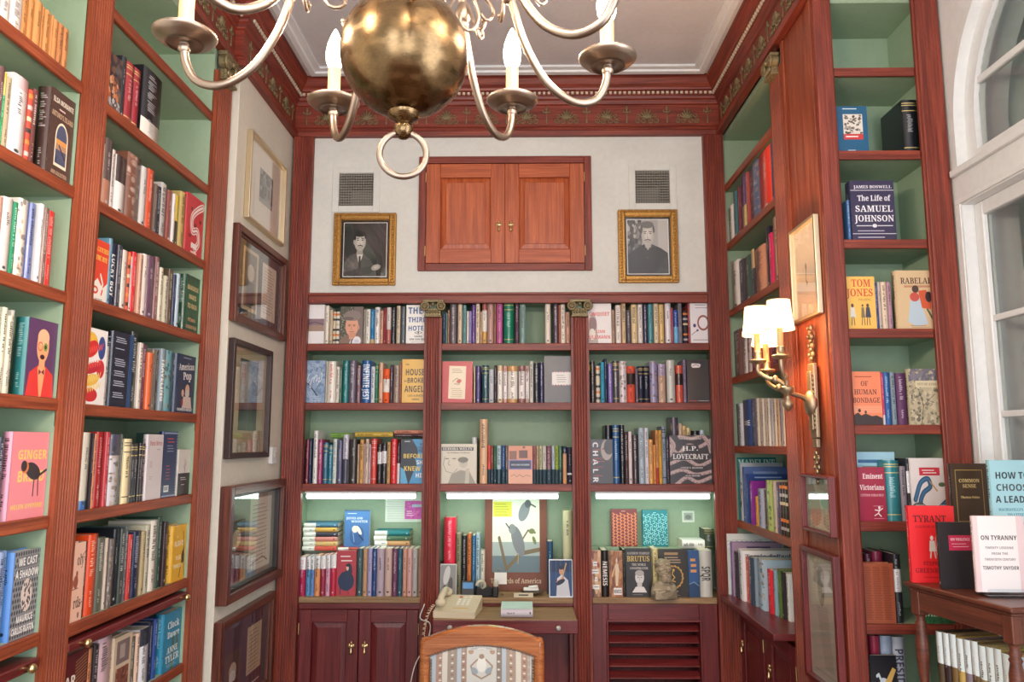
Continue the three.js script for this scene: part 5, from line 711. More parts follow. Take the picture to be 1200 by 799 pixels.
  [3957,141,249,"6a4a48",{s:"1"}], [3848,102,229,"e0d2d0"], [3777,64,197,"c0b0b0"], [3695,74,181,"8a3a38"], [3618,71,170,"a04a48"],
  [3549,62,155,"c8b8b0"], [3466,76,144,"9a4448"], [3407,52,139,"6a3a48"], [3335,66,138,"b09080"],
] },
{ o: "R", p: 1.125, y: 1.588, end: "corner post", where: "fourth filled shelf behind the sconce", b: [
  [4064,34,221,"2a2f58",{s:"4"}], [3966,91,220,"d0d3da"], [3815,144,232,"2c4a80",{T:"W",c:"f0f0f4"}], [3745,61,226,"5a5a70"], [3697,42,229,"d8cdbd",{s:"1"}],
  [3656,35,225,"bcb0a4"], [3615,34,222,"dcd3c6",{s:"1"}], [3576,33,218,"c8b8a8"], [3531,38,218,"e2d9cc",{s:"1"}], [3494,31,212,"b0b4bc"],
  [3452,35,211,"d8c8b4",{s:"1"}], [3411,34,207,"c0a890"], [3375,29,205,"8a90a0",{s:"1"}], [3341,29,201,"cfc4b8"], [3307,28,199,"a06a60"],
  [3279,23,198,"7a3a40"],
] },
{ o: "R", p: 1.125, y: 1.208, end: "corner post", where: "picture book shelf behind the sconce", b: [
  [4096,4,322,"1f7a7a",{S:"madeline",d:205}], [4037,57,294,"c0c8d4",{S:"palegrey",d:215,s:"5"}], [3969,58,275,"5a74b0",{S:"lowbanner",d:235}], [3916,43,241,"2a4a90",{S:"navybar",d:240,s:"1"}], [3840,67,210,"8a2a98",{d:200}],
  [3778,48,140,"e0a040"], [3691,78,181,"a8b0c8",{s:"1"}], [3646,37,178,"5a4a40"], [3568,69,226,"a8c070",{s:"5"}], [3512,48,226,"c8b8b0"],
  [3457,47,223,"5a4a70"], [3417,32,225,"2a2228",{s:"2"}], [3381,32,227,"3a2020",{s:"2"}], [3343,34,226,"2a2a20",{s:"2"}], [3309,30,228,"402030",{s:"2"}],
  [3278,27,227,"2a2228",{s:"2"}],
] },
{ o: "R", p: 1.04, y: 0.84, end: "corner post", where: "protruding lowest shelf behind the sconce", b: [
  [4062,4,302,"dfe3e0",{S:"cloudsketch",d:290,q:3}], [4017,43,263,"7a5aa0",{S:"mauvebook",d:250,q:16}], [3971,45,222,"3a2f38",{s:"1",q:26}], [3882,87,241,"e6e5ea",{S:"tomie",d:270,s:"1",q:35}], [3845,35,215,"c05a50",{s:"5",q:43}],
  [3782,62,222,"3a4a5c",{s:"1",q:50}], [3761,20,222,"8a9aa8",{q:57}], [3663,96,228,"a8c4d4",{s:"5",d:195,q:66}], [3598,63,191,"d82838",{q:79}], [3566,31,199,"8ab0c0",{s:"1",q:88}],
  [3525,39,205,"5a7a3a",{s:"1",q:95}], [3493,31,200,"2f2a30",{s:"4",q:102}], [3455,37,200,"e4e4e0",{s:"1",q:109}], [3373,80,191,"2a98b0",{s:"4",q:120}],
] },
{ o: "B", p: -2.762, y: 2.675, end: "sconce panel", where: "second narrow-bay shelf", b: [
  [1175,121,183,"1f5a80",{F:"smallplate",t:14}], [1432,58,211,"1c1f26",{s:"3",d:170}],
] },
{ o: "B", p: -2.762, y: 2.337, end: "sconce panel", where: "third narrow-bay shelf", b: [
  [1202,11,157,"4a72a6"], [1216,161,231,"352f4e",{F:"johnson",t:52}],
] },
{ o: "B", p: -2.762, y: 2.008, end: "sconce panel", where: "fourth narrow-bay shelf", b: [
  [1175,109,197,"ecb95c",{F:"tomjones",t:16}], [1287,8,175,"3a4a8a",{s:"1"}], [1297,10,177,"b8a8a0"], [1309,21,178,"d8c0a8",{s:"1"}], [1331,15,177,"a88090",{s:"1"}],
  [1361,144,219,"d6b890",{F:"rabelais",t:36}],
] },
{ o: "B", p: -2.762, y: 1.665, end: "sconce panel", where: "fifth narrow-bay shelf", b: [
  [1175,109,192,"e8825e",{F:"bondage",t:14}], [1287,8,187,"c23a68",{lo:[0.8, "c8c8d0"]}], [1297,22,190,"2a5a98",{s:"1"}], [1321,16,190,"7a8a98",{s:"1"}], [1340,35,187,"5a2f58",{s:"1"}],
  [1382,121,202,"b8aa8c",{F:"africa",t:36}],
] },
{ o: "B", p: -2.762, y: 1.331, end: "sconce panel", where: "sixth narrow-bay shelf", b: [
  [1197,147,240,"9cc8dc",{F:"paleblue",k:60,t:8}], [1175,102,187,"a02844",{F:"eminent",t:12}], [1279,52,211,"2f8088",{s:"3"}], [1333,21,191,"857b83",{s:"1"}], [1355,10,217,"24222a",{lab:[0.2, 0.55, "e8e8e8"]}],
  [1367,120,219,"e0d6d0",{F:"heron",t:34}],
] },
{ o: "B", p: -2.762, y: 0.988, end: "sconce panel", where: "seventh narrow-bay shelf", b: [
  [1175,111,201,"a8583c",{F:"rust",t:36}], [1288,27,231,"1f2028",{lab:[0.22, 0.55, "e4e4e8"]}], [1245,38,232,"8a2a48",{k:60,s:"4",d:120}], [1218,25,224,"5a2038",{k:60,s:"1",d:120}], [1363,135,168,"2f6a40",{F:"williams",t:16}],
] },
{ o: "B", p: -2.762, y: 0.655, end: "sconce panel", where: "eighth narrow-bay shelf", b: [
  [1208,33,283,"a02c48",{T:"TRU",c:"f0e8e0",k:30}], [1243,38,284,"a8b8d0",{T:"FIFTY",c:"283a58",k:30}], [1283,40,281,"b8bcc8",{T:"PRESIDENTS",c:"3a3f55",k:30}], [1185,91,228,"15161e",{F:"horse",t:14}],
] },
];

// ------------------------------------------------------------------ shelf after shelf of books
for (const s of SHELVES) s.b.forEach(([a, w, h, col, o = {}], i) => {
  const mm = 0.001, set = ((o.k || 0) + (o.q || 0)) * mm, H = Math.min(h, 400) * mm, base = { B: 0, L: PI / 2, R: -PI / 2 }[s.o];
  const label = o.F ? `face-out ${COVER[o.F].desc}, ${s.where}` : `${w < 14 ? 'slim ' : w > 34 ? 'thick ' : h > 230 ? 'tall ' : h < 175 ? 'short ' : ''}${colourName(col)}${o.T ? ' lettered' : ''} spine, ${ORD[i]} from the ${s.end}, ${s.where}`;
  let d = (o.d || Math.min(160, Math.max(105, h * 0.66))) * mm, t = w * mm, b;
  if (o.F) {
    t = (o.t || 26) * mm; b = makeBook(t, H, w * mm, col, o, label, 'books standing face out'); b.rotation.y = base - PI / 2;
    if (s.o === 'B') b.position.set(a * mm, s.y, s.p - set - t / 2 - 0.001);
    if (s.o === 'L') b.position.set(s.p - set - t / 2, s.y, -a * mm);
  } else {
    b = makeBook(t, H, d, col, o, label, 'books standing spine out'); b.rotation.y = base; const c = a * mm + t / 2, j = rr(0, 0.008);
    if (s.o === 'B') b.position.set(c, s.y, s.p - set - j);
    if (s.o === 'L') b.position.set(s.p - set - j, s.y, -c);
    if (s.o === 'R') b.position.set(s.p + set + j, s.y, -c);
  }
});

// ------------------------------------------------------------------ pictures and prints
const PC = canvas(1280, 1280), pg = PC.getContext('2d'), PIC = {}; let picCount = 0;
function pic(id, bg, draw) {                                          // 200 x 200 drawing space in a 256 pixel cell
  const i = picCount++, x = (i % 5) * 256, y = Math.floor(i / 5) * 256;
  PIC[id] = [(x + 2) / 1280, 1 - (y + 254) / 1280, (x + 254) / 1280, 1 - (y + 2) / 1280];
  const keep = g2d; g2d = pg; pg.save(); pg.beginPath(); pg.rect(x, y, 256, 256); pg.clip(); pg.translate(x, y); pg.scale(1.28, 1.28); pR(0, 0, 200, 200, bg); draw(); pg.restore(); g2d = keep;
}
let g2d = pg;
const pR = (x, y, w, h, c) => { pg.fillStyle = c; pg.fillRect(x, y, w, h); };
const pE = (x, y, a, b, c, r = 0) => { pg.fillStyle = c; pg.beginPath(); pg.ellipse(x, y, a, b, r, 0, 7); pg.fill(); };
const pL = (pts, w, c) => { pg.strokeStyle = c; pg.lineWidth = w; pg.lineCap = pg.lineJoin = 'round'; pg.beginPath(); pts.forEach(([x, y], i) => i ? pg.lineTo(x, y) : pg.moveTo(x, y)); pg.stroke(); };
const pQ = (pts, c) => { pg.fillStyle = c; pg.beginPath(); pts.forEach(([x, y], i) => i ? pg.lineTo(x, y) : pg.moveTo(x, y)); pg.fill(); };
const pT = (s, x, y, z, c, f = 'serif', m) => { pg.fillStyle = c; pg.font = `${z}px ${f}`; pg.textAlign = 'center'; m ? pg.fillText(s, x, y, m) : pg.fillText(s, x, y); };
const pS = (n, cols, x0, y0, x1, y1, a, b) => { for (let i = 0; i < n; i++) pE(rr(x0, x1), rr(y0, y1), rr(a, b), rr(a, b), cols[i % cols.length], rr(0, 3)); };
const pB = (x, y, w, n, dy, c, h = 1.6) => { for (let i = 0; i < n; i++) pR(x, y + i * dy, w * (0.75 + 0.25 * ((i * 7) % 5) / 5), h, c); };
const soft = (x, y, a, b, c0, c1, rot = 0) => { pg.save(); pg.translate(x, y); pg.rotate(rot); pg.scale(a, b); const q = pg.createRadialGradient(0, 0, 0.15, 0, 0, 1); q.addColorStop(0, c0); q.addColorStop(1, c1); pg.fillStyle = q; pg.beginPath(); pg.arc(0, 0, 1, 0, 7); pg.fill(); pg.restore(); };
pic('portraitA', '#2b2a28', () => { soft(110, 80, 130, 130, '#4a4845', '#2b2a2800'); pQ([[0, 200], [4, 150], [28, 124], [62, 112], [92, 114], [128, 140], [150, 170], [156, 200]], '#5c5955'); soft(50, 160, 50, 50, '#77736d', '#5c595500'); pQ([[60, 112], [70, 146], [78, 150], [92, 116]], '#d8d4cc'); pQ([[72, 124], [70, 200], [84, 200], [80, 124]], '#33312e'); pR(62, 92, 28, 26, '#a39c92'); soft(76, 70, 27, 36, '#dbd5cb', '#b0a99e'); pE(76, 42, 26, 11, '#1d1c1b'); pE(52, 54, 5, 14, '#1d1c1b', 0.1); pE(100, 50, 4, 11, '#1d1c1b', -0.2); pE(64, 38, 14, 9, '#262523', -0.4); pE(49, 72, 4, 9, '#b0a99e'); pL([[60, 59], [71, 57]], 2.6, '#2c2927'); pL([[81, 57], [93, 60]], 2.6, '#2c2927'); pE(66, 65, 4.6, 2, '#3a3633'); pE(87, 65, 4.6, 2, '#3a3633'); pL([[77, 62], [74, 78], [80, 80]], 1.8, '#958e84'); pL([[67, 86], [77, 84], [88, 87]], 3.6, '#2c2927'); pL([[71, 93], [84, 93]], 2, '#8a7c74'); pQ([[0, 186], [60, 172], [130, 160], [150, 158], [158, 176], [120, 190], [40, 200], [0, 200]], '#4b4946'); soft(152, 166, 22, 11, '#cfc8bd', '#a59e94', -0.2); });
pic('portraitB', '#a8a49e', () => { pR(0, 0, 70, 200, '#4a4744'); pS(34, ['#67635f', '#b5b0a9', '#33312f', '#8a8680'], 0, 0, 66, 110, 5, 16); pR(150, 0, 50, 200, '#bdb9b2'); pQ([[0, 200], [2, 128], [40, 108], [80, 92], [122, 92], [164, 106], [196, 124], [200, 200]], '#2a2928'); pR(86, 84, 30, 20, '#9c958b'); pQ([[84, 92], [100, 114], [118, 92]], '#b9b2a7'); soft(100, 56, 31, 42, '#ddd7cd', '#b3aca1'); pE(98, 20, 32, 13, '#6b6762'); pE(70, 38, 6, 16, '#57534f', 0.1); pE(130, 38, 5, 16, '#57534f', -0.1); pE(133, 56, 4, 9, '#a9a298'); pL([[80, 46], [94, 45]], 2.6, '#4a4642'); pL([[106, 45], [120, 46]], 2.6, '#4a4642'); pE(87, 52, 5, 2, '#3a3633'); pE(113, 52, 5, 2, '#3a3633'); pL([[101, 48], [97, 66], [105, 68]], 1.8, '#948d83'); pL([[86, 77], [100, 74], [114, 77]], 4, '#55504b'); pL([[90, 83], [111, 83]], 2, '#857b72'); pL([[96, 110], [98, 190]], 1.6, '#3c3a38'); pE(98, 140, 2, 2, '#8a8680'); });
pic('housephoto', '#33312f', () => { pS(50, ['#2c2a28', '#5f5c58', '#8a8782'], 0, 0, 200, 120, 10, 30); pR(70, 70, 100, 130, '#77736d'); pR(76, 90, 26, 60, '#33302e'); pR(126, 90, 26, 60, '#33302e'); pR(0, 172, 200, 28, '#8c8882'); });
pic('coupleletters', '#3d4348', () => { pR(20, 20, 70, 160, '#cbb998'); pR(28, 30, 54, 140, '#7a6a58'); pE(56, 80, 16, 22, '#c8b8a0'); pR(38, 104, 36, 60, '#4a4038'); pR(110, 30, 72, 150, '#e2d8c4'); pB(118, 42, 56, 16, 8, '#9a8f80'); });
pic('statue', '#2d302c', () => { pE(100, 66, 34, 50, '#55605a'); pQ([[40, 200], [60, 120], [140, 120], [160, 200]], '#3c4a48'); pE(100, 60, 20, 26, '#8a8474'); pL([[100, 120], [90, 200]], 8, '#5f6c68'); });
pic('vaseletter', '#8d8b7c', () => { pR(14, 60, 60, 130, '#5a4636'); pE(44, 100, 16, 20, '#c0aa8c'); pR(30, 122, 28, 60, '#2c2824'); pR(92, 20, 90, 165, '#d8d4c2'); pB(102, 36, 68, 16, 9, '#8f8a78'); pL([[100, 170], [150, 160], [170, 172]], 3, '#7a7564'); });
pic('beardletter', '#2b2f42', () => { pR(24, 70, 64, 120, '#4a4038'); pE(56, 112, 14, 18, '#bfae98'); pE(56, 126, 13, 14, '#d8d2c8'); pR(38, 136, 38, 54, '#26221f'); pR(112, 40, 64, 110, '#bfae90'); pB(120, 52, 46, 11, 9, '#6a5c48'); pL([[120, 176], [170, 176]], 3, '#c8c0b0'); });
pic('tinyfigure', '#e4d8c4', () => { pE(100, 90, 7, 10, '#7a6c5c'); pL([[100, 98], [96, 122], [104, 136]], 6, '#8a7c6a'); pL([[94, 124], [112, 132]], 4, '#8a7c6a'); pB(70, 160, 60, 1, 6, '#b8aa94'); });
pic('greenmap', '#9db09a', () => { pS(40, ['#8ca48c', '#aebfa6', '#7f9884'], 0, 0, 200, 200, 8, 34); pE(70, 130, 40, 60, '#a08a74'); });
pic('engraving', '#b9b6a8', () => { pE(90, 52, 24, 30, '#8d897c'); pE(92, 30, 26, 16, '#9c988a'); for (let i = 0; i < 46; i++) pL([[50 + i, 84 + i * 2.2], [128 + i * 0.6, 80 + i * 2.3]], 1, i % 2 ? '#8d897c' : '#a5a194'); pR(20, 192, 160, 3, '#a5a194'); });
pic('birdposter', '#eef0dc', () => { pR(0, 120, 200, 80, '#a8b4b0'); pR(0, 156, 200, 44, '#6a7c84'); pL([[30, 110], [60, 190], [120, 150], [196, 140]], 11, '#7a6a50'); pL([[120, 120], [150, 90], [180, 96]], 5, '#7a6a50'); pE(166, 92, 13, 7, '#7a8450'); pE(176, 116, 12, 6, '#7a8450', 1); pE(108, 118, 22, 44, '#7d8286', -0.5); pE(84, 86, 15, 13, '#8a8e90'); pL([[72, 84], [58, 72]], 4, '#4a4a48'); pE(134, 40, 19, 30, '#868c90', 0.7); pE(150, 20, 13, 11, '#5c6266'); pL([[160, 20], [182, 28]], 4, '#4a4a48'); pL([[110, 150], [108, 176]], 3, '#b8a06a'); pR(4, 14, 78, 40, '#e2e04c'); pB(10, 20, 64, 5, 7, '#a8a638'); });
pic('armcard', '#d4d4d0', () => { pR(8, 8, 184, 184, '#8d8c88'); pE(80, 70, 34, 60, '#c9c8c4', 0.5); pE(120, 140, 30, 60, '#5a5956', 0.3); pE(60, 160, 30, 30, '#3c3b39'); });
pic('batcard', '#e8ecf0', () => { pR(8, 8, 184, 184, '#2f4c78'); pR(8, 8, 184, 60, '#2a3c5c'); for (let i = 0; i < 5; i++) pR(20 + i * 38, 10, 6, 100, '#3a5a88'); pQ([[60, 192], [70, 100], [110, 80], [160, 110], [176, 192]], '#c8ccd4'); pE(104, 62, 18, 22, '#c89878'); pE(104, 46, 20, 10, '#2c3448'); pL([[112, 100], [146, 24]], 9, '#c8a070'); pL([[70, 120], [100, 110], [120, 96]], 15, '#c89878'); pE(96, 120, 40, 12, '#2c3448', -0.3); });
pic('receipts', '#e4e8dc', () => { pB(12, 14, 170, 20, 9, '#b0b8aa', 2.4); pR(0, 96, 200, 3, '#c0c8bc'); });
pic('pinkcard', '#d05cae', () => { pS(30, ['#dc78bc', '#c450a2'], 0, 0, 200, 200, 6, 20); pR(80, 40, 110, 30, '#b8c8d8'); pB(20, 110, 80, 3, 22, '#f2c8e2', 9); });
pic('smalltile', '#dfe6d8', () => { pR(30, 36, 140, 128, '#a8b0a8'); pE(100, 110, 50, 40, '#7f8880'); });
pic('keypad', '#cfc4a8', () => { for (let y = 0; y < 4; y++) for (let x = 0; x < 3; x++) pR(20 + x * 60, 14 + y * 46, 42, 30, '#efe8d8'); });
pic('upholstery', '#b9b4ac', () => {
  const st = [[0, 14, '#a9b4bc'], [14, 12, '#a58676'], [26, 10, '#c9c4b8'], [36, 18, '#97897c'], [54, 8, '#a9b4bc'], [62, 10, '#9a8070'], [72, 56, '#c0bfb8'], [128, 10, '#83796f'], [138, 8, '#a9b4bc'], [146, 18, '#a08c7c'], [164, 10, '#cac5b8'], [174, 12, '#a58676'], [186, 14, '#a9b4bc']];
  for (const [x, w, c] of st) pR(x, 0, w, 200, c);
  for (let y = 0; y < 200; y += 8) { for (const x of [22, 45, 66, 132, 155, 180]) pE(x, y + 4, 2.6, 2, y % 16 ? '#8a7466' : '#d0ccc2'); }
  for (const y of [10, 90, 170]) { for (const s of [-1, 1]) { pL([[100, y + 62], [100 + s * 16, y + 52], [100 + s * 20, y + 36], [100 + s * 8, y + 24]], 3, '#96806e'); pE(100 + s * 20, y + 8, 5, 5, '#a68c78'); pE(100 + s * 13, y + 46, 5, 8, '#8e9aa2', s * 0.6); } pE(100, y + 34, 9, 15, '#d5d3cc'); pE(100, y + 18, 5, 5, '#96806e'); }
});
pic('marble', '#9c8f78', () => pS(120, ['#a89b84', '#8c806a', '#b5a890', '#7c705c'], 0, 0, 200, 200, 3, 16));
pic('tealcover', '#b8dcd2', () => { pS(24, ['#c8e6dc', '#a8d2c8', '#d4ecdf'], 0, 0, 200, 200, 10, 40); });
pic('postertext', '#7d4a3a', () => { pT('The Birds of America', 100, 120, 46, '#e8d8b8', 'serif', 180); });
const picTex = canvasMap(PC);
M.print = std({ map: picTex, roughness: 0.6 }); M.fabric = std({ map: picTex, roughness: 0.9 }); M.stone = std({ map: picTex, roughness: 0.85 });
const toCell = (geo, id) => { const q = flat(geo), a = q.attributes.uv, u = PIC[id]; for (let i = 0; i < a.count; i++) { const s = ((a.getX(i) % 1) + 1) % 1, t = ((a.getY(i) % 1) + 1) % 1; a.setXY(i, u[0] + (u[2] - u[0]) * s, u[1] + (u[3] - u[1]) * t); } return q; };

// framed picture facing +z, lower left corner at the origin
function framed(name, label, w, h, bar, dep, fm, pos, turn, o) {
  const f = thing(name, label, 'picture', pos, turn, o.group);
  part(f, 'frame', [bx(bar, h, dep, bar / 2, h / 2, dep / 2, 0.004, 1), bx(bar, h, dep, w - bar / 2, h / 2, dep / 2, 0.004, 1), bx(w - 2 * bar, bar, dep, w / 2, bar / 2, dep / 2, 0.004, 0), bx(w - 2 * bar, bar, dep, w / 2, h - bar / 2, dep / 2, 0.004, 0)], fm);
  if (o.ornate) {
    const q = []; const dot = (x, y) => q.push(ball(0.006, 0.006, 0.005, x, y, dep, 6), ball(0.0035, 0.009, 0.004, x + 0.009, y + 0.004, dep, 5));
    for (let x = 0.014; x < w - 0.01; x += 0.0165) { dot(x, 0.012); dot(x, h - 0.013); } for (let y = 0.028; y < h - 0.02; y += 0.0165) { dot(0.012, y); dot(w - 0.02, y); }
    part(f, 'carved_ornament', q, M.gilt).userData.kind = 'stuff';
    part(f, 'inner_lip', [bx(0.006, h - 2 * bar, dep * 0.7, bar, h / 2, dep * 0.35, 0.002), bx(0.006, h - 2 * bar, dep * 0.7, w - bar, h / 2, dep * 0.35, 0.002), bx(w - 2 * bar, 0.006, dep * 0.7, w / 2, bar, dep * 0.35, 0.002), bx(w - 2 * bar, 0.006, dep * 0.7, w / 2, h - bar, dep * 0.35, 0.002)], M.gilt);
  }
  if (o.bevel) part(f, 'inner_moulding', [bx(0.012, h - 2 * bar, dep * 0.6, bar + 0.006, h / 2, dep * 0.3, 0.004), bx(0.012, h - 2 * bar, dep * 0.6, w - bar - 0.006, h / 2, dep * 0.3, 0.004), bx(w - 2 * bar, 0.012, dep * 0.6, w / 2, bar + 0.006, dep * 0.3, 0.004), bx(w - 2 * bar, 0.012, dep * 0.6, w / 2, h - bar - 0.006, dep * 0.3, 0.004)], o.bevel);
  part(f, 'mat', bx(w - 2 * bar + 0.004, h - 2 * bar + 0.004, 0.004, w / 2, h / 2, 0.003, 0), o.mat);
  const [a, b, c, d] = o.at;                                          // picture rectangle as fractions
  if (o.line) part(f, 'mat_line', bx(w * (c - a) + 0.008, h * (d - b) + 0.008, 0.001, w * (a + c) / 2, h * (b + d) / 2, 0.0055, 0), M.paper);
  part(f, 'print', printQuad(w * (c - a), h * (d - b), PIC[o.id]).translate(w * a, h * b, 0.0065), M.print);
  if (!o.noGlass) part(f, 'glass', bx(w - 2 * bar, h - 2 * bar, 0.0015, w / 2, h / 2, 0.0105, 0), M.glass);
  return f;
}
const matCol = (c) => std({ color: c, roughness: 0.85 });
framed('portrait_photo', 'gilt-framed portrait of a young man with arms folded', 0.342, 0.403, 0.036, 0.03, M.gilt, [-1.03, 2.453, ZF + 0.001], 0, { id: 'portraitA', mat: matCol(0x2a2524), at: [0.16, 0.13, 0.84, 0.87], ornate: 1, line: 1 });
framed('portrait_photo', 'gilt-framed portrait of a man in a dark open-necked shirt', 0.324, 0.406, 0.036, 0.03, M.gilt, [0.525, 2.463, ZF + 0.001], 0, { id: 'portraitB', mat: matCol(0x2a2524), at: [0.16, 0.13, 0.84, 0.87], ornate: 1, line: 1 });
const PX = -1.279, LT = PI / 2;
framed('framed_picture', 'thin gold frame with a wide cream mat around a small photograph', 0.53, 0.425, 0.014, 0.028, M.giltThin, [PX, 2.63, -3.4], LT, { id: 'housephoto', mat: matCol(0xe6dccb), at: [0.34, 0.33, 0.7, 0.72] });
framed('framed_picture', 'brown wooden frame holding a photograph and a letter on dark mat', 0.715, 0.44, 0.032, 0.03, M.tableWood, [PX, 2.133, -3.285], LT, { id: 'coupleletters', mat: matCol(0x3a3f44), at: [0.1, 0.1, 0.9, 0.92], bevel: M.tableWood });
framed('framed_picture', 'dark frame with a tan mat around a tall shadowy statue', 0.52, 0.525, 0.026, 0.03, std({ color: 0x3a2a26, roughness: 0.4 }), [PX, 1.535, -3.3], LT, { id: 'statue', mat: matCol(0xb9a584), at: [0.27, 0.24, 0.72, 0.86] });
framed('framed_picture', 'deep dark frame with glass over a photograph and handwritten letter', 0.765, 0.49, 0.04, 0.05, M.tableWood, [PX, 0.93, -3.29], LT, { id: 'vaseletter', mat: matCol(0x8d8b7c), at: [0.07, 0.1, 0.94, 0.92], bevel: std({ color: 0x2a2020, roughness: 0.35 }) });
framed('framed_picture', 'dark frame with navy mat around a bearded figure and a letter', 0.71, 0.46, 0.034, 0.035, M.tableWood, [PX, 0.405, -3.29], LT, { id: 'beardletter', mat: matCol(0x2b2f42), at: [0.08, 0.09, 0.93, 0.92], bevel: M.tableWood });
const QX = 1.097;
framed('framed_picture', 'slim silver-gold frame with a tiny drawn figure above the sconce', 0.27, 0.375, 0.013, 0.022, M.giltThin, [QX, 2.07, -3.035], -LT, { id: 'tinyfigure', mat: matCol(0xe2d6c2), at: [0.12, 0.1, 0.88, 0.9] });
framed('framed_picture', 'small dark-edged frame with a green sheet below the sconce', 0.285, 0.213, 0.013, 0.026, M.woodDark, [QX, 1.275, -3.03], -LT, { id: 'greenmap', mat: matCol(0x9db09a), at: [0.06, 0.08, 0.94, 0.92] });
framed('framed_picture', 'tall red-brown frame holding a grey engraved bust', 0.33, 0.485, 0.022, 0.026, M.woodDark, [QX, 0.73, -3.07], -LT, { id: 'engraving', mat: matCol(0xbdbaae), at: [0.12, 0.08, 0.9, 0.93] });
const sw = thing('wall_switch', 'small white switch box between the framed pictures and corner post', 'switch', [PX, 1.5, -3.93], LT);
part(sw, 'cover', bx(0.075, 0.085, 0.02, 0, 0.0425, 0.01, 0.004), M.trimWhite); part(sw, 'button', bx(0.018, 0.03, 0.006, 0.008, 0.045, 0.021, 0.002), M.plasticGrey);

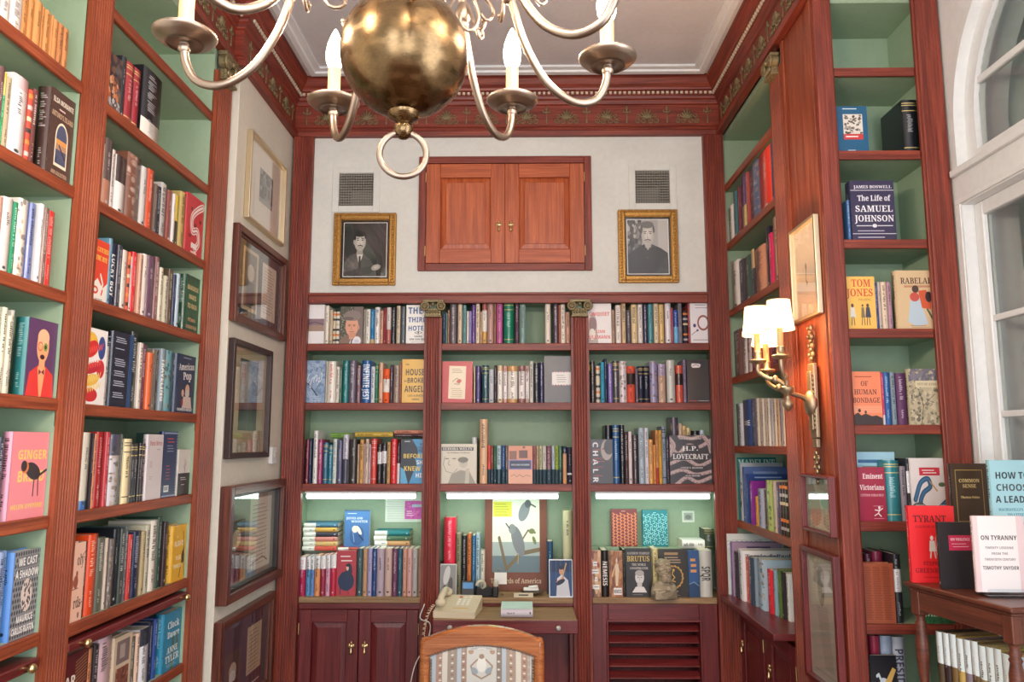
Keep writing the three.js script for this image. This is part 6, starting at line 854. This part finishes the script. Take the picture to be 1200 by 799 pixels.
// ------------------------------------------------------------------ chandelier
{
  const CX = -0.19, CZ = -1.176, ch = thing('chandelier', 'brass ball chandelier with curved arms and lit candle bulbs', 'chandelier', [CX, 0, CZ]);
  const by = 2.229, br = 0.104;
  part(ch, 'globe', new THREE.SphereGeometry(br, 48, 32).translate(0, by, 0), M.brass, 'large polished brass ball');
  part(ch, 'stem', lathe([[0.012, 3.62], [0.012, 2.9], [0.03, 2.86], [0.042, 2.8], [0.03, 2.74], [0.018, 2.7], [0.018, 2.6], [0.045, 2.56], [0.055, 2.5], [0.045, 2.44], [0.026, 2.41], [0.04, 2.385], [0.05, 2.36], [0.035, 2.34], [0.024, 2.32]], 24), M.brass);
  part(ch, 'ceiling_rose', lathe([[0.07, 3.62], [0.068, 3.6], [0.04, 3.58], [0.014, 3.57]], 24), M.brass);
  part(ch, 'finial', [lathe([[0.026, by - br + 0.006], [0.026, by - br - 0.004], [0.016, by - br - 0.01], [0.01, by - br - 0.016]], 16), ball(0.016, 0.017, 0.016, 0, by - br - 0.024, 0, 14)], M.brass);
  part(ch, 'ring', new THREE.TorusGeometry(0.037, 0.0052, 10, 40).rotateY(0.12).translate(0, by - br - 0.066, 0), M.pewter, 'hanging pull ring');
  const arm = (x, z) => {                                             // cup foot at world (x, z)
    const dx = x - CX, dz = z - CZ, Rr = Math.hypot(dx, dz), u = [dx / Rr, dz / Rr], P = (r, y) => [u[0] * r, y, u[1] * r];
    const k = Rr / 0.35, a = part(ch, 'arm', tube([P(0.03, 2.5), P(0.075 * k, 2.53), P(0.13 * k, 2.5), P(0.16 * k, 2.43), P(0.178 * k, 2.35), P(0.205 * k, 2.27), P(0.245 * k, 2.212), P(0.29 * k, 2.189), P(0.328 * k, 2.2), P(0.346 * k, 2.232), P(0.35 * k, 2.262)], 0.0073, 56, 10), M.pewter);
    const px = u[0] * Rr, pz = u[1] * Rr, side = [-u[1], u[0]];
    // leaf collar and scrolls where the arm turns down
    const q = [ball(0.014, 0.024, 0.014, ...P(0.172 * k, 2.385), 10), ball(0.011, 0.011, 0.011, ...P(0.17 * k, 2.36), 8)];
    for (const s of [-1, 1]) { const W = (r, y, o) => [u[0] * r * k + side[0] * o * s, y, u[1] * r * k + side[1] * o * s]; q.push(tube([W(0.168, 2.40, 0.006), W(0.168, 2.37, 0.02), W(0.17, 2.348, 0.03), W(0.17, 2.34, 0.042), W(0.17, 2.35, 0.048), W(0.17, 2.357, 0.042)], 0.0036, 16, 6), ball(0.006, 0.006, 0.006, ...W(0.17, 2.354, 0.046), 7)); }
    { const W = (r, y) => [u[0] * r * k, y, u[1] * r * k]; q.push(tube([W(0.19, 2.40), W(0.215, 2.375), W(0.228, 2.36), W(0.238, 2.37), W(0.23, 2.382)], 0.0036, 14, 6), tube([W(0.15, 2.41), W(0.13, 2.38), W(0.118, 2.366), W(0.108, 2.376), W(0.116, 2.388)], 0.0036, 14, 6)); }
    part(a, 'leaf_scroll', q, M.pewter);
    part(a, 'drip_pan', lathe([[0.007, 2.25], [0.0105, 2.254], [0.0105, 2.262], [0.008, 2.266], [0.026, 2.2665], [0.029, 2.2635], [0.032, 2.2675], [0.043, 2.271], [0.0495, 2.277], [0.052, 2.2805], [0.0515, 2.2835], [0.049, 2.283], [0.042, 2.277], [0.024, 2.273], [0, 2.273]], 36, px, 0, pz), M.pewter, 'round brass drip pan');
    part(a, 'candle_sleeve', cyl(0.0125, 0.0125, 0.075, px, 2.3125, pz, 16), M.ivory, 'cream candle sleeve');
    part(a, 'bulb', lathe([[0.0105, 2.35], [0.0165, 2.364], [0.0185, 2.382], [0.0155, 2.402], [0.0085, 2.422], [0.003, 2.434], [0, 2.437]], 18, px, 0, pz), M.bulb, 'glowing flame-shaped bulb');
    const l = new THREE.PointLight(0xffebd4, 1.05, 0, 2); l.position.set(CX + px, 2.385, CZ + pz); l.shadow.radius = 1; scene.add(l);
  };
  arm(-0.566, -1.205); arm(-0.378, -1.461); arm(-0.019, -1.461); arm(0.153, -1.291); arm(0.137, -1.02); arm(-0.1, -0.838); arm(-0.44, -0.93);
  for (let i = 0; i < 7; i++) {                                       // small scroll brackets round the neck of the ball
    const a = i / 7 * 2 * PI + 0.35, W = (r, y) => [Math.cos(a) * r, y, Math.sin(a) * r];
    part(ch, 'scroll_bracket', [tube([W(0.03, 2.42), W(0.08, 2.41), W(0.12, 2.375), W(0.135, 2.335), W(0.12, 2.305), W(0.1, 2.31), W(0.1, 2.33)], 0.0036, 24, 6), tube([W(0.12, 2.375), W(0.15, 2.372), W(0.165, 2.35), W(0.15, 2.333), W(0.14, 2.342)], 0.0032, 16, 6)], M.pewter);
  }
}

// ------------------------------------------------------------------ wall sconce
{
  const s = thing('wall_sconce', 'gilt three-armed wall sconce with pleated cream shades', 'sconce');
  const z = -2.885, X = 1.098, gil = metal(0.42, 0.34, 0.23, 0.5);
  part(s, 'backplate', [bb(X - 0.018, X, 1.62, 1.9, z - 0.03, z + 0.03, 0.006), bb(X - 0.026, X - 0.018, 1.65, 1.87, z - 0.018, z + 0.018, 0.004), ball(0.026, 0.05, 0.036, X - 0.02, 1.75, z, 12), bb(X - 0.016, X, 1.585, 1.62, z - 0.022, z + 0.022, 0.004)], gil);
  { const q = []; for (let i = 0; i < 13; i++) for (const o of [-1, 1]) q.push(bb(X - 0.022, X - 0.017, 1.655 + i * 0.0165, 1.664 + i * 0.0165, z + o * 0.024 - 0.004, z + o * 0.024 + 0.004, 0.001)); part(s, 'fluting', q, gil).userData.kind = 'stuff'; }
  const leaf = (y0, n, dir) => { const q = []; for (let i = 0; i < n; i++) { const y = y0 + dir * i * 0.017, w = 0.02 * (1 - i / (n + 3)); q.push(ball(0.008, 0.014, w, X - 0.008, y, z + (i % 2 ? 0.007 : -0.007), 7)); q.push(ball(0.006, 0.008, 0.007, X - 0.014, y, z + (i % 2 ? -0.012 : 0.012), 6)); } return q; };
  part(s, 'leaf_finial', leaf(1.915, 8, 1), gil); part(s, 'leaf_drop', leaf(1.565, 7, -1), gil);
  const hub = [0.985, 1.79, -2.865];
  part(s, 'hub', [tube([[X - 0.03, 1.755, z], [1.05, 1.77, -2.88], hub], 0.009, 12, 8), lathe([[0, -0.06], [0.006, -0.058], [0.018, -0.04], [0.02, -0.026], [0.01, -0.014], [0.008, 0], [0.022, 0.012], [0.026, 0.026], [0.024, 0.034], [0, 0.036]], 16, hub[0], hub[1] - 0.012, hub[2])], gil, 'urn-shaped hub with acorn drop');
  for (const [x, zz, dy] of [[0.9, -2.93, 0], [0.957, -2.835, 0.008], [0.955, -3.0, -0.03]]) {
    const a = part(s, 'arm', [tube([[hub[0], 1.81, hub[2]], [hub[0] * 0.7 + x * 0.3, 1.835 + dy, hub[2] * 0.7 + zz * 0.3], [hub[0] * 0.35 + x * 0.65, 1.845 + dy, hub[2] * 0.35 + zz * 0.65], [x, 1.875 + dy, zz], [x, 1.905 + dy, zz]], 0.0085, 20, 8), ball(0.013, 0.016, 0.013, hub[0] * 0.6 + x * 0.4, 1.84 + dy, hub[2] * 0.6 + zz * 0.4, 8)], gil);
    part(a, 'candle_cup', lathe([[0.006, 1.9], [0.028, 1.906], [0.034, 1.914], [0.03, 1.918], [0.014, 1.92], [0.015, 1.945], [0.017, 1.948], [0.012, 1.95]], 18, x, dy, zz), gil);
    part(a, 'candle', cyl(0.0115, 0.0115, 0.08, x, 1.985 + dy, zz, 14), M.ivory);
    const n = 40, pr = []; for (const [r, y] of [[0.0535, 2.012], [0.05, 2.03], [0.0455, 2.06], [0.0425, 2.09], [0.0405, 2.122]]) pr.push([r, y]);
    const sh = lathe(pr, n, 0, 0, 0), pp = sh.attributes.position; for (let i = 0; i < pp.count; i++) { const an = Math.atan2(pp.getZ(i), pp.getX(i)), m = 1 + 0.022 * Math.cos(an * 20); pp.setX(i, pp.getX(i) * m); pp.setZ(i, pp.getZ(i) * m); } sh.computeVertexNormals();
    part(a, 'lamp_shade', [sh.translate(x, dy, zz), new THREE.TorusGeometry(0.0535, 0.0022, 6, 30).rotateX(PI / 2).translate(x, 2.012 + dy, zz), new THREE.TorusGeometry(0.0405, 0.002, 6, 30).rotateX(PI / 2).translate(x, 2.122 + dy, zz)], phy({ color: 0xfff0dc, roughness: 1, transmission: 0.5, thickness: 0, side: THREE.DoubleSide }), 'pleated cream shade');
    part(a, 'bulb', ball(0.012, 0.022, 0.012, x, 2.052 + dy, zz, 12), std({ color: 0xffffff, emissive: 0xffd6a0, emissiveIntensity: 10 }));
    const l = new THREE.PointLight(0xffc488, 0.8, 0, 2); l.position.set(x, 2.052 + dy, zz); scene.add(l);
  }
}

// ------------------------------------------------------------------ chair
{
  const c = thing('desk_chair', 'varnished wooden chair with striped tapestry back and brass nails', 'chair', [-0.152, 0, -3.0]);
  const arc = (x, h, k) => h - k * x * x, pts = []; const H0 = 0.917, H1 = 0.862;
  for (let i = 0; i <= 16; i++) { const x = -0.212 + 0.424 * i / 16; pts.push([x, arc(x, H0, 1.05)]); }
  for (let i = 16; i >= 0; i--) { const x = -0.212 + 0.424 * i / 16; pts.push([x, arc(x, H1, 1.0)]); }
  part(c, 'crest_rail', uvm(poly(pts, 0.026, 0.008).translate(0, 0, -0.013), 0), M.chairWood);
  for (const s of [-1, 1]) part(c, 'back_post', lathe([[0.018, 0.02], [0.02, 0.3], [0.0215, 0.45], [0.021, 0.7], [0.0205, 0.84], [0.0185, 0.866], [0.012, 0.88], [0, 0.884]], 18).translate(s * 0.213, 0, 0), M.chairWood);
  part(c, 'back_rail', bx(0.39, 0.045, 0.028, 0, 0.5, 0, 0.008), M.chairWood);
  { // padded back, domed to both faces
    const q = []; for (const s of [1, -1]) { const G = new THREE.PlaneGeometry(1, 1, 16, 14), p = G.attributes.position; for (let i = 0; i < p.count; i++) { const u = p.getX(i) * 2, v = p.getY(i) + 0.5, x = u * 0.195, top = arc(x, H1, 1.0) + 0.002, y = 0.52 + (top - 0.52) * v; p.setXYZ(i, x, y, s * (0.006 + 0.02 * (1 - u ** 4) * (1 - (2 * v - 1) ** 4))); } if (s < 0) G.scale(1, 1, 1); G.computeVertexNormals(); q.push(toCell(G, 'upholstery')); }
    part(c, 'padded_back', q, M.fabric, 'striped blue and tan tapestry');
    const n = []; const nail = (x, y, z) => n.push(ball(0.005, 0.005, 0.004, x, y, z, 6));
    for (const z of [0.014, -0.014]) { for (let x = -0.19; x <= 0.19; x += 0.0105) nail(x, arc(x, H1, 1.0) - 0.006, z); for (let y = 0.53; y < 0.81; y += 0.0105) { nail(-0.19, y, z); nail(0.19, y, z); } }
    part(c, 'nailhead_trim', n, metal(0.3, 0.22, 0.16, 0.35), 'dark brass nailheads').userData.kind = 'stuff';
  }
  part(c, 'seat', toCell(new RoundedBoxGeometry(0.44, 0.075, 0.42, 3, 0.03).translate(0, 0.455, -0.23), 'upholstery'), M.fabric);
  part(c, 'seat_frame', [bx(0.44, 0.05, 0.03, 0, 0.405, -0.44, 0.006), bx(0.03, 0.05, 0.42, -0.21, 0.405, -0.22, 0.006), bx(0.03, 0.05, 0.42, 0.21, 0.405, -0.22, 0.006)], M.chairWood);
  for (const s of [-1, 1]) part(c, 'leg', lathe([[0.013, 0], [0.018, 0.04], [0.017, 0.2], [0.022, 0.34], [0.022, 0.42]], 14).translate(s * 0.2, 0, -0.43), M.chairWood);
}

// ------------------------------------------------------------------ things on the desk
{
  const p = thing('desk_telephone', 'beige push-button telephone with a coiled cord', 'telephone', [-0.318, 0.77, -3.93], -0.12);
  const body = poly([[-0.1, 0], [0.1, 0], [0.1, 0.022], [-0.1, 0.062]], 0.2, 0.004).rotateY(-PI / 2).translate(0.1, 0.004, 0);   // wedge rising to the back
  part(p, 'body', body, M.plasticBeige);
  const hs = part(p, 'handset', tube([[-0.072, 0.062, 0.088], [-0.074, 0.086, 0.05], [-0.074, 0.1, -0.01], [-0.074, 0.102, -0.06], [-0.072, 0.088, -0.1]], 0.016, 24, 12), M.plasticBeige);
  part(hs, 'mouthpiece', ball(0.026, 0.02, 0.03, -0.072, 0.066, 0.075, 12), M.plasticBeige); part(hs, 'earpiece', ball(0.026, 0.02, 0.03, -0.072, 0.088, -0.085, 12), M.plasticBeige);
  const key = new RoundedBoxGeometry(0.016, 0.006, 0.012, 1, 0.002), kp = (x, z) => { const k = new THREE.Mesh(key, (x + z) > 0.2 ? M.paper : M.paper); k.name = 'key'; k.position.set(x, 0.048 - 0.2 * z, z); k.rotation.x = 0.2; p.add(k); };
  for (let r = 0; r < 4; r++) for (let q = 0; q < 3; q++) kp(0.0 + q * 0.024, -0.045 + r * 0.02);
  for (let q = 0; q < 3; q++) { const k = part(p, 'key', new RoundedBoxGeometry(0.016, 0.006, 0.012, 1, 0.002), std({ color: [0xc83c30, 0xefe8d8, 0xefe8d8][q] })); k.position.set(q * 0.024, 0.064, -0.075); k.rotation.x = 0.2; }
  part(p, 'label_strip', bx(0.075, 0.003, 0.012, 0.024, 0.038, 0.055, 0.001).rotateX(0), std({ color: 0xd8b860, roughness: 0.6 }));
  const pts = []; for (let i = 0; i <= 260; i++) { const t = i / 260, a = i * 0.75, x = -0.1 - 0.022 * Math.sin(t * 2.6) - 0.01 * t, y = 0.055 - 0.03 * t - 0.28 * t * t, z = 0.09 + 0.1 * Math.sin(t * 2.0); pts.push([x + 0.0065 * Math.cos(a), y + 0.003 * Math.sin(a * 0.5), z + 0.0065 * Math.sin(a)]); }
  part(p, 'coiled_cord', tube(pts, 0.0016, 520, 5), M.plasticBeige, 'pale coiled cord');
}
solo('hanging_cable', tube([[-0.50, 0.79, -4.06], [-0.52, 0.72, -4.05], [-0.47, 0.70, -4.04], [-0.485, 0.6, -4.04], [-0.54, 0.5, -4.04], [-0.57, 0.36, -4.04], [-0.585, 0.2, -4.04], [-0.6, 0.02, -4.03]], 0.003, 60, 6), M.paper, 'thin white cable hanging beside the paired cabinet doors', 'cable');
{
  const b = makeBook(0.04, 0.155, 0.17, 'd8d2dc', {}, 'thick pale teal book lying flat on the pull-out board', 'books lying flat');
  b.rotation.set(0, 0, PI / 2); b.position.set(0.05, 0.791, -3.845);
  part(b, 'upper_cover', toCell(new THREE.BoxGeometry(0.0012, 0.155, 0.17).translate(0.0206, 0.0775, -0.085), 'tealcover'), M.print, 'pale teal cover');
}
{ // poster on a brown mount, leaning on the back panel
  const f = thing('bird_poster', 'tall bird print on a brown mount leaning in the desk niche', 'poster', [-0.205, 0.816, -4.27]); f.rotation.x = -0.11;
  part(f, 'mount', bx(0.34, 0.508, 0.006, 0.17, 0.254, -0.003, 0.001), std({ color: 0x7d4a3a, roughness: 0.7 }));
  part(f, 'print', printQuad(0.258, 0.4, PIC.birdposter).translate(0.041, 0.096, 0.0003), M.print);
  part(f, 'lettering', printQuad(0.3, 0.07, [PIC.postertext[0], PIC.postertext[1] + 0.05, PIC.postertext[2], PIC.postertext[3] - 0.05]).translate(0.02, 0.02, 0.0003), M.print);
}
const card = (name, label, w, h, x, z, id, turn, lean = -0.16) => { const o = solo(name, printQuad(w, h, PIC[id], 0.0012), M.print, label, 'postcard'); o.rotation.set(lean, turn, 0); o.position.set(x, 0.8155, z); return o; };
card('photo_card', 'black and white photo card beside the telephone', 0.085, 0.165, -0.428, -4.105, 'armcard', 0.05);
card('photo_card', 'colour photo card of a batter against blue', 0.122, 0.19, 0.138, -4.1, 'batcard', -0.08);
solo('wood_riser', bb(-0.45, -0.352, 0.815, 0.96, -4.35, -4.16, 0.002), M.woodDark, 'low wooden block under the red book in the desk niche', 'riser');
solo('wood_riser', bb(0.2, 0.28, 0.815, 0.96, -4.35, -4.17, 0.002), M.woodDark, 'low wooden block under the cream book in the desk niche', 'riser');
{
  const t = thing('tape_dispenser', 'black tape dispenser on the desk counter', 'dispenser', [-0.2, 0.815, -4.13], 0.3);
  part(t, 'base', [uvm(poly([[-0.045, 0], [0.045, 0], [0.045, 0.03], [0.02, 0.045], [-0.01, 0.03], [-0.045, 0.05]], 0.045, 0.004).translate(0, 0.004, -0.022), 0)], M.black);
  part(t, 'tape_roll', new THREE.TorusGeometry(0.022, 0.009, 8, 20).translate(-0.018, 0.055, 0), phy({ color: 0xd8d2b8, roughness: 0.3, transmission: 0.3, thickness: 0.005 }));
  const s = thing('card_terminal', 'small black device with a blue screen beside the tape dispenser', 'device', [-0.285, 0.815, -4.13], 0.15); s.rotation.x = -0.3;
  part(s, 'case', bx(0.07, 0.075, 0.012, 0, 0.04, 0, 0.004), M.black); part(s, 'screen', bx(0.055, 0.03, 0.001, 0, 0.052, 0.0062, 0), std({ color: 0x3f86c0, roughness: 0.2 }));
  const c = thing('stapler', 'black stapler standing on end by the memo holder', 'stapler', [-0.14, 0.815, -4.11]);
  part(c, 'magazine', bx(0.03, 0.055, 0.03, 0, 0.0275, 0, 0.006), M.black); part(c, 'head', bx(0.026, 0.03, 0.034, 0.002, 0.068, 0, 0.006), M.plasticGrey);
  const m = thing('memo_holder', 'wire memo holder with a white note', 'holder', [-0.125, 0.815, -4.17]);
  part(m, 'wire', [new THREE.TorusGeometry(0.022, 0.0018, 6, 24).rotateX(PI / 2).translate(0, 0.003, 0), cyl(0.0016, 0.0016, 0.11, 0, 0.055, 0, 6), new THREE.TorusGeometry(0.014, 0.0016, 6, 20).translate(0, 0.12, 0)], M.pewter); part(m, 'note', bx(0.065, 0.06, 0.0008, 0.01, 0.085, 0.006, 0), M.paper);
  const d = thing('oyster_dish', 'rough grey shell dish holding folded paper', 'dish', [0.05, 0.815, -4.17]);
  part(d, 'shell', new THREE.SphereGeometry(1, 20, 8, 0, 2 * PI, PI / 2, PI / 2).scale(0.06, 0.022, 0.04).translate(0, 0.022, 0), std({ color: 0x6a5c4a, roughness: 0.7, side: THREE.DoubleSide })); part(d, 'folded_paper', [bx(0.08, 0.012, 0.045, -0.005, 0.03, 0, 0.004), bx(0.05, 0.01, 0.03, 0.01, 0.042, 0.004, 0.004).rotateZ(0.1)], M.paper);
  const n = thing('name_plate', 'small cream name plate at the counter edge', 'sign', [0.005, 0.815, -4.105]); part(n, 'plate', bx(0.1, 0.022, 0.006, 0, 0.011, 0, 0.001), M.plasticBeige); part(n, 'inscription', bx(0.05, 0.006, 0.0006, 0, 0.012, 0.0032, 0), M.black);
  const j = thing('glass_jar', 'clear glass jar with lid next to the dark blue book', 'jar', [0.165, 0.8155, -4.15]); part(j, 'glass', lathe([[0, 0], [0.024, 0.001], [0.025, 0.01], [0.025, 0.12], [0.02, 0.13], [0.02, 0.14]], 18), phy({ color: 0xe0f0e4, transmission: 1, thickness: 0.004, roughness: 0.05, ior: 1.45 })); part(j, 'lid', lathe([[0, 0.156], [0.021, 0.155], [0.022, 0.15], [0.022, 0.138]], 18), M.pewter);
}
// left niche: stacks on a riser, notes pinned to the back
solo('wood_riser', bb(-1.19, -0.55, 0.815, 1.03, ZK + 0.002, -4.285, 0.002), M.mint, 'mint painted step behind the books above the paired doors', 'riser');
function lying(x0, w, y, t, zf, col, spineCol, label, lo) { const b = makeBook(t, w, 0.125, col, lo ? { lab: [0, 0.36, 'eef2ea'], s: 4 } : { s: 1 }, label, 'books lying flat'); b.rotation.set(0, 0, PI / 2); b.position.set(x0 + w, y + t / 2, zf); return b; }
['d0584a', 'd8b878', 'd88a80', '3a3a48', 'd4a850', '4a7a94'].forEach((c, i) => lying(-1.185 + (i % 2) * 0.004, 0.185, 1.03 + i * 0.0245, 0.024, -4.228, c, c, `${colourName(c)} and white book, ${ORD[i]} up in the stack nearest the corner pilaster`, true));
['7a8aa8', 'c99a6a', '4a6a50', '1a7a80'].forEach((c, i) => lying(-0.8 + (i % 2) * 0.004, 0.19, 1.03 + i * 0.0265, 0.026, -4.228, c, c, `${colourName(c)} and white book, ${ORD[i]} up in the stack below the pinned notes`, true));
lying(-0.992, 0.16, 1.03, 0.018, -4.225, 'c8584c', '', 'red and white book lying between the two stacks', true);
{ const b = makeBook(0.03, 0.195, 0.138, '3f6f9c', { F: 'jeeves' }, 'face-out blue jacketed book standing between two flat stacks', 'books standing face out'); b.rotation.y = -PI / 2; b.position.set(-0.965, 1.049, -4.262); }
const note = (id, x, y, w, h, z, label) => { const o = solo('pinned_note', printQuad(w, h, PIC[id], 0.0006), M.print, label, 'note'); o.position.set(x, y, z); };
note('receipts', -0.764, 1.17, 0.2, 0.16, ZK + 0.0005, 'white printed slip pinned in the niche above the paired doors'); note('pinkcard', -0.655, 1.185, 0.1, 0.1, ZK + 0.0015, 'pink card pinned over the white slip');
note('smalltile', 0.885, 1.17, 0.068, 0.062, ZK + 0.0005, 'small pale square print pinned above the white flat books');
for (const [x0, w, y, t, c, label] of [[-0.9, 0.205, 1.637, 0.026, 'cfae4a', 'yellow book lying on top of the third-shelf row above paired doors'], [-0.685, 0.18, 1.637, 0.016, '4a2f38', 'dark plum book under the peach one on the third-shelf row'], [-0.688, 0.185, 1.6535, 0.02, 'd08a72', 'peach book lying on the plum one above the third-shelf row'], [-1.03, 0.105, 1.632, 0.026, '7aa848', 'small green book lying across the third-shelf row near the corner']]) { const b = makeBook(t, w, 0.12, c, { s: 1 }, label, 'books lying flat'); b.rotation.z = PI / 2; b.position.set(x0 + w, y + t / 2, -4.15); }
// right niche
solo('wood_riser', bb(0.345, 1.02, 0.815, 1.045, ZK + 0.002, -4.29, 0.002), M.mint, 'mint painted step behind the books above the louvres', 'riser');
{ let b = makeBook(0.026, 0.2, 0.142, '8a3430', { F: 'damask' }, 'face-out dark red cloth book with orange damask pattern', 'books standing face out'); b.rotation.y = -PI / 2; b.position.set(0.484, 1.0455, -4.312);
  b = makeBook(0.026, 0.196, 0.138, '0c6a72', { F: 'waves' }, 'face-out teal cloth book with pale scroll pattern', 'books standing face out'); b.rotation.y = -PI / 2; b.position.set(0.655, 1.0455, -4.312);
  lying(0.855, 0.12, 1.045, 0.045, -4.225, 'f0efe8', '', 'thick white book lying flat near the small pinned print', false);
  b = makeBook(0.05, 0.1, 0.12, '3a4438', { s: 3 }, 'short dark green volume standing behind the white flat book', 'books standing spine out'); b.position.set(1.0, 1.045, -4.23); }
{ // bust
  const b = thing('portrait_bust', 'small stone bust of a bearded man before the black books', 'bust', [0.722, 0.8155, -4.062], 0.3);
  const q = [], add = (rx, ry, rz, x, y, z, n = 14) => q.push(ball(rx, ry, rz, x, y, z, n));
  const chest = new THREE.SphereGeometry(1, 26, 18), cp2 = chest.attributes.position; for (let i = 0; i < cp2.count; i++) { let x = cp2.getX(i) * 0.07, y = cp2.getY(i) * 0.052 + 0.045, z = cp2.getZ(i) * 0.042; if (y < 0.02) { y = Math.max(y, 0); x *= 1.0; } cp2.setXYZ(i, x, Math.max(0, y), z); } chest.computeVertexNormals(); q.push(chest, bx(0.124, 0.05, 0.07, 0, 0.025, 0, 0.012));
  q.push(cyl(0.024, 0.032, 0.06, 0, 0.095, 0.0, 16)); add(0.036, 0.047, 0.04, 0, 0.146, 0.004, 22); add(0.037, 0.028, 0.042, 0, 0.172, -0.004, 18); add(0.026, 0.03, 0.02, 0, 0.117, 0.03, 16); add(0.0055, 0.013, 0.009, 0, 0.147, 0.046, 10); add(0.012, 0.004, 0.006, -0.014, 0.158, 0.04, 8); add(0.012, 0.004, 0.006, 0.014, 0.158, 0.04, 8); add(0.016, 0.005, 0.008, 0, 0.13, 0.046, 8); add(0.007, 0.012, 0.006, -0.037, 0.145, 0, 8); add(0.007, 0.012, 0.006, 0.037, 0.145, 0, 8); add(0.005, 0.003, 0.003, -0.013, 0.15, 0.041, 8); add(0.005, 0.003, 0.003, 0.013, 0.15, 0.041, 8);
  for (let i = 0; i < 46; i++) { const a = rr(0, 6.28), e = rr(0.1, 1.4), r = 0.039; const x = Math.cos(a) * Math.cos(e) * r, zz = Math.sin(a) * Math.cos(e) * 0.044 - 0.004, y = 0.164 + Math.sin(e) * 0.033; if (zz > 0.008 && y < 0.184) continue; add(0.008, 0.007, 0.008, x, y, zz, 7); }
  for (let i = 0; i < 26; i++) { const a = rr(-1, 1); add(0.006, 0.008, 0.005, a * 0.026, rr(0.092, 0.116), 0.046 - a * a * 0.02, 7); }
  part(b, 'figure', toCell(merge(q), 'marble'), M.stone);
}

// ------------------------------------------------------------------ small table by the window
{
  const th = 0.192, TP = [1.294, 0, -2.127], t = thing('side_table', 'dark wooden side table with turned legs under the display books', 'table', TP, th);
  const H = 1.17, w = 0.265, l = 0.417;
  part(t, 'table_top', [bb(-0.004, w, H - 0.016, H, -l - 0.004, 0.004, 0.006, 2), bb(0.006, w - 0.006, H - 0.026, H - 0.016, -l + 0.006, -0.006, 0.004, 2)], M.tableWood);
  part(t, 'apron', [bb(0.012, 0.028, H - 0.085, H - 0.026, -l + 0.02, -0.02, 0.003), bb(0.02, w - 0.02, H - 0.085, H - 0.026, -0.03, -0.014, 0.003), bb(0.02, w - 0.02, H - 0.085, H - 0.026, -l + 0.014, -l + 0.03, 0.003)], M.tableWood);
  for (const x of [0.026, w - 0.03]) for (const z of [-0.028, -l + 0.028]) part(t, 'leg', [bx(0.036, 0.075, 0.036, x, H - 0.062, z, 0.004), lathe([[0.012, H - 0.42], [0.013, H - 0.4], [0.018, H - 0.37], [0.012, H - 0.345], [0.017, H - 0.335], [0.012, H - 0.325], [0.0125, H - 0.3], [0.019, H - 0.22], [0.0195, H - 0.18], [0.014, H - 0.15], [0.018, H - 0.142], [0.013, H - 0.134], [0.018, H - 0.126], [0.012, H - 0.115], [0.016, H - 0.1]], 16, x, 0, z), bx(0.034, H - 0.42, 0.034, x, (H - 0.42) / 2, z, 0.003)], M.tableWood);
  part(t, 'lower_shelf', bb(0.0, w, 0.785, 0.805, -l, 0, 0.004, 2), M.tableWood);
  // books under the top, spines to the room
  const low = ['5a4a34', '3c2a2c', '7a6038', 'c8a85c', '8a7a86', '6a5434', '9c8a5c', 'b0a070', 'a8924c', '7c6a44', 'b89a5c', 'c8b078'];
  low.forEach((c, i) => { const b = makeBook(0.027, 0.222 + (i % 3) * 0.003, 0.15, c, { up: [0.42, 'e2eef0'], s: 4 }, `white-topped ${colourName(c)} book, ${ORD[i]} from the narrow bay under the small table`, 'books under the side table'); const zz = -l + 0.066 + i * 0.0285 - 0.0, xx = 0.052; const v = V(xx, 0, zz).applyAxisAngle(V(0, 1, 0), th); b.rotation.y = th - PI / 2; b.position.set(TP[0] + v.x, 0.8055, TP[2] + v.z); });
  const show = (id, wd, hh, tk, x, z, y, turn, col, label) => { const b = makeBook(tk, hh, wd, col, { F: id }, label, 'display books by the window'); b.rotation.order = 'YXZ'; b.rotation.y = turn - PI / 2; b.position.set(x, y, z); return b; };
  show('tyrant', 0.143, 0.235, 0.022, 1.218, -2.505, H + 0.0005, -0.02, 'c81c22', 'face-out scarlet book on the side table');
  show('violence', 0.122, 0.195, 0.014, 1.252, -2.395, H + 0.0005, 0.05, '1f1c1e', 'face-out small black book with crimson label on the side table');
  show('tyranny', 0.145, 0.212, 0.014, 1.294, -2.285, H + 0.012, -0.03, 'd8c4c4', 'face-out white book on a clear stand on the side table');
  const e = thing('book_stand', 'clear acrylic stand holding the white book', 'stand', [1.366, H, -2.27], -0.03);
  part(e, 'ledge', [bx(0.12, 0.008, 0.07, 0, 0.004, -0.01, 0.002), bx(0.12, 0.024, 0.005, 0, 0.014, 0.026, 0.002), bx(0.05, 0.12, 0.005, 0, 0.06, -0.03, 0.002)], phy({ color: 0xf4f8fa, transmission: 1, thickness: 0, roughness: 0.03, ior: 1.49 }));
  show('common', 0.125, 0.205, 0.024, 1.405, -2.585, 1.3305, 0.0, '33251a', 'face-out dark brown book with gold border on the sill');
  show('leader', 0.148, 0.22, 0.02, 1.428, -2.41, 1.3305, 0.0, '90c0cc', 'face-out pale aqua book on the window sill');
}

scene.traverse((o) => { if (o.isMesh) { o.castShadow = true; o.receiveShadow = true; } if (o.isPointLight) o.castShadow = true; });
spineTex.needsUpdate = true; coverTex.needsUpdate = true;
renderer.render(scene, camera);
